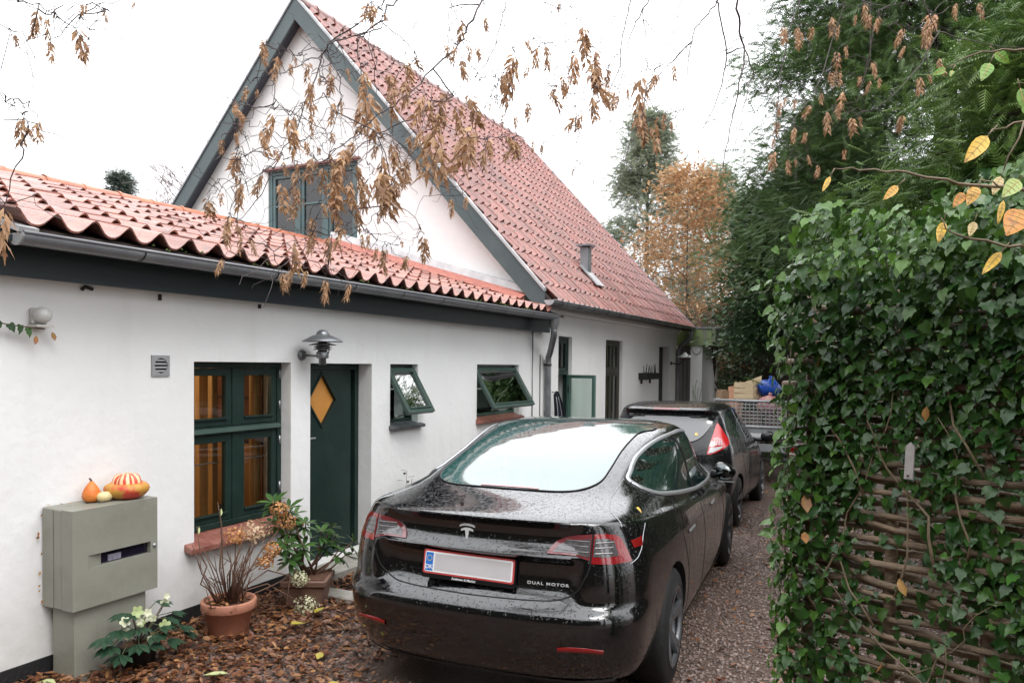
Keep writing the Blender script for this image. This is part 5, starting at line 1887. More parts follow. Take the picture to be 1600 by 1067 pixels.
evergreen('small dark fir far off above the low tiled roof', (-41.3, 30.2, 5.0), 8.0, lambda h: 1.15 * (1 - h) ** .8 + .12, 90, 40, .5, mat('far_fir', (.05, .075, .06), .7, tint=(.09, .12, .09)), m_barkg, .2, .3, .2, name='fir_tree')


def bare_tree(label, base, height, spread, m, r=.12, n=5, depth=4, name='bare_tree', cat='tree', seed=1, group='trees and shrubs behind the drive', up=.5):
    rg_ = random.Random(seed)
    t = thing(name, label, cat, base, 0, group)
    tk, tw = MB(), MB()
    def grow(p, d, ln, rad, lev):
        pts = [p]
        q = p.copy()
        dd = d.copy()
        for _ in range(4):
            dd = (dd + Vector((rg_.gauss(0, .16), rg_.gauss(0, .16), rg_.gauss(0, .10)))).normalized()
            q = q + dd * ln / 4
            pts.append(q.copy())
        (tk if lev < 2 else tw).tube(pts, [rad * (1 - .14 * k) for k in range(5)], 6 if lev < 2 else 3, cap=False)
        if lev < depth:
            for _ in range(n if lev else n + 2):
                k = rg_.randint(1, 4)
                nd = (dd + Vector((rg_.gauss(0, spread), rg_.gauss(0, spread), rg_.gauss(up * .3, .3)))).normalized()
                grow(pts[k], nd, ln * rg_.uniform(.5, .75), rad * .5, lev + 1)
    grow(Vector(base), Vector((0, 0, 1)), height * .45, r, 0)
    tk.build('trunk', m, t)
    if tw.v:
        o = tw.build('twigs', m, t)
        o['kind'] = 'stuff'
    return t


m_birch = mat('hazed_birch_twig', (0.27, 0.22, 0.22), 0.8)  # wash of haze and bright sky put into the twig colour
bare_tree('bare haze-paled birch far off above the low tiled roof', (-37.0, 29.5, 4.5), 11.5, .55, m_birch, .18, 5, 4, seed=3, name='birch_tree')
bare_tree('second bare haze-paled birch beside the verge board of the house', (-35.2, 30.5, 4.5), 11.0, .55, m_birch, .16, 5, 4, seed=9, name='birch_tree')
bare_tree('bare brown bush behind the crates on the trailer', (-2.4, 17.0, -.15), 3.6, .6, m_brown, .05, 5, 4, seed=4, name='bare_bush', cat='bush')
bare_tree('bare brown bush beside the white porch pillar', (-3.1, 19.4, -.15), 4.2, .6, m_brown, .05, 5, 4, seed=5, name='bare_bush', cat='bush')
bare_tree('bare brown bush in front of the leaning trunk', (-1.2, 16.6, -.15), 3.4, .6, m_brown, .05, 5, 4, seed=6, name='bare_bush', cat='bush')
bare_tree('thin leafless tree with upright twigs beside the cypress', (-3.6, 20.0, 0), 8.5, .4, m_brown, .07, 4, 4, seed=8)


# hedges out of the picture that the wet cars mirror
def hedge(label, a, b, hgt, thick, n, m, size=.09, base=0.0, group=None):
    a, b = np.array(a, float), np.array(b, float)
    t = thing('hedge', label, 'hedge', (float((a[0] + b[0]) / 2), float((a[1] + b[1]) / 2), 0), 0, group)
    d = b - a
    ln = np.linalg.norm(d)
    nrm = np.array([-d[1], d[0]]) / ln
    u = RNG.uniform(0, 1, n)
    side = RNG.choice([-1, 1], n)
    z = RNG.uniform(0, 1, n) ** .8
    off = side * thick / 2 * RNG.uniform(.75, 1.05, n) * (1 + .12 * np.sin(u * ln * 3.1) + .1 * np.sin(z * 9 + u * 7))
    xy = a + d * u[:, None] + nrm * off[:, None]
    pz = base + z * hgt * (1 + .05 * np.sin(u * ln * 2.3))
    dirs = RNG.normal(0, .6, (n, 3)) + np.c_[nrm[0] * side, nrm[1] * side, np.full(n, -.2)]
    fr = frames(dirs) * (size * RNG.uniform(.7, 1.4, n))[:, None, None]
    c = link('foliage', scatter('foliage', BL_V, BL_F, np.c_[xy, pz], fr, m, RNG.uniform(0, 1, n), False), t, True)
    c['kind'] = 'stuff'
    st_ = MB()
    for k in range(int(ln / .5)):
        p = a + d * (k + .5) / int(ln / .5)
        st_.tube([(p[0], p[1], 0), (p[0] + .05, p[1], hgt * .8)], [.04, .01], 5)
    core = MB()
    for k in range(1):
        na = nrm * thick * .32
        core.add([(a[0] - na[0], a[1] - na[1], 0), (b[0] - na[0], b[1] - na[1], 0), (b[0] - na[0], b[1] - na[1], hgt * .93), (a[0] - na[0], a[1] - na[1], hgt * .93),
                  (a[0] + na[0], a[1] + na[1], 0), (b[0] + na[0], b[1] + na[1], 0), (b[0] + na[0], b[1] + na[1], hgt * .93), (a[0] + na[0], a[1] + na[1], hgt * .93)],
                 [(0, 1, 2, 3), (7, 6, 5, 4), (0, 4, 5, 1), (1, 5, 6, 2), (2, 6, 7, 3), (3, 7, 4, 0)])
    core.build('inner_twigs', m_brown, t)
    return t


hedge('tall dark row of evergreens across the drive behind the viewer', (-10, -6), (9, -6), 9.0, 1.8, 20000, m_ever3, .24)
hedge('tall unseen hedge behind the viewer shading the house side', (-11, -2.6), (-1.6, -3.4), 5.5, 1.2, 12000, m_ever3, .15)  # out of view, added to darken the near end of the wall
hedge('distant hedge closing the garden behind the beech', (-9, 29), (5, 29), 4.5, 1.5, 9000, m_ever3, .2)
hedge('clipped dark hedge along the drive behind the ivy fence', (1.15, 4.2), (1.0, 12.5), 2.35, .7, 15000, m_ever3, .07)

# ------------------------------------------------------------------ wattle fence with ivy
FD = Vector((.90, -.434, 0)).normalized()
FN = Vector((-.434, -.90, 0)).normalized()
F0 = Vector((-.33, 3.31, 0))
fen = thing('wattle_fence', 'woven hazel wattle fence panel half hidden by ivy', 'fence', tuple(F0), 0)
m_hazel = mat('hazel_rod', (0.22, 0.155, 0.095), 0.6, (0.13, 0.092, 0.060), 9, (.3, .7), bump=0.5, bscale=60, objrand=0.28, stretch=(1, 1, 5))
FP = lambda t, z, n_=0.0: F0 + FD * t + FN * n_ + Vector((0, 0, z))
FL = 1.75
for k in range(6):
    t_ = .06 + k * .33
    MB().tube([FP(t_, -.02), FP(t_ + .01, 1.2), FP(t_, 2.14)], [.024, .022, .018], 8).build('stake', m_hazel, fen)
z = .06
i = 0
while z < 2.08:
    ph = (i % 2) * PI
    pts = []
    r_ = random.uniform(.009, .0155)
    t0 = random.uniform(-.05, .03)
    t1 = FL + random.uniform(-.05, .1)
    if random.random() < .35:
        cutp = random.uniform(.5, 1.2)
        segs = ((t0, cutp), (cutp + .02, t1))
    else:
        segs = ((t0, t1),)
    for (sa, sb) in segs:
        pts = []
        for q in np.linspace(sa, sb, max(4, int((sb - sa) / .085))):
            pts.append(FP(q, z + .012 * math.sin(q * 5 + i) + random.gauss(0, .003), .033 * math.cos((q - .06) / .33 * PI + ph)))
        MB().tube(pts, [r_ * random.uniform(.85, 1.1) for _ in pts], 7).build('rod', m_hazel, fen)
    z += r_ * 2 + random.uniform(.003, .010)
    i += 1

IVY_V = np.array([(0, 0, 0), (-.10, .26, .0), (.10, .46, -.07), (.32, .36, .02), (.50, .36, -.02), (.66, .20, .03), (1.0, 0, -.12), (.66, -.20, .03), (.50, -.36, -.02), (.32, -.36, .02), (.10, -.46, -.07), (-.10, -.26, .0), (.32, 0, -.05)])
IVY_F = np.array([(12, (k) % 12, (k + 1) % 12) for k in range(12)])
IVY_F = np.array([(12, b, a) for a, b in [(k, (k + 1) % 12) for k in range(12)]])
m_ivy = mat('ivy_leaf', (0.015, 0.058, 0.012), 0.30, (0.029, 0.090, 0.017), 25, (.3, .7), spec=0.4, tint=(0.11, 0.23, 0.030), trans=0.16, objrand=0.35)
m_ivylt = mat('backlit_ivy_leaf', (0.085, 0.20, 0.030), 0.35, (0.06, 0.15, 0.03), 25, trans=0.3, objrand=0.25)  # light shining through the leaf put into its colour


def ivy_points(n):
    t = RNG.uniform(-.045, 1.55, n)
    z = RNG.uniform(0.0, 2.52, n)
    top = np.clip((z - 1.35) / .45, 0, 1)
    left = np.clip((.22 - t) / .16, 0, 1)
    right = np.clip((t - .75) / .3, 0, 1) * .45
    cl = np.array([noise.noise(Vector((a * 3.1, b * 2.6, 4.2))) for a, b in zip(t, z)])
    cl = np.clip(.55 + 1.5 * cl, 0.10, 1)
    bare = np.exp(-((t - .42) / .30) ** 2) * np.exp(-((z - .85) / .55) ** 2)
    cl = cl * (1 - .86 * bare)
    low = np.clip((.45 - z) / .4, 0, 1) * .45
    dens = np.clip(np.maximum.reduce([top, left, cl, low, right]), 0, 1)
    lim = 2.40 + .12 * np.clip(t, 0, 1.2) + .05 * np.sin(t * 9)
    lim = lim - .32 * np.clip((.12 - t) / .22, 0, 1) ** 1.5
    k = (RNG.uniform(0, 1, n) < dens) & (z < lim)
    t, z = t[k], z[k]
    bulge = .05 + .05 * left[k] + .16 * np.clip((z - 1.75) / .5, 0, 1) * RNG.uniform(.2, 1, len(t))
    off = bulge * RNG.uniform(.35, 1.25, len(t))
    back = RNG.uniform(0, 1, len(t)) < (.25 * left[k] + .3 * (z > 2.2))
    off = np.where(back, -off * 1.2, off)
    nb_ = 3600  # extra leaf layer added behind the rods to darken the gaps
    tb, zb_ = RNG.uniform(.0, 1.6, nb_), RNG.uniform(0, 2.2, nb_)
    ob_ = -RNG.uniform(.10, .45, nb_)
    return np.r_[t, tb], np.r_[z, zb_], np.r_[off, ob_]


t, z, off = ivy_points(16500)
n = len(t)
fd, fn = np.array(FD), np.array(FN)
P = np.array(F0) + fd * t[:, None] + fn * off[:, None] + np.c_[np.zeros(n), np.zeros(n), z]
# tips hang down, faces look outwards and up; along the free end they turn round it
dirs = np.c_[np.zeros(n), np.zeros(n), -np.ones(n)] + RNG.normal(0, .45, (n, 3)) + fn * .25
upish = fn * 1.0 + np.array([0, 0, .55]) + RNG.normal(0, .38, (n, 3)) - fd * (np.clip((.12 - t) / .2, 0, 1) * 1.2)[:, None]
upish[z > 2.2] += np.array([0, 0, .9])
size = RNG.uniform(.021, .054, n) * np.where(z < .5, .8, 1)
tint = np.clip(RNG.beta(1.0, 5, n) + np.clip((.10 - t) / .12, 0, 1) * RNG.uniform(0, .9, n) + (z > 2.2) * RNG.uniform(0, .75, n), 0, 1)  # paler tint paints backlight at the free end and brightness on top
fr = frames(dirs, upish) * size[:, None, None]
iv = thing('ivy', 'dark glossy ivy climbing over the wattle fence', 'climbing plant', tuple(F0 + FN * .1), 0)
depth = np.linalg.norm(P - np.array(CAMP), axis=1)
vis = size / depth * np.where(off > .03, 1, .3)
order = np.argsort(-vis)
big, small = order[:300], order[300:]
lm = fast_mesh('leaf', IVY_V, IVY_F, m_ivy, True, np.zeros(len(IVY_V)))
lm2 = fast_mesh('leaf', IVY_V * np.array([1.05, .8, 1]), IVY_F, m_ivy, True, np.full(len(IVY_V), .15))
lm3 = fast_mesh('leaf', IVY_V, IVY_F, m_ivylt, True)
for k in big:
    M4 = Matrix.Identity(4)
    for r_ in range(3):
        for c_ in range(3):
            M4[r_][c_] = fr[k, r_, c_]
        M4[r_][3] = P[k, r_]
    link('leaf', lm3 if tint[k] > .55 else (lm if k % 2 else lm2), iv, True, M4)
fo = link('foliage', scatter('foliage', IVY_V, IVY_F, P[small], fr[small], m_ivy, tint[small], True), iv, True)
fo['kind'] = 'stuff'
m_stem = mat('ivy_stem', (0.15, 0.11, 0.07), 0.7, (0.20, 0.15, 0.09), 20)
for k in range(26):
    t_ = RNG.uniform(0, 1.4)
    z_ = RNG.uniform(0.0, 1.6)
    pts = []
    dt, dz = RNG.normal(0, .03), RNG.uniform(.05, .12)
    for q in range(int(RNG.integers(6, 14))):
        pts.append(FP(t_, z_, .055 + .01 * math.sin(q)))
        t_ = min(1.6, max(.0, t_ + dt + RNG.normal(0, .022)))
        z_ = min(2.3, z_ + dz * RNG.uniform(.5, 1.2))
    MB().tube(pts, list(np.linspace(RNG.uniform(.003, .0065), .0015, len(pts))), 5).build('stem', m_stem, iv)
# orange and brown dead leaves caught in the ivy
m_dead = mat('dead_leaf', (0.30, 0.12, 0.05), 0.5, (0.42, 0.24, 0.06), 20, trans=0.2, objrand=.3)
dm_ = fast_mesh('dead_leaf', LEAF_V, LEAF_F, m_dead, True)
for (t_, z_) in ((.55, 1.72), (.10, 1.35), (.13, .52), (.19, .48), (.22, .42), (.42, .78), (.47, 1.1), (.72, .35), (.80, .5), (.62, .62), (.16, 1.9), (.10, 1.20)):
    Mx_ = Matrix.Translation(FP(t_, z_, .09)) @ Matrix.Rotation(random.uniform(0, 6), 4, 'Z') @ Matrix.Rotation(random.uniform(.6, 2.2), 4, 'Y') @ Matrix.Scale(random.uniform(.05, .08), 4)
    link('dead_leaf', dm_, iv, True, Mx_)
wt = thing('white_strip', 'white painted wooden strip screwed to the wattle among ivy', 'strip', tuple(FP(.49, 1.46, .075)), 0)
sm_ = MB()
A = FP(.475, 1.458, .074); B_ = FP(.505, 1.458, .074); C_ = FP(.512, 1.572, .08); D__ = FP(.482, 1.575, .08); E__ = FP(.497, 1.59, .08)
sm_.add([A, B_, C_, E__, D__] + [q + FN * .008 for q in (A, B_, C_, E__, D__)], [(0, 1, 2, 3, 4), (9, 8, 7, 6, 5)] + [(k, (k + 1) % 5, 5 + (k + 1) % 5, 5 + k) for k in range(5)])
sm_.build('board', mat('white_board', (.42, .40, .39), .5, (.33, .31, .30), 25), wt)
MB().lathe([(0, .004), (.004, .003), (.004, 0)], (0, 0, 0), 8).build('screw', m_black, wt, True, M=Matrix.Translation(FP(.490, 1.470, .083)) @ FN.to_track_quat('Z', 'Y').to_matrix().to_4x4())
# ------------------------------------------------------------------ wall lamp by the door
lp = thing('wall_lamp', 'grey louvred outdoor lamp on the white wall beside the green door', 'lamp', (WX, 4.88, 1.835))
m_lampg = mat('lamp_metal', (0.20, 0.21, 0.225), 0.38, (0.27, 0.28, 0.29), 8, metal=0.6)
LX_, LY_ = -4.163, 4.88
MB().lathe([(0, .028), (.03, .028), (.046, .012), (.047, 0), (0, 0)], (WX, LY_, 1.915), 20, axis='X').build('wall_plate', m_lampg, lp)
MB().tube([(WX + .02, LY_, 1.915), (LX_, LY_, 1.905)], .009, 8).build('arm', m_lampg, lp)
MB().lathe([(0, 1.835), (.03, 1.835), (.03, 1.888), (.048, 1.89), (.05, 1.895), (.05, 1.94), (.046, 1.943), (.038, 1.944), (.038, 1.955), (0, 1.955)], (LX_, LY_, 0), 24).build('lamp_body', m_lampg, lp)
MB().lathe([(.035, 1.955), (.035, 2.06), (0, 2.06)], (LX_, LY_, 0), 16).build('inner_glass', mat('lamp_opal', (.30, .29, .28), .3), lp)
for r_, z_ in ((.072, 1.962), (.075, 1.980), (.112, 2.000)):
    MB().lathe([(.036, z_ + .018), (r_, z_), (r_, z_ - .004), (.036, z_ + .012)], (LX_, LY_, 0), 28).build('louvre', m_lampg, lp)
MB().lathe([(0, 2.085), (.06, 2.082), (.11, 2.060), (.165, 2.030), (.166, 2.024), (.10, 2.045), (0, 2.06)], (LX_, LY_, 0), 32).build('shade', m_lampg, lp)
MB().lathe([(.052, 2.083), (.05, 2.097), (.038, 2.112), (.02, 2.121), (0, 2.123)], (LX_, LY_, 0), 20).build('cap', m_lampg, lp)
for a in (0.6, 2.7, 4.8):
    MB().tube([(LX_ + .05 * math.cos(a), LY_ + .05 * math.sin(a), 1.93), (LX_ + .055 * math.cos(a), LY_ + .055 * math.sin(a), 2.09)], .004, 5).build('strut', m_lampg, lp)

# round bulkhead light at the upper left
bl = thing('bulkhead_light', 'small round white bulkhead light under the eaves', 'lamp', (WX, 2.68, 2.10))
MB().box((WX + .002, 2.635, 2.055), (WX + .04, 2.725, 2.15)).build('base', mat('old_white_plastic', (.55, .54, .51), .5), bl, bevel=.01)
MB().lathe([(.046, .04), (.048, .06), (.042, .085), (.025, .10), (0, .104)], (WX, 2.68, 2.108), 20, axis='X').build('globe', mat('opal_globe', (.62, .62, .60), .25), bl)
MB().box((WX + .01, 2.63, 2.04), (WX + .09, 2.73, 2.053)).build('lip', mat('old_white_plastic', (.55, .54, .51), .5), bl)
sp_ = thing('ivy_sprig', 'ivy sprig with two dead red leaves reaching the round bulkhead light', 'ivy sprig', (WX, 2.5, 2.05))
MB().tube([(WX + .03, 2.38, 2.07), (WX + .05, 2.50, 2.045), (WX + .06, 2.62, 2.035), (WX + .05, 2.70, 2.03)], .004, 5).build('stem', m_stem, sp_)
for (y, z_, m_) in ((2.50, 2.05, lm), (2.56, 2.045, lm2), (2.44, 2.06, lm), (2.60, 2.03, lm2), (2.645, 1.99, dm_), (2.735, 2.015, dm_)):
    Mx_ = Matrix.Translation((WX + .06, y, z_)) @ Matrix.Rotation(random.uniform(-.5, .5), 4, 'X') @ Matrix.Rotation(R(80), 4, 'Y') @ Matrix.Scale(.055, 4)
    link('leaf', m_, sp_, True, Mx_)

# ------------------------------------------------------------------ meter cabinet
mc = thing('meter_cabinet', 'grey-green electricity meter cabinet on a post against the wall', 'cabinet', (-4.23, 2.97, 0))
m_cab = mat('cabinet_paint', (0.245, 0.245, 0.205), 0.45, (0.205, 0.20, 0.165), 5, (.45, .75), bump=.12, bscale=35)
MB().box((-4.378, 2.70, .42), (-4.285, 3.255, 1.0)).build('back_shell', m_cab, mc, bevel=.006)
MB().box((-4.281, 2.705, .42), (-4.205, 3.25, .997)).build('middle_shell', m_cab, mc, bevel=.006)
PC = lambda u, v, d: (-4.10 - d, u, v)
dr = MB()
wall_with_holes(dr, PC, 2.70, 3.255, .425, .998, .10, [(2.795, 3.206, .655, .728)])
dr.build('door', m_cab, mc, bevel=.004)
rp_ = MB()
rp_.add([PC(2.797, .657, .002), PC(2.797, .726, .002), PC(2.892, .726, .028), PC(2.892, .657, .028)], [(0, 1, 2, 3)])
rp_.build('finger_recess', m_cab, mc)
MB().box(PC(2.893, .657, .030), PC(3.204, .726, .035)).build('meter_window', mat('meter_glass', (.012, .010, .02), .12), mc)
MB().box(PC(2.935, .663, .024), PC(3.02, .70, .0295)).build('meter_label', mat('meter_label', (.25, .24, .29), .4, (.16, .15, .2), 60), mc)
MB().lathe([(0, .010), (.009, .010), (.012, .004), (.013, 0)], (-4.10, 3.232, .699), 14, axis='X').build('lock', m_steel, mc)
MB().box((-4.34, 2.735, -.02), (-4.135, 3.20, .419)).build('post', m_cab, mc, bevel=.006)
for (x, y) in ((-4.30, 2.76), (-4.27, 2.82), (-4.31, 2.79), (-4.22, 2.84), (-4.19, 2.80), (-4.36, 2.71)):
    pass
dlv = thing('dead_leaves', 'few dry brown leaf scraps on top of the meter cabinet', 'dead leaves', (-4.26, 2.78, 1.0))
for (x, y) in ((-4.33, 2.725), (-4.30, 2.80), (-4.24, 2.83), (-4.33, 2.77)):
    link('leaf', dm_, dlv, True, Matrix.Translation((x, y, 1.012)) @ Matrix.Rotation(random.uniform(0, 6), 4, 'Z') @ Matrix.Scale(.028, 4))
for z_ in (.95, .86, .83, .72, .63, .55, .52, .46):
    link('leaf', dm_, dlv, True, Matrix.Translation((-4.372, 2.688 + random.uniform(-.012, .006), z_)) @ Matrix.Rotation(random.uniform(0, 6), 4, 'X') @ Matrix.Rotation(1.3, 4, 'Y') @ Matrix.Scale(random.uniform(.016, .03), 4))

# squashes on the cabinet
og = MB()
prof = [(0, 0), (.030, .002), (.047, .014), (.053, .034), (.050, .056), (.040, .080), (.026, .102), (.015, .116), (.010, .124), (0, .126)]
og.lathe(prof, (0, 0, 0), 24, wob=lambda a, h: 1 + .02 * math.cos(5 * a))
sq1 = thing('gourd', 'orange pear-shaped gourd standing on the meter cabinet', 'gourd', (-4.288, 2.945, 1.0), 0)
og.build('flesh', mat('orange_gourd', (.62, .15, .02), .5, (.68, .22, .04), 22, bump=.15, bscale=70), sq1, False)
MB().tube([(0, 0, .122), (-.004, -.002, .134), (-.012, -.006, .142)], [.007, .006, .005], 7).build('stalk', mat('gourd_stalk', (.10, .07, .05), .8), sq1, False)
sq2 = thing('gourd', 'small cream gourd lying in front of the orange one', 'gourd', (-4.225, 2.985, 1.0))
cg = MB().lathe([(0, -.045), (.016, -.043), (.027, -.030), (.031, 0), (.027, .030), (.016, .043), (0, .045)], (0, 0, .031), 18, axis='Y')
cg.build('flesh', mat('cream_gourd', (.72, .60, .32), .55, (.64, .50, .24), 26, bump=.12, bscale=70), sq2, False)
sq3 = thing('squash', 'large red turban squash with a striped crown on the cabinet', 'squash', (-4.225, 3.135, 1.0))
low = [(0, .002), (.06, 0), (.095, .012), (.121, .040), (.128, .062), (.122, .082), (.10, .096), (.082, .094), (.06, .085)]
m_tur = mat('turban_red', (.58, .065, .04), .5, (.55, .28, .05), 11, (.47, .60), bump=.15, bscale=60)
MB().lathe(low, (0, 0, 0), 40, wob=lambda a, h: 1 + .035 * math.cos(9 * a) * (h > .003)).build('rim', m_tur, sq3, False)
m_str = mat('turban_stripe', (.80, .62, .36), .4)
t_ = m_str.node_tree
wv = t_.nodes.new('ShaderNodeTexNoise'); wv.inputs['Scale'].default_value = 9; wv.inputs['Detail'].default_value = 3
tco = t_.nodes.new('ShaderNodeTexCoord'); gra = t_.nodes.new('ShaderNodeTexGradient'); gra.gradient_type = 'RADIAL'
t_.links.new(tco.outputs['Object'], gra.inputs['Vector'])
mm1 = t_.nodes.new('ShaderNodeMath'); mm1.operation = 'MULTIPLY'; mm1.inputs[1].default_value = 2 * PI * 13
t_.links.new(gra.outputs['Fac'], mm1.inputs[0])
t_.links.new(tco.outputs['Object'], wv.inputs['Vector'])
mm2 = t_.nodes.new('ShaderNodeMath'); mm2.operation = 'MULTIPLY_ADD'; mm2.inputs[1].default_value = 5.0
t_.links.new(wv.outputs['Fac'], mm2.inputs[0]); t_.links.new(mm1.outputs[0], mm2.inputs[2])
sn = t_.nodes.new('ShaderNodeMath'); sn.operation = 'SINE'; t_.links.new(mm2.outputs[0], sn.inputs[0])
rr_ = t_.nodes.new('ShaderNodeMapRange'); rr_.inputs['From Min'].default_value = .0; rr_.inputs['From Max'].default_value = .25
t_.links.new(sn.outputs[0], rr_.inputs['Value'])
mxx = t_.nodes.new('ShaderNodeMixRGB'); mxx.inputs['Color1'].default_value = (.80, .62, .36, 1); mxx.inputs['Color2'].default_value = (.62, .085, .05, 1)
t_.links.new(rr_.outputs['Result'], mxx.inputs['Fac']); t_.links.new(mxx.outputs['Color'], t_.nodes['Principled BSDF'].inputs['Base Color'])
for k in range(4):
    a = PI / 4 + k * PI / 2
    lob = MB()
    lob.lathe([(.058, .07), (.060, .09), (.056, .115), (.044, .138), (.022, .152), (0, .154)], (0, 0, 0), 18)
    lob.v = [(v[0] * .82 + .036 * math.cos(a), v[1] * .82 + .036 * math.sin(a), v[2]) for v in lob.v]
    lob.build('lobe', m_str, sq3, False)

# ------------------------------------------------------------------ pots and plants
m_terra = mat('terracotta', (.46, .20, .125), .7, (.40, .17, .11), 7, bump=.15)
m_soil = mat('leafy_soil', (.06, .03, .02), .9, (.14, .06, .03), 50, bump=.8, bscale=60)
pt = thing('terracotta_pot', 'round terracotta pot of dry hydrangea stems below the window', 'plant pot', (-3.98, 3.72, 0))
MB().lathe([(0, .0), (.122, .0), (.126, .006), (.158, .178), (.176, .18), (.180, .186), (.180, .236), (.176, .242), (.160, .242), (.155, .20), (0, .195)], (0, 0, 0), 40).build('pot', m_terra, pt, False)
so2 = MB().lathe([(0, .222), (.08, .218), (.156, .208)], (0, 0, 0), 24).build('soil', m_soil, pt, False)
so2b = link('leaf_mulch', scatter('leaf_mulch', LEAF_V, LEAF_F, np.c_[RNG.normal(0, .07, 90), RNG.normal(0, .07, 90), RNG.uniform(.215, .245, 90)], rand_rot(90, .6) * RNG.uniform(.025, .05, 90)[:, None, None], m_leaf, RNG.beta(.6, 1.8, 90), True), pt, False)
so2b['kind'] = 'stuff'
hy = thing('hydrangea', 'dead hydrangea with orange-brown dried flower heads', 'plant', (-3.98, 3.72, .22))
m_hstem = mat('hydrangea_stem', (.16, .085, .055), .7, (.11, .06, .04), 30)
rs = random.Random(5)
heads = [((-3.92, 3.72, .68), .052, 'o'), ((-3.92, 3.89, .675), .075, 'b'), ((-3.90, 4.11, .80), .052, 'o'), ((-3.92, 4.2, .69), .056, 'o'), ((-3.92, 4.06, .51), .050, 'o'), ((-3.93, 4.0, .44), .048, 'o'), ((-3.85, 4.27, .26), .052, 'g'), ((-3.81, 4.29, .06), .068, 'g')]
m_hd = {'o': mat('dried_bloom', (.52, .23, .085), .6, (.40, .17, .06), 40, trans=.2, tint=(.66, .36, .15)), 'b': mat('beige_bloom', (.56, .36, .20), .6, (.60, .42, .26), 40, trans=.2, tint=(.66, .50, .34)), 'g': mat('green_white_bloom', (.50, .52, .27), .6, (.62, .60, .42), 40, trans=.2, tint=(.70, .68, .50))}
PET_V = np.array([(0, 0, 0), (.5, .42, .15), (1, 0, .1), (.5, -.42, .15)])
for (c, r_, kd) in heads:
    c = Vector(c)
    r_ *= 1.45
    b0 = Vector((-3.98 + rs.uniform(-.05, .05), 3.72 + rs.uniform(-.05, .05), .21))
    m1_ = b0.lerp(c, .5) + Vector((rs.uniform(-.02, .02), 0, .05 if c.z > .3 else .14))
    MB().tube([b0, b0.lerp(m1_, .5) + Vector((0, 0, .02)), m1_, m1_.lerp(c, .6), c], [.006, .005, .005, .004, .003], 6).build('stem', m_hstem, hy)
    n = 170
    d = RNG.normal(size=(n, 3)); d /= np.linalg.norm(d, axis=1, keepdims=True)
    pos = np.array(c) + d * r_ * RNG.uniform(.55, 1.0, (n, 1)) * np.array([1, 1, .82])
    fr_ = frames(np.cross(d, RNG.normal(size=(n, 3))), d + RNG.normal(0, .3, (n, 3))) * (RNG.uniform(.014, .024, n) * (r_ / .055) ** .3)[:, None, None]
    link('flower_head', scatter('flower_head', PET_V, BL_F, pos, fr_, m_hd[kd], RNG.uniform(0, 1, n), False), hy, True)
for k in range(30):
    a = rs.uniform(0, 2 * PI); q = rs.uniform(.0, .1)
    b0 = Vector((-3.98 + q * math.cos(a), 3.72 + q * math.sin(a), .21))
    h_ = rs.uniform(.18, .55)
    tip = b0 + Vector((math.cos(a) * rs.uniform(.02, .16), math.sin(a) * rs.uniform(.04, .26), h_))
    m_ = b0.lerp(tip, .5) + Vector((rs.gauss(0, .02), rs.gauss(0, .02), .03))
    st_ = MB().tube([b0, m_, tip], [.0055, .004, .0022], 5)
    if k % 2:
        e2 = m_ + Vector((rs.gauss(0, .05), rs.gauss(0, .06), rs.uniform(.05, .13)))
        st_.tube([m_, e2], [.003, .0015], 4)
    st_.build('stem', m_hstem, hy)
for pts in ([(-3.98, 3.66, .22), (-3.93, 3.52, .36), (-3.93, 3.44, .42), (-3.94, 3.50, .52), (-3.95, 3.46, .60), (-3.94, 3.42, .80)], [(-3.96, 3.64, .22), (-3.90, 3.50, .25), (-3.92, 3.47, .40)], [(-3.97, 3.7, .22), (-3.93, 3.62, .5), (-3.92, 3.60, .78), (-3.92, 3.57, .93)], [(-3.95, 3.8, .22), (-3.9, 4.05, .26), (-3.86, 4.18, .30), (-3.84, 4.12, .12), (-3.83, 4.24, .05)]):
    MB().tube(pts, [.005] * (len(pts) - 1) + [.002], 5).build('stem', m_hstem, hy)
for (y, z_) in ((3.60, .885), (3.42, .80), (4.06, .42)):
    Mx_ = Matrix.Translation((-3.92, y, z_)) @ Matrix.Rotation(-.6, 4, 'X') @ Matrix.Rotation(1.1, 4, 'Y') @ Matrix.Scale(.06, 4)
    link('leaf', fast_mesh('leaf', LEAF_V * np.array([1, .6, 1]), LEAF_F, m_palel, True), hy, True, Mx_)

sqp = thing('square_planter', 'square brown clay planter holding the rhododendron', 'plant pot', (-3.94, 4.46, 0), R(28))
pb_ = MB()
for (h0, h1, r0_, r1_) in ((0, .175, .125, .150), (.176, .225, .168, .172)):
    vs_ = [(sx_ * r_, sy_ * r_, h) for h, r_ in ((h0, r0_), (h1, r1_)) for sx_, sy_ in ((-1, -1), (1, -1), (1, 1), (-1, 1))]
    pb_.add(vs_, [(0, 3, 2, 1), (4, 5, 6, 7), (0, 1, 5, 4), (1, 2, 6, 5), (2, 3, 7, 6), (3, 0, 4, 7)])
pb_.build('pot', mat('brown_clay', (.20, .115, .085), .65, (.16, .09, .07), 8, bump=.2), sqp, False, bevel=.008)
MB().box((-.15, -.15, .226), (.15, .15, .232)).build('soil', m_soil, sqp, False)
rh = thing('rhododendron', 'rhododendron bush with whorls of long dark glossy leaves', 'shrub', (-3.94, 4.46, .22))
m_rh = mat('rhodo_leaf', (.022, .062, .018), .28, (.035, .085, .022), 20, tint=(.085, .17, .035), trans=.12)
RHV = np.array([(0, 0, 0), (.3, .13, .02), (.65, .15, .0), (1, 0, -.10), (.65, -.15, .0), (.3, -.13, .02), (.5, 0, -.03)])
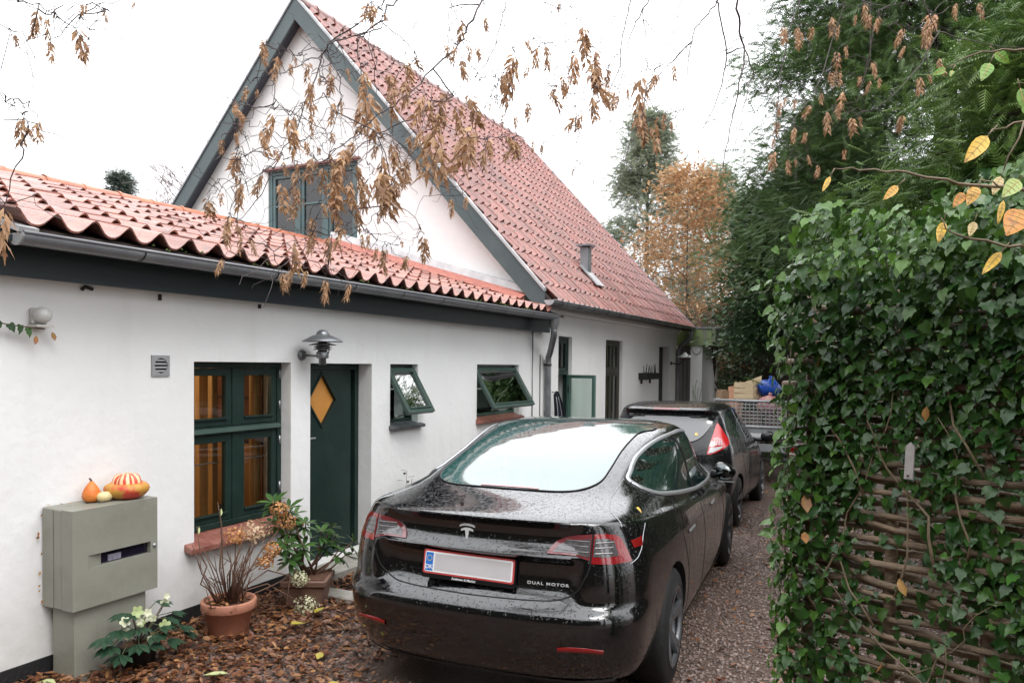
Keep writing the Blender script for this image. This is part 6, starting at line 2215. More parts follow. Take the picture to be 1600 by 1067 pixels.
tips = [(-3.92, 4.23, .80), (-3.90, 4.39, .66), (-3.88, 4.55, .57), (-3.86, 4.70, .50), (-3.84, 4.90, .42), (-3.90, 4.16, .55), (-3.92, 4.23, .42), (-3.95, 4.10, .86), (-3.84, 4.80, .33), (-3.88, 4.60, .46), (-4.02, 4.40, .72), (-3.98, 4.30, .62), (-3.80, 4.66, .40), (-3.95, 4.75, .56), (-4.05, 4.2, .68), (-3.88, 4.34, .50)]
rp1, rf1, rt1 = [], [], []
lme = [fast_mesh('leaf', RHV * np.array([1, s_, 1]), LEAF_F, m_rh, True, np.full(len(RHV), tq)) for s_, tq in ((1, .1), (1.15, .35), (.9, .7))]
for ti, tp in enumerate(tips):
    tp = Vector(tp)
    b0 = Vector((-3.94 + rs.uniform(-.05, .05), 4.46 + rs.uniform(-.05, .05), .22))
    m_ = b0.lerp(tp, .5) + Vector((0, 0, -.03))
    MB().tube([b0, m_, tp], [.009, .007, .004], 6).build('stem', m_hstem, rh)
    axis = (tp - m_).normalized()
    axis = (axis + Vector((.2, 0, .6))).normalized()
    for lev in range(2):
        for k in range(7):
            a = 2 * PI * k / 7 + rs.uniform(-.3, .3) + lev * .4
            e1 = axis.orthogonal().normalized(); e2 = axis.cross(e1)
            d = (e1 * math.cos(a) + e2 * math.sin(a)) + axis * (.45 if lev else -.25) + Vector((0, 0, rs.uniform(-.25, .05)))
            d.normalize()
            up_ = (axis * 1.0 - d * axis.dot(d)).normalized()
            y_ = up_.cross(d)
            s_ = rs.uniform(.085, .135)
            o_ = tp - axis * (.02 + .03 * (1 - lev))
            Mx_ = Matrix(((d.x * s_, y_.x * s_, up_.x * s_, o_.x), (d.y * s_, y_.y * s_, up_.y * s_, o_.y), (d.z * s_, y_.z * s_, up_.z * s_, o_.z), (0, 0, 0, 1)))
            link('leaf', lme[rs.choice((0, 0, 1, 1, 2))], rh, True, Mx_)

hp_ = thing('black_pot', 'small black plastic pot of the flowering hellebore', 'plant pot', (-4.03, 3.07, 0))
MB().lathe([(0, 0), (.078, 0), (.108, .125), (.118, .127), (.120, .15), (.112, .152), (.106, .13), (0, .125)], (0, 0, 0), 30).build('pot', mat('black_pot', (.022, .020, .022), .35), hp_, False)
MB().lathe([(0, .138), (.107, .134)], (0, 0, 0), 20).build('soil', m_soil, hp_, False)
hl = thing('hellebore', 'hellebore with pale green-white flowers before the cabinet post', 'plant', (-4.03, 3.07, .14))
m_hel = mat('hellebore_leaf', (.015, .045, .024), .35, (.025, .06, .03), 20, tint=(.04, .10, .04), trans=.1)
hlv = fast_mesh('leaf', RHV * np.array([1, 1.25, 1]), LEAF_F, m_hel, True, np.zeros(len(RHV)))
for (dx, dy, dz, a0) in ((.05, -.16, .12, 0), (.06, -.22, .05, 1), (.05, .15, .10, 2), (.08, .22, .03, 3), (.1, .12, -.02, 4), (.03, -.1, .2, 5), (.02, .1, .21, 6), (.10, -.08, .02, 7), (.07, .26, -.02, 8), (.09, -.18, -.01, 9), (.10, .02, .04, 10), (.06, -.05, .10, 11), (.08, .08, .08, 12), (.11, -.02, .0, 13), (.04, .2, .12, 14), (.04, -.24, .10, 15)):
    c = Vector((-4.03 + dx, 3.07 + dy, .16 + dz))
    MB().tube([(-4.03, 3.07, .14), Vector((-4.03, 3.07, .16)).lerp(c, .6) + Vector((0, 0, .05)), c], .003, 5).build('stem', mat('hellebore_stem', (.10, .12, .05), .6), hl)
    out_ = Vector((dx, dy, .02)).normalized()
    for k in range(5):
        d = Matrix.Rotation((k - 2) * .55, 3, 'Z') @ out_
        d = (d + Vector((.1, 0, -.35))).normalized()
        up_ = Vector((.2, 0, 1)); up_ = (up_ - d * up_.dot(d)).normalized(); y_ = up_.cross(d); s_ = rs.uniform(.085, .12)
        link('leaf', hlv, hl, True, Matrix(((d.x * s_, y_.x * s_, up_.x * s_, c.x), (d.y * s_, y_.y * s_, up_.y * s_, c.y), (d.z * s_, y_.z * s_, up_.z * s_, c.z), (0, 0, 0, 1))))
m_hf = mat('hellebore_flower', (.62, .66, .42), .5, (.70, .70, .55), 30, trans=.25, tint=(.36, .46, .16))
hfm = []
for tq in (0, .1, .8):
    vv, ff = [], []
    for k in range(5):
        a = 2 * PI * k / 5
        for (r_, b_, z_) in ((0, 0, 0), (.55, .45, .22), (1.0, .28, .30), (1.08, 0, .28), (1.0, -.28, .30), (.55, -.45, .22)):
            vv.append((r_ * math.cos(a) - b_ * math.sin(a), r_ * math.sin(a) + b_ * math.cos(a), z_))
        o_ = 6 * k
        ff += [(o_, o_ + 1, o_ + 5), (o_ + 1, o_ + 2, o_ + 5), (o_ + 2, o_ + 4, o_ + 5), (o_ + 2, o_ + 3, o_ + 4)]
    hfm.append(fast_mesh('flower', vv, ff, m_hf, True, np.full(len(vv), tq)))
for (y, z_, s_, q) in ((2.99, .37, .034, 2), (2.915, .33, .030, 1), (2.965, .235, .036, 0), (3.10, .30, .028, 0), (3.13, .285, .022, 0), (3.20, .36, .028, 1), (3.17, .235, .036, 2), (3.03, .29, .026, 2), (3.21, .40, .020, 0), (3.08, .18, .018, 0), (3.06, .345, .024, 0), (3.00, .31, .022, 1)):
    x = -4.03 + rs.uniform(.04, .10)
    d = Vector((.75, -.35 + rs.uniform(-.3, .3), rs.uniform(0, .5))).normalized()
    MB().tube([(-4.03, 3.07, .14), (x - .03, y, z_ - .05), (x, y, z_)], .003, 5).build('stem', mat('flower_stem', (.20, .12, .08), .6), hl)
    q4 = d.to_track_quat('Z', 'Y').to_matrix().to_4x4()
    link('flower', hfm[q], hl, True, Matrix.Translation((x, y, z_)) @ q4 @ Matrix.Rotation(rs.uniform(0, 1), 4, 'Z') @ Matrix.Scale(s_ * 1.0, 4))

# doormat, paving and weed by the wall
dm2 = thing('doormat', 'black iron scraper mat in front of the doorstep', 'doormat', (-3.98, 5.0, 0))
gm = MB()
for k in range(14):
    gm.box((-4.06 + .045 * k - .004, 4.80, .012), (-4.06 + .045 * k + .004, 5.35, .03))
for k in range(4):
    gm.box((-4.07, 4.80 + .18 * k, .010), (-3.46, 4.806 + .18 * k, .026))
gm.box((-4.08, 4.79, .004), (-3.45, 5.36, .009))
gm.build('grating', m_black, dm2)
tag(MB().box((-4.08, 4.60, -.02), (-2.9, 4.775, .05)).build('kerb_stone', MATS['step_stone'], bevel=.01), 'pale stone edging slab between planter and doormat', 'edging stone')
wd = thing('weed', 'spindly weed growing against the wall behind the saloon', 'plant', (-4.28, 6.25, 0))
MB().tube([(-4.28, 6.25, 0), (-4.26, 6.22, .4), (-4.25, 6.24, .78)], [.005, .004, .002], 5).tube([(-4.26, 6.22, .4), (-4.24, 6.32, .7)], .003, 5).build('stem', m_hstem, wd)
for k in range(12):
    z_ = .45 + k * .03
    Mx_ = Matrix.Translation((-4.255, 6.235 + (.03 if k % 2 else -.03) * 1, z_)) @ Matrix.Rotation(k * 2.1, 4, 'Z') @ Matrix.Rotation(-.3, 4, 'Y') @ Matrix.Scale(.085, 4)
    link('leaf', hlv, wd, True, Mx_)

# ------------------------------------------------------------------ things along the house wall
plt = thing('window_box', 'black planter box with bare stems fixed to the house wall', 'planter', (WX, 14.95, 1.58))
MB().box((WX + .004, 14.45, 1.585), (WX + .17, 15.44, 1.715)).build('box', m_black, plt, bevel=.006)
MB().box((WX + .002, 14.6, 1.50), (WX + .03, 14.66, 1.584)).box((WX + .002, 15.2, 1.50), (WX + .03, 15.26, 1.584)).build('bracket', m_black, plt)
for y, h_ in ((14.55, .16), (14.68, .20), (14.72, .12), (14.85, .17), (15.0, .13), (15.12, .16), (15.3, .18), (15.38, .2)):
    MB().tube([(WX + .09, y, 1.7), (WX + .09 + rs.uniform(-.02, .03), y + rs.uniform(-.03, .03), 1.7 + h_)], [.012, .006], 5).build('stem', mat('dark_stem', (.03, .03, .025), .7), plt)
l2 = thing('wall_lamp', 'white enamel shade lamp at the far corner of the house', 'lamp', (WX, 16.95, 1.95))
MB().lathe([(0, .02), (.03, .02), (.05, 0)], (WX, 16.95, 1.92), 14, axis='X').tube([(WX + .02, 16.95, 1.92), (-4.20, 16.97, 1.90), (-4.10, 17.0, 1.98), (-4.08, 17.0, 2.06)], .014, 8).build('arm', m_black, l2)
MB().lathe([(0, 2.17), (.03, 2.165), (.05, 2.13), (.11, 2.10), (.19, 2.06), (.19, 2.052), (.1, 2.08), (0, 2.10)], (-4.08, 17.0, 0), 24).build('shade', mat('white_enamel', (.66, .67, .66), .3), l2)
cl_ = thing('jacket', 'dark navy cloth with pale stripes hanging by the open house window', 'jacket', (-4.30, 10.16, 1.45))
cv = MB()
nx, nz_ = 14, 12
vs_ = []
for j in range(nz_ + 1):
    v_ = j / nz_
    for k in range(nx + 1):
        u_ = k / nx
        wid = .10 + .10 * min(1, v_ * 3)
        x = -4.375 + .012 + (u_) * (wid + .03) + .012 * math.sin(v_ * 5)
        y = 10.17 + .028 * math.sin(u_ * 11 + v_ * 2) * (.4 + v_) - .05 * u_
        z_ = 1.40 + .075 * math.sin(u_ * 2.6 + .3) - v_ * .95
        vs_.append((x, y, z_))
cv.add(vs_, [(j * (nx + 1) + k, j * (nx + 1) + k + 1, (j + 1) * (nx + 1) + k + 1, (j + 1) * (nx + 1) + k) for j in range(nz_) for k in range(nx)], 0, True)
cv.build('cloth', mat('navy_cloth', (.012, .014, .028), .85, bump=.3, bscale=120), cl_)
for k in (5, 8):
    MB().tube([Vector(vs_[j * (nx + 1) + k]) + Vector((.0, -.006, 0)) for j in range(1, nz_)], .005, 5).build('stripe', mat('pale_stripe', (.42, .43, .46), .8), cl_)
MB().tube([(WX, 10.17, 1.46), (WX + .06, 10.165, 1.45), (WX + .07, 10.165, 1.475)], .007, 6).build('peg', m_black, cl_)

# ------------------------------------------------------------------ trailer with its load
TZ = -.158
TX0, TX1, TY0, TY1 = -2.66, -1.16, 13.3, 15.6
tl_ = thing('trailer', 'galvanised trailer with high mesh sides parked ahead of the cars', 'trailer', ((TX0 + TX1) / 2, 14.4, TZ))
m_galv = mat('galvanised_trailer', (.30, .31, .32), .45, (.38, .39, .40), 6, metal=.4)
MB().box((TX0, TY0, .60), (TX1, TY1, .64)).build('floor', mat('ply_floor', (.07, .05, .04), .7), tl_)


def meshpanel(p, q, z0_, z1_, name='mesh_side'):
    p, q = Vector(p), Vector(q)
    m = MB()
    ln = (q - p).length
    nv = int(ln / .065)
    for k in range(nv + 1):
        c = p.lerp(q, k / nv)
        m.tube([(c.x, c.y, z0_), (c.x, c.y, z1_)], .012, 4, cap=False)
    nh = int((z1_ - z0_) / .052)
    for k in range(nh + 1):
        z_ = z0_ + (z1_ - z0_) * k / nh
        m.tube([(p.x, p.y, z_), (q.x, q.y, z_)], .011, 4, cap=False)
    m.tube([(p.x, p.y, z1_), (q.x, q.y, z1_)], .024, 8).tube([(p.x, p.y, z0_ - .02), (q.x, q.y, z0_ - .02)], .022, 8)
    return m.build(name, m_galv, tl_)


meshpanel((TX0, TY0 - .02, 0), (TX1, TY0 - .02, 0), .86, 1.275, 'mesh_tailgate')
meshpanel((TX0, TY0, 0), (TX0, TY1, 0), .86, 1.275)
meshpanel((TX1, TY0, 0), (TX1, TY1, 0), .86, 1.275)
for (x, y) in ((TX0, TY0), (TX1, TY0), (TX0, TY1), (TX1, TY1)):
    MB().box((x - .025, y - .025, .55), (x + .025, y + .025, 1.29)).build('corner_post', m_galv, tl_)
MB().box((TX0 + .03, TY0 - .015, .74), (TX1 - .03, TY0 + .01, .83)).build('drop_board', m_galv, tl_)
MB().box((TX0 + .03, TY0 - .03, .665), (TX1 - .03, TY0 - .005, .735)).build('white_board', mat('white_trailer_board', (.66, .67, .68), .4), tl_)
MB().box((TX0 + .1, TY0 - .05, .43), (TX1 - .1, TY0 - .01, .56)).build('light_bar', m_galv, tl_)
for x in (TX0 + .2, TX1 - .2):
    MB().box((x - .1, TY0 - .065, .455), (x + .1, TY0 - .051, .53)).build('tail_light', m_refl, tl_)
for s in (1, -1):
    x = (TX0 + TX1) / 2 + s * (.75 - .02)
    wl = MB().lathe([(.16, 0), (.27, -.01), (.30, -.04), (.30, -.13), (.27, -.16), (.16, -.165)], (x + s * .17 if s > 0 else x, 14.5, TZ + .30), 28, axis='X').build('wheel', m_tyre, tl_)
    MB().lathe([(0, -.06), (.16, -.05), (.16, -.12), (0, -.12)], (x + s * .17 if s > 0 else x, 14.5, TZ + .30), 20, axis='X').build('rim', m_galv, wl)
MB().tube([(TX0 + .1, 14.5, TZ + .32), (TX1 - .1, 14.5, TZ + .32)], .04, 8).build('axle', m_galv, tl_)
MB().tube([((TX0 + TX1) / 2, TY1, .45), ((TX0 + TX1) / 2, TY1 + 1.2, .42)], .04, 8).tube([((TX0 + TX1) / 2, TY1 + 1.1, .42), ((TX0 + TX1) / 2, TY1 + 1.1, TZ)], .03, 8).build('drawbar', m_galv, tl_)


def boxthing(name, label, cat, c, h, m, rz=0.0, tilt=0.0, group=None):
    t = thing(name, label, cat, c, rz, group)
    b_ = MB().box((-h[0], -h[1], 0), (h[0], h[1], h[2]))
    Rm = Matrix.Rotation(tilt, 4, 'Y')
    b_.v = [tuple(Rm @ Vector(v)) for v in b_.v]
    b_.build('carton', m, t, False, bevel=.006)
    f_ = MB()
    for s in (1, -1):
        f_.add([tuple(Rm @ Vector(v)) for v in ((s * h[0], -h[1], h[2] + .002), (s * h[0], h[1], h[2] + .002), (s * h[0] * .08, h[1], h[2] + .014), (s * h[0] * .08, -h[1], h[2] + .014))], [(0, 1, 2, 3)])
    f_.build('flaps', m, t, False)
    return t


m_card = mat('cardboard', (.30, .19, .11), .8, (.24, .15, .09), 9)
m_cardo = mat('orange_carton', (.62, .33, .20), .7, (.55, .28, .17), 9)
boxthing('cardboard_box', 'brown cardboard box at the left end of the trailer load', 'box', (-2.60, 13.72, .90), (.13, .16, .53), m_card, .5, .12)
boxthing('cardboard_box', 'salmon-coloured carton leaning between brown box and wooden crate', 'box', (-2.43, 13.75, .88), (.11, .15, .62), m_cardo, -.1, .10)
boxthing('cardboard_box', 'pale pink carton showing low through the trailer mesh', 'box', (-1.72, 14.1, .645), (.20, .16, .42), mat('pink_carton', (.30, .19, .17), .7), .1, 0)
boxthing('cardboard_box', 'beige carton showing low through the trailer mesh under the crate', 'box', (-2.2, 14.1, .645), (.22, .16, .40), mat('beige_carton', (.26, .21, .15), .7), -.05, 0)
cr = thing('wooden_crate', 'pale slatted wooden crate on top of the trailer load', 'crate', (-2.20, 13.72, 1.285), R(-6))
m_cw = mat('crate_wood', (.66, .52, .33), .6, (.58, .44, .27), 5, stretch=(1, 1, 8))
for k in range(3):
    MB().box((-.165, -.17, .012 + k * .098), (.165, -.155, .012 + k * .098 + .088)).build('slat', m_cw, cr, False)
    for s in (1, -1):
        MB().box((s * .166, -.152, .012 + k * .098), (s * .178, .15, .012 + k * .098 + .072)).build('slat', m_cw, cr, False)
    MB().box((-.165, .155, .012 + k * .098), (.165, .168, .012 + k * .098 + .088)).build('slat', m_cw, cr, False)
for sx_ in (-1, 1):
    for sy_ in (-1, 1):
        MB().box((sx_ * .15 - .013, sy_ * .14 - .013, 0), (sx_ * .15 + .013, sy_ * .14 + .013, .31)).build('corner_post', mat('crate_post', (.34, .24, .14), .7), cr, False)
MB().box((-.16, -.15, .0), (.16, .15, .010)).build('bottom', m_cw, cr, False)
plk = thing('chipboard_panel', 'pale slanting board rising behind the wooden crate', 'board', (-2.17, 13.95, 1.28), 0)
MB().prism([(-.16, .0), (.18, .0), (.18, .42), (-.16, .28)], -.012, .012, 0, lambda u, v, h: (u, h + v * .12, v)).build('panel', mat('pale_board', (.68, .54, .33), .6), plk, False)


def bag(name, label, c, r3, m, seed, cat='bag'):
    t = thing(name, label, cat, c)
    b_ = MB()
    n, k_ = 22, 12
    prof = [(math.sin(PI * i / k_), -math.cos(PI * i / k_)) for i in range(k_ + 1)]
    b_.lathe(prof, (0, 0, 0), n)
    vs_ = []
    for v in b_.v:
        q = Vector(v)
        f_ = 1 + .22 * noise.noise(q * 2.2 + Vector((seed, 0, 0))) + .09 * noise.noise(q * 6 + Vector((0, seed, 0)))
        vs_.append((q.x * r3[0] * f_, q.y * r3[1] * f_, max(0, (q.z * f_ + .8) * r3[2])))
    b_.v = vs_
    b_.build('sack', m, t, False)
    kn = MB().lathe([(.05, 0), (.02, .03), (.035, .06), (.015, .075), (0, .075)], (r3[0] * .1, 0, r3[2] * 1.72), 10)
    kn.build('knot', m, t, False)
    return t


bag('plastic_sack', 'bright blue plastic sack heaped on the right of the crate', (-1.84, 13.85, 1.36), (.20, .18, .155), mat('blue_plastic', (.008, .055, .33), .3, (.012, .09, .45), 6, bump=.5, bscale=25), 1)
bag('printed_bag', 'pinkish printed bag on the trailer edge under the blue sack', (-1.80, 13.56, 1.05), (.20, .13, .17), mat('pink_print', (.42, .14, .20), .5, (.45, .28, .20), 18, (.45, .55)), 5)
# ------------------------------------------------------------------ overhanging hornbeam
CL = [[-2.119,1.307,2.819,0.078],[-2.201,1.385,2.849,0.072],[-2.46,1.645,2.975,0.118],[-2.152,1.47,2.805,0.059],[-2.141,1.273,2.522,0.081],[-2.208,1.356,2.547,0.077],[-1.913,1.153,2.43,0.045],[-2.202,1.566,2.93,0.031],[-2.32,1.762,3.076,0.029],[-2.41,2.354,3.0,0.065],[-2.062,1.94,2.743,0.069],[-2.187,2.007,2.666,0.056],[-2.052,1.948,2.656,0.049],[-2.436,2.326,2.718,0.111],[-2.323,2.359,3.179,0.046],[-1.957,2.055,2.944,0.105],[-2.403,2.602,3.186,0.063],[-2.283,2.732,3.172,0.121],[-2.102,2.606,3.118,0.066],[-2.172,2.466,3.035,0.123],[-2.02,2.099,2.77,0.128],[-1.921,2.065,2.733,0.13],[-2.238,2.253,2.777,0.1],[-1.898,2.165,2.801,0.103],[-1.913,2.308,2.852,0.094],[-1.971,2.291,2.948,0.038],[-1.881,2.149,2.713,0.041],[-2.104,2.363,2.745,0.079],[-2.033,2.437,2.79,0.057],[-2.32,2.533,2.922,0.061],[-2.2,2.293,2.703,0.062],[-2.242,2.384,2.684,0.075],[-2.065,2.46,2.714,0.064],[-2.181,2.496,2.718,0.125],[-2.059,2.414,2.645,0.108],[-1.925,2.389,2.7,0.116],[-2.224,2.828,2.879,0.15],[-2.215,2.832,2.773,0.111],[-2.12,2.791,3.086,0.203],[-2.011,2.781,3.145,0.131],[-1.833,2.565,2.981,0.129],[-1.758,2.562,3.002,0.136],[-1.733,2.65,2.968,0.151],[-1.637,2.531,2.89,0.124],[-1.879,2.97,2.948,0.233],[-1.727,2.761,2.779,0.18],[-2.072,2.844,2.813,0.205],[-1.858,2.603,2.774,0.131],[-2.045,2.984,2.824,0.126],[-1.992,2.931,2.908,0.097],[-1.621,2.472,2.759,0.076],[-1.616,2.707,3.17,0.099],[-1.906,3.099,3.377,0.087],[-1.693,2.882,3.184,0.111],[-1.821,3.251,3.401,0.069],[-1.598,2.919,3.366,0.073],[-1.53,2.657,2.94,0.155],[-1.74,2.989,3.199,0.045],[-1.75,3.113,2.981,0.277],[-1.547,2.825,2.769,0.101],[-1.473,2.727,2.773,0.08],[-1.499,2.939,2.848,0.085],[-1.716,3.327,3.088,0.062],[-1.695,3.153,3.08,0.046],[-1.695,2.521,3.058,0.061],[-1.481,2.886,3.095,0.096],[-1.805,2.373,3.236,0.092],[-1.783,2.353,3.175,0.059],[-1.626,3.267,3.303,0.222],[-1.43,2.862,2.805,0.089],[-1.516,3.156,3.346,0.084],[-1.438,3.128,3.287,0.102],[-1.338,2.988,3.222,0.103],[-1.362,3.499,3.519,0.172],[-1.228,3.046,3.202,0.151],[-1.324,3.461,3.282,0.238],[-1.178,3.136,3.034,0.111],[-1.322,3.214,3.138,0.096],[-1.328,3.012,3.043,0.128],[-1.319,3.075,3.071,0.068],[-1.624,3.424,3.161,0.098],[-1.616,3.273,3.046,0.074],[-1.26,3.165,2.97,0.082],[-1.331,3.736,3.367,0.087],[-1.15,3.326,3.114,0.09],[-1.172,3.494,3.154,0.067],[-1.252,3.856,3.316,0.059],[-1.161,3.805,3.364,0.254],[-0.999,3.54,3.245,0.093],[-1.191,4.12,3.429,0.078],[-1.032,3.581,3.027,0.149],[-1.07,3.549,2.992,0.074],[-1.098,4.053,3.221,0.069],[-0.997,3.778,3.086,0.05],[-1.266,3.14,2.727,0.044],[-1.263,2.962,3.377,0.041],[-1.338,2.876,2.789,0.047],[-1.453,3.222,2.876,0.046],[-0.578,4.705,3.85,0.115],[-0.552,5.122,4.012,0.107],[-0.513,5.001,3.925,0.113],[-0.461,5.206,4.029,0.099],[-0.394,5.816,4.333,0.139],[-0.328,5.488,4.125,0.103],[-0.235,5.647,4.24,0.067],[-0.186,5.927,4.432,0.139],[-0.139,5.42,4.127,0.1],[-0.091,5.44,4.114,0.127],[0.065,6.172,4.309,0.162],[0.257,6.269,4.421,0.172],[0.262,5.831,4.202,0.16],[0.192,5.719,4.091,0.13],[0.237,6.185,4.223,0.12],[0.401,6.489,4.55,0.125],[0.502,6.004,4.321,0.114],[-0.303,5.882,4.136,0.1],[-0.354,5.78,4.063,0.118],[-0.379,5.514,3.841,0.104],[-0.327,5.428,3.81,0.111],[-0.121,5.362,3.806,0.117],[-0.182,5.251,3.685,0.062],[-0.141,6.023,3.912,0.111],[-0.08,5.502,3.747,0.082],[0.074,6.015,4.12,0.089],[0.264,5.828,3.93,0.122],[0.166,6.18,3.948,0.141],[0.163,5.997,3.807,0.069],[0.213,5.807,3.821,0.075],[-0.284,5.263,3.609,0.125],[-0.43,5.493,3.697,0.085],[-0.429,4.899,3.428,0.093],[-0.367,5.193,3.478,0.151],[-0.332,5.526,3.591,0.085],[-0.648,5.091,3.559,0.107],[-0.592,5.003,3.531,0.079],[-0.523,4.858,3.467,0.076],[-0.652,5.136,3.436,0.108],[-0.517,4.79,3.279,0.109],[-0.451,4.782,3.238,0.075],[-0.234,5.378,3.475,0.118],[-0.195,5.555,3.53,0.084],[0.058,5.478,3.481,0.117],[-0.594,4.54,3.081,0.112],[-0.56,4.821,3.103,0.101],[-0.54,5.069,3.17,0.062],[-0.451,4.881,3.128,0.076],[-0.41,5.189,3.136,0.08],[-0.298,5.812,3.389,0.089],[-0.676,5.129,3.331,0.081],[-1.995,1.143,2.24,0.124],[-2.395,2.134,2.495,0.105],[-2.339,2.146,2.513,0.055],[-2.068,1.984,2.503,0.11],[-2.024,1.899,2.354,0.096],[-2.022,1.875,2.314,0.081],[-2.491,2.365,2.442,0.072],[-2.399,2.218,2.272,0.091],[-2.504,2.41,2.396,0.091],[-1.983,1.946,2.28,0.068],[-2.287,2.313,2.62,0.114],[-2.165,2.292,2.565,0.134],[-2.242,2.487,2.561,0.131],[-2.048,2.254,2.528,0.076],[-2.348,2.663,2.517,0.127],[-1.93,2.109,2.292,0.122],[-2.119,2.426,2.389,0.098],[-2.168,2.585,2.407,0.134],[-2.268,2.652,2.569,0.075],[-2.156,2.611,2.653,0.189],[-2.105,2.639,2.643,0.122],[-2.137,2.697,2.586,0.137],[-2.226,2.719,2.529,0.108],[-1.96,2.414,2.401,0.107],[-2.073,2.659,2.661,0.135],[-2.165,2.779,2.547,0.102],[-2.127,2.799,2.686,0.141],[-1.914,2.561,2.628,0.192],[-2.055,2.801,2.731,0.209],[-2.076,2.85,2.629,0.109],[-1.923,2.718,2.648,0.073],[-1.929,2.766,2.693,0.086],[-1.811,2.646,2.663,0.071],[-1.968,2.671,2.505,0.061],[-2.024,2.625,2.409,0.066],[-1.777,2.347,2.347,0.07],[-1.995,2.694,2.362,0.074],[-2.121,2.925,2.397,0.106],[-2.08,2.849,2.331,0.077],[-1.942,2.842,2.34,0.076],[-1.825,2.624,2.366,0.035],[-1.894,2.904,2.438,0.121],[-1.752,2.906,2.599,0.094],[-1.759,2.76,2.614,0.042],[-1.791,3.117,2.646,0.053],[-1.957,2.072,2.178,0.086],[-2.27,2.46,2.253,0.101],[-1.884,2.118,2.189,0.066],[-2.11,2.496,2.207,0.118],[-1.995,2.507,2.188,0.099]]
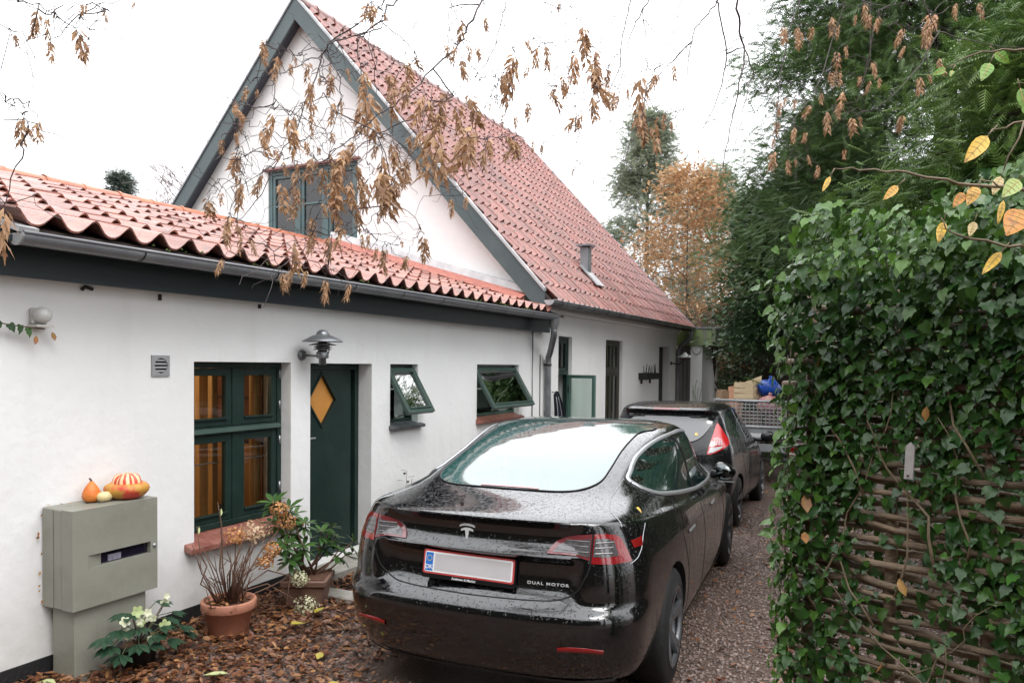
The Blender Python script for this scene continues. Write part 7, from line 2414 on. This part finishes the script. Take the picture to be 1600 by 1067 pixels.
BR = [[0.0066,1,[[-1.69,2.717,4.15],[-1.714,2.596,3.649],[-1.825,2.61,3.347],[-1.85,2.551,3.301],[-1.863,2.551,3.247],[-1.928,2.511,3.202],[-1.931,2.393,3.126],[-1.955,2.315,3.076],[-1.983,2.323,3.047],[-2.044,2.301,3.013],[-2.043,2.213,2.957],[-2.086,2.141,2.92],[-2.173,2.147,2.967]]],[0.0054,1,[[-1.717,2.674,4.132],[-1.788,2.651,3.697],[-1.945,2.664,3.395],[-1.935,2.583,3.3],[-1.996,2.556,3.267],[-2.005,2.464,3.206],[-2.049,2.439,3.127],[-2.089,2.447,3.111]]],[0.0052,0,[[-2.198,2.604,3.229],[-2.23,2.592,3.147],[-2.244,2.52,2.962],[-2.257,2.465,2.799],[-2.313,2.449,2.735],[-2.368,2.431,2.669],[-2.428,2.347,2.589],[-2.461,2.241,2.596]]],[0.0042,0,[[-2.213,2.622,3.197],[-2.173,2.651,3.09],[-2.185,2.679,3.031],[-2.186,2.646,2.951],[-2.222,2.584,2.827]]],[0.0043,0,[[-1.986,2.536,3.186],[-1.973,2.528,3.108],[-1.952,2.522,2.998],[-1.975,2.574,2.927],[-1.974,2.595,2.839],[-1.941,2.545,2.69],[-1.909,2.524,2.637]]],[0.0043,0,[[-1.854,2.439,3.155],[-1.791,2.381,3.023],[-1.822,2.447,2.953],[-1.812,2.434,2.898]]],[0.008,1,[[-1.535,2.941,4.249],[-1.516,2.886,3.753],[-1.606,2.921,3.437],[-1.592,2.824,3.325],[-1.62,2.808,3.271],[-1.645,2.825,3.241],[-1.659,2.745,3.147],[-1.776,2.73,3.067],[-1.787,2.627,2.969],[-1.825,2.568,2.903],[-1.86,2.508,2.852],[-1.942,2.491,2.78],[-1.983,2.401,2.697],[-2.059,2.32,2.598],[-2.101,2.26,2.514]]],[0.0056,1,[[-1.603,2.845,4.207],[-1.856,3.023,3.91],[-1.88,3.077,3.56],[-1.832,3.056,3.482],[-1.813,3.112,3.443],[-1.786,3.097,3.417]]],[0.0045,0,[[-1.752,2.869,3.416],[-1.718,2.824,3.282],[-1.715,2.837,3.204]]],[0.0056,0,[[-1.691,2.826,3.005],[-1.738,2.748,2.946],[-1.817,2.673,2.881],[-1.897,2.602,2.818],[-1.922,2.507,2.743],[-1.994,2.474,2.679],[-2.03,2.439,2.571],[-2.003,2.331,2.445],[-2.081,2.364,2.381]]],[0.0057,1,[[-1.491,3.003,4.275],[-1.542,3.147,3.897],[-1.599,3.122,3.522],[-1.624,3.139,3.447],[-1.651,3.13,3.331],[-1.717,3.098,3.213],[-1.752,2.984,3.093],[-1.823,2.935,3.031]]],[0.0043,0,[[-2.072,2.77,2.888],[-2.013,2.763,2.78],[-1.981,2.816,2.562],[-1.915,2.82,2.529],[-1.902,2.905,2.456],[-1.902,2.917,2.435]]],[0.0042,0,[[-2.111,2.538,2.384],[-2.089,2.479,2.294],[-2.129,2.539,2.25],[-2.1,2.587,2.2]]],[0.0042,0,[[-2.168,2.714,2.53],[-2.156,2.767,2.481],[-2.07,2.796,2.407],[-2.062,2.892,2.401]]],[0.0041,0,[[-2.294,2.428,2.727],[-2.316,2.342,2.551],[-2.385,2.305,2.445],[-2.432,2.255,2.409]]],[0.0043,0,[[-1.998,2.765,2.877],[-1.901,2.798,2.776],[-1.841,2.968,2.666],[-1.722,2.985,2.613]]],[0.005,1,[[-1.285,3.453,4.504],[-1.282,3.667,4.106],[-1.239,3.695,3.697],[-1.272,3.647,3.587],[-1.314,3.627,3.476],[-1.305,3.531,3.376],[-1.31,3.524,3.389]]],[0.0063,1,[[-1.271,3.508,4.535],[-1.271,3.676,4.108],[-1.218,3.786,3.731],[-1.226,3.74,3.616],[-1.244,3.737,3.489],[-1.235,3.675,3.353],[-1.282,3.642,3.222],[-1.289,3.477,3.108],[-1.318,3.427,2.99],[-1.353,3.395,2.909]]],[0.0078,1,[[-1.242,3.615,4.596],[-1.158,3.827,4.159],[-1.151,3.891,3.763],[-1.166,3.84,3.679],[-1.206,3.807,3.607],[-1.214,3.74,3.501],[-1.21,3.702,3.39],[-1.227,3.674,3.287]]],[0.0051,0,[[-1.182,3.894,3.704],[-1.192,3.967,3.601],[-1.189,3.985,3.506],[-1.174,3.94,3.42]]],[0.0054,1,[[-1.187,3.801,4.7],[-1.03,3.961,4.198],[-1.006,3.984,3.773],[-1.033,3.976,3.642],[-1.042,3.95,3.567],[-1.065,3.916,3.476],[-1.074,3.806,3.356]]],[0.0084,1,[[-1.113,4.023,4.822],[-0.976,4.14,4.279],[-0.864,4.228,3.85],[-0.913,4.193,3.759],[-0.956,4.079,3.653],[-0.96,4.058,3.577],[-1.015,3.982,3.492],[-1.052,3.811,3.355],[-1.096,3.794,3.291]]],[0.0084,0,[[-0.921,4.508,3.964],[-0.882,4.474,3.778],[-0.87,4.515,3.663],[-0.869,4.464,3.535],[-0.892,4.461,3.428],[-0.938,4.431,3.297],[-0.978,4.37,3.176],[-1.029,4.214,2.998]]],[0.0128,1,[[-1.072,4.145,4.888],[-0.915,4.159,4.273],[-0.764,4.242,3.836],[-0.763,4.305,3.724],[-0.75,4.385,3.63],[-0.738,4.285,3.452],[-0.768,4.279,3.298],[-0.777,4.154,3.125],[-0.801,4.124,2.917]]],[0.0072,0,[[-0.773,4.514,3.682],[-0.732,4.63,3.57],[-0.754,4.599,3.489],[-0.77,4.455,3.246],[-0.81,4.437,3.065]]],[0.0054,0,[[-0.915,3.857,3.493],[-0.92,3.803,3.346],[-0.923,3.783,3.229],[-0.938,3.797,3.141]]],[0.0052,0,[[-1.101,3.697,3.259],[-1.109,3.677,3.096],[-1.14,3.624,2.975],[-1.155,3.524,2.843],[-1.183,3.466,2.771]]],[0.0058,1,[[-1.424,3.093,4.313],[-1.457,3.194,3.9],[-1.491,3.238,3.551],[-1.395,3.318,3.521],[-1.355,3.405,3.504]]],[0.0047,1,[[-1.36,3.178,4.348],[-1.379,3.414,3.997],[-1.412,3.412,3.61],[-1.404,3.485,3.571],[-1.392,3.515,3.55]]],[0.0086,1,[[-0.796,5.24,5.516],[-0.372,5.382,4.782],[-0.218,5.479,4.258],[-0.031,5.715,4.279],[0.084,5.738,4.3]]],[0.0069,0,[[-0.091,5.895,4.346],[-0.139,5.858,4.142],[-0.183,5.866,3.887]]],[0.0068,1,[[-0.845,5.185,5.496],[-0.521,5.246,4.748],[-0.289,5.357,4.22],[-0.36,5.366,3.951],[-0.417,5.165,3.645],[-0.474,5.066,3.502],[-0.556,4.754,3.266]]],[0.0069,1,[[-0.748,5.294,5.537],[-0.325,5.645,4.909],[-0.148,5.719,4.348],[-0.141,5.732,3.964],[-0.214,5.711,3.666],[-0.368,5.6,3.632]]],[0.0088,1,[[-0.548,5.515,5.618],[-0.184,5.513,4.804],[0.159,5.725,4.288],[0.261,5.835,4.103],[0.397,5.926,4.071],[0.642,6.157,4.064],[0.8,6.239,4.054]]],[0.0071,0,[[0.257,5.747,4.069],[0.167,5.717,3.864],[0.019,5.574,3.652],[-0.127,5.444,3.508]]],[0.008,1,[[-0.967,4.791,5.277],[-0.736,4.743,4.536],[-0.509,4.862,4.051],[-0.548,4.751,3.862],[-0.587,4.719,3.633],[-0.601,4.687,3.439],[-0.606,4.647,3.205]]],[0.0042,1,[[-1.68,1.396,3.286],[-1.732,1.171,2.902],[-1.959,1.16,2.749],[-1.927,1.188,2.739],[-1.973,1.267,2.765],[-1.943,1.299,2.742]]],[0.0034,1,[[-2.445,0.949,3.234],[-2.165,1.182,2.599],[-2.142,1.233,2.562],[-2.094,1.248,2.512]]],[0.0034,1,[[-2.454,0.937,2.992],[-2.321,1.248,2.378],[-2.201,1.232,2.31],[-2.218,1.271,2.287]]],[0.0047,1,[[-1.431,3.084,4.309],[-1.5,3.228,3.929],[-1.516,3.255,3.563],[-1.47,3.268,3.44],[-1.486,3.245,3.346]]],[0.0043,0,[[-1.814,2.485,3.191],[-1.739,2.555,3.129],[-1.715,2.566,3.083]]],[0.0035,1,[[-1.478,3.021,4.283],[-1.543,3.236,3.944],[-1.632,3.252,3.585],[-1.663,3.184,3.384],[-1.691,3.176,3.237],[-1.665,3.182,3.055]]],[0.0033,1,[[-1.661,2.759,4.169],[-1.825,2.894,3.835],[-1.919,2.867,3.477],[-1.95,2.925,3.407]]],[0.0039,0,[[-1.17,3.914,3.677],[-1.111,3.956,3.549],[-1.11,4.022,3.37],[-1.184,3.868,3.164]]],[0.0037,0,[[-1.271,3.61,3.162],[-1.258,3.628,3.039],[-1.272,3.53,2.889],[-1.309,3.498,2.816]]]]
LIMB = [[-2.457,0.939,3.121],[-2.345,1.337,3.383],[-2.213,2.202,4.003],[-1.434,3.159,4.444],[-0.508,4.644,5.18],[0.614,5.094,5.399]]
YL = [[[0.1979,1.9518,2.372],[0.1489,1.892,2.3031],0.0335,"y"],[[0.2006,2.0262,2.3882],[0.17,1.9759,2.33],0.0232,"o"],[[0.0265,1.971,2.2837],[-0.0045,1.921,2.2426],0.0192,"a"],[[-0.1107,1.78,2.2784],[-0.1238,1.7388,2.2364],0.0111,"y"],[[0.2374,2.0408,2.1295],[0.1946,1.9845,2.0728],0.0218,"y"],[[0.1896,2.0977,2.2956],[0.166,2.051,2.2433],0.0287,"a"],[[0.1652,2.0812,2.2794],[0.1392,2.0336,2.2378],0.0226,"o"],[[0.2724,2.0277,2.2208],[0.236,1.9743,2.1549],0.0543,"o"],[[0.2477,2.2097,2.3396],[0.2266,2.1642,2.2851],0.0236,"b"],[[0.2426,2.1304,2.2644],[0.2277,2.0877,2.1992],0.0137,"y"],[[0.2726,2.0581,2.293],[0.2329,2.0036,2.245],0.0348,"p"],[[0.1171,2.0651,2.2127],[0.1042,2.0235,2.1559],0.0212,"y"],[[0.1814,2.0727,2.2105],[0.1685,2.0316,2.169],0.0195,"b"],[[0.1255,2.0451,2.5582],[0.0948,1.9956,2.5297],0.0164,"g"],[[0.1282,2.0077,2.5502],[0.1211,1.97,2.5236],0.0102,"g"],[[0.2211,2.2195,2.6249],[0.1989,2.1733,2.567],0.0301,"g"],[[0.2079,2.1166,2.6089],[0.2343,2.095,2.5668],0.0227,"g"],[[0.2685,2.1603,2.5318],[0.2786,2.1299,2.4636],0.0229,"g"],[[0.277,2.1797,2.4989],[0.2865,2.1498,2.4566],0.0184,"g"]]
YS = [[[0.41,2.168,2.248],[0.278,2.115,2.271],[0.172,2.074,2.28],[0.078,2.039,2.301],[0.011,2.017,2.317],[-0.065,1.991,2.323],[-0.123,1.974,2.327]],[[0.413,2.166,2.115],[0.281,2.112,2.133],[0.242,2.105,2.143],[0.131,2.061,2.17],[0.108,2.062,2.208]],[[0.407,2.171,2.404],[0.275,2.118,2.428],[0.213,2.098,2.411]],[[0.404,2.175,2.574],[0.272,2.121,2.592],[0.209,2.101,2.598],[0.132,2.074,2.572]],[[0.408,2.171,2.367],[0.283,2.118,2.309]],[[0.405,2.173,2.5],[0.263,2.114,2.517]],[[0.277,2.103,2.269],[0.239,2.095,2.258]],[[0.224,2.077,2.273],[0.187,2.07,2.29]],[[0.274,2.106,2.425],[0.235,2.095,2.314]],[[0.28,2.1,2.131],[0.284,2.117,2.237]]]
m_tw = mat('hornbeam_twig', (0.085, 0.062, 0.062), 0.7, (0.055, 0.042, 0.042), 30)
m_seed = mat('dry_seed_wing', (0.36, 0.20, 0.105), 0.6, (0.26, 0.135, 0.075), 25, tint=(0.52, 0.33, 0.18), trans=0.30, objrand=0.16)
hb_t = thing('hornbeam_tree', 'hornbeam reaching overhead with thin twigs and hanging brown seed clusters', 'tree', (2.3, 1.0, 0))
TRK = Vector((2.3, 1.0, 0))
trk = MB().tube([TRK, (2.28, 1.05, 1.2), (2.2, 1.2, 2.6), (2.0, 1.6, 3.9), Vector(LIMB[-1])], [.17, .15, .13, .10, .06], 12)
trk.build('trunk', m_barkg, hb_t)
MB().tube([Vector(LIMB[-1])] + [Vector(p) for p in reversed(LIMB[:-1])], [.06, .05, .042, .032, .022, .012], 9).build('limb', m_barkg, hb_t)
rq = random.Random(21)
nodes = []


def wiggle(pts, amp, sub=3):
    o = []
    for i in range(len(pts) - 1):
        p, q = Vector(pts[i]), Vector(pts[i + 1])
        for k in range(sub):
            t = k / sub
            j = Vector((rq.gauss(0, amp), rq.gauss(0, amp), rq.gauss(0, amp))) if (i or k) else Vector((0, 0, 0))
            o.append(p.lerp(q, t) + j)
    o.append(Vector(pts[-1]))
    return o


LB = [Vector(LIMB[i]).lerp(Vector(LIMB[i + 1]), k / 12) for i in range(len(LIMB) - 1) for k in range(13)]
for rad, top, pts in BR:
    pts = [Vector(p) for p in pts]
    if top:
        nearest = min(LB, key=lambda q: (q - pts[0]).length)
        pts = [nearest] + pts
    elif nodes:
        nearest = min(nodes, key=lambda q: (q - pts[0]).length)
        if (nearest - pts[0]).length < .6:
            pts = [nearest] + pts
    w_ = wiggle(pts, .004)
    rr = [max(.0011, rad * .68 * (1 - .72 * i / len(w_))) for i in range(len(w_))]
    MB().tube(w_, rr, 6).build('branch', m_tw, hb_t)
    nodes += w_
# seed clusters: a hanging stalk of three-lobed papery wings
WG_V = np.array([(0, 0, 0), (.24, .10, .04), (.48, .20, .02), (.45, .10, .03), (1, 0, -.06), (.45, -.10, .03), (.48, -.20, .02), (.24, -.10, .04)])
WG_F = np.array([(0, 7, 1), (1, 7, 3), (3, 7, 5), (3, 5, 4), (1, 3, 2), (5, 7, 6)])
SCM = []
for vsn in range(8):
    n = 24 + vsn
    u = np.linspace(.06, .86, n)
    a = np.arange(n) * 2.4 + vsn
    pos = np.c_[.03 * np.cos(a), .03 * np.sin(a), -u * .80]
    dirs = np.c_[np.cos(a) * .55, np.sin(a) * .55, -np.full(n, .85)] + RNG.normal(0, .16, (n, 3))
    upi = np.c_[np.cos(a), np.sin(a), np.full(n, .5)] + RNG.normal(0, .3, (n, 3))
    fr_ = frames(dirs, upi) * (RNG.uniform(.26, .40, n) * (1.0 - .25 * u))[:, None, None]
    SCM.append(scatter('seed_cluster', WG_V, WG_F, pos, fr_, m_seed, RNG.beta(1, 1.6, n), False))
tw = MB()
todo = [(Vector(c[:3]), c[3]) for c in CL]
rx = random.Random(4)
for c, ln in list(todo)[:115]:
    if c.x < -.6 and rx.random() < .62:
        todo.append((c + Vector((rx.uniform(-.10, .10), rx.uniform(-.10, .10), rx.uniform(-.08, .08))), ln * rx.uniform(.55, .95)))
import mathutils
while todo:
    kd = mathutils.kdtree.KDTree(len(nodes))
    for i, p in enumerate(nodes):
        kd.insert(p, i)
    kd.balance()
    best = None
    for i, (c, ln) in enumerate(todo):
        for (p, j, d) in kd.find_n(c + Vector((0, 0, .06)), 6):
            cost = d + max(0, c.z - p.z + .02) * 1.5
            if best is None or cost < best[0]:
                best = (cost, i, p.copy())
    _, i, p = best
    c, ln = todo.pop(i)
    d = (c - p).length
    mid_ = p.lerp(c, .5) + Vector((rq.gauss(0, .05) * d, rq.gauss(0, .05) * d, .12 * d))
    pts = wiggle([p, mid_, c], .004 + .01 * d, 4)
    tw.tube(pts, list(np.linspace(.0022 + .0012 * min(1, d), .0011, len(pts))), 4, cap=False)
    nodes += pts[1:]
    s = ln * rq.uniform(1.1, 1.4)
    Mx_ = Matrix.Translation(c) @ Matrix.Rotation(rq.gauss(0, .22), 4, 'X') @ Matrix.Rotation(rq.gauss(0, .22), 4, 'Y') @ Matrix.Rotation(rq.uniform(0, 6.28), 4, 'Z') @ Matrix.Scale(s, 4)
    wd_ = rq.uniform(.8, 1.25)
    Mx_ = Mx_ @ Matrix.Diagonal((wd_, wd_, 1, 1))
    link('seed_cluster', rq.choice(SCM), hb_t, True, Mx_)
# fine bare side twigs
base_nodes = list(nodes)
for k in range(520):
    p = rq.choice(base_nodes)
    d = Vector((rq.gauss(0, 1), rq.gauss(0, 1), rq.gauss(-.25, .8))).normalized()
    ln = rq.uniform(.06, .30)
    pts = wiggle([p, p + d * ln * .5, p + d * ln + Vector((0, 0, -.15 * ln))], .012 * ln / .2, 3)
    tw.tube(pts, list(np.linspace(.0017, .0008, len(pts))), 3, cap=False)
two = tw.build('twigs', m_tw, hb_t)
two['kind'] = 'stuff'

# ------------------------------------------------------------------ yellowing shrub at the right edge
ys_ = thing('yellow_leaved_shrub', 'shrub with large yellowing leaves arching in front of the ivy', 'shrub', (1.75, 1.2, 0))
m_ys = {'y': mat('yellow_big_leaf', (.66, .40, .03), .45, (.40, .20, .03), 60, (.55, .72), trans=.25), 'o': mat('orange_big_leaf', (.60, .24, .025), .45, (.34, .12, .02), 60, (.52, .7), trans=.25), 'a': mat('amber_big_leaf', (.64, .34, .05), .45, (.42, .20, .04), 60, (.55, .7), trans=.25),
        'b': mat('beige_big_leaf', (.54, .42, .20), .5, (.36, .24, .10), 60, (.5, .7), trans=.25), 'p': mat('pale_lime_leaf', (.36, .46, .13), .45, (.30, .38, .10), 60, (.5, .7), trans=.25), 'g': mat('lime_leaf', (.16, .34, .025), .4, (.11, .26, .02), 40, trans=.3)}
m_vein = mat('leaf_vein', (.34, .24, .06), .6)
for i, st_ in enumerate(YS):
    pts = [Vector(p) for p in st_]
    if i < 6:
        pts = [Vector((1.75, 1.2, 0)), Vector((1.72, 1.22, 1.2 + .1 * i)), Vector((1.55, 1.25, pts[0].z - .15))] + pts
    pts = wiggle(pts, .003, 3)
    MB().tube(pts, list(np.linspace(.007 if i < 6 else .0022, .0014, len(pts))), 6).build('stem', m_stem, ys_)
for (p, q, wd_, k) in YL:
    p, q = Vector(p), Vector(q)
    ax = q - p
    ln = ax.length
    ax.normalize()
    toc = (CAMP - p).normalized()
    side = ax.cross(toc).normalized()
    nn = side.cross(ax).normalized()
    vs_, fs = [], []
    for j in range(7):
        t_ = j / 6
        hw_ = wd_ / 2 * (math.sin(PI * t_ ** .85) ** .8 if 0 < t_ < 1 else 0)
        c = p + ax * ln * t_ + nn * (.06 * ln * math.sin(t_ * 3) - .02)
        vs_ += [c + side * hw_ + nn * hw_ * .25, c, c - side * hw_ + nn * hw_ * .25]
    for j in range(6):
        o_ = 3 * j
        fs += [(o_, o_ + 1, o_ + 4, o_ + 3), (o_ + 1, o_ + 2, o_ + 5, o_ + 4)]
    lfb = MB().add(vs_, fs, 0, True)
    lfb.tube([Vector(vs_[3 * j + 1]) + toc * .0006 for j in range(7)], [.0011] * 4 + [.0008, .0006, .0004], 4, 1)
    for j in range(1, 6):
        for e_ in (0, 2):
            c0, c1 = Vector(vs_[3 * j + 1]), Vector(vs_[3 * min(6, j + 1) + e_]).lerp(Vector(vs_[3 * j + e_]), .35)
            lfb.tube([c0 + toc * .0005, c0.lerp(c1, .85) + toc * .0005], [.0006, .0003], 3, 1, cap=False)
    lfb.build('leaf', [m_ys[k], m_vein], ys_, fixn=False)
    MB().tube([p - ax * ln * .3 - nn * .01, p - nn * .02], .0015, 4).build('leaf_stalk', m_stem, ys_)
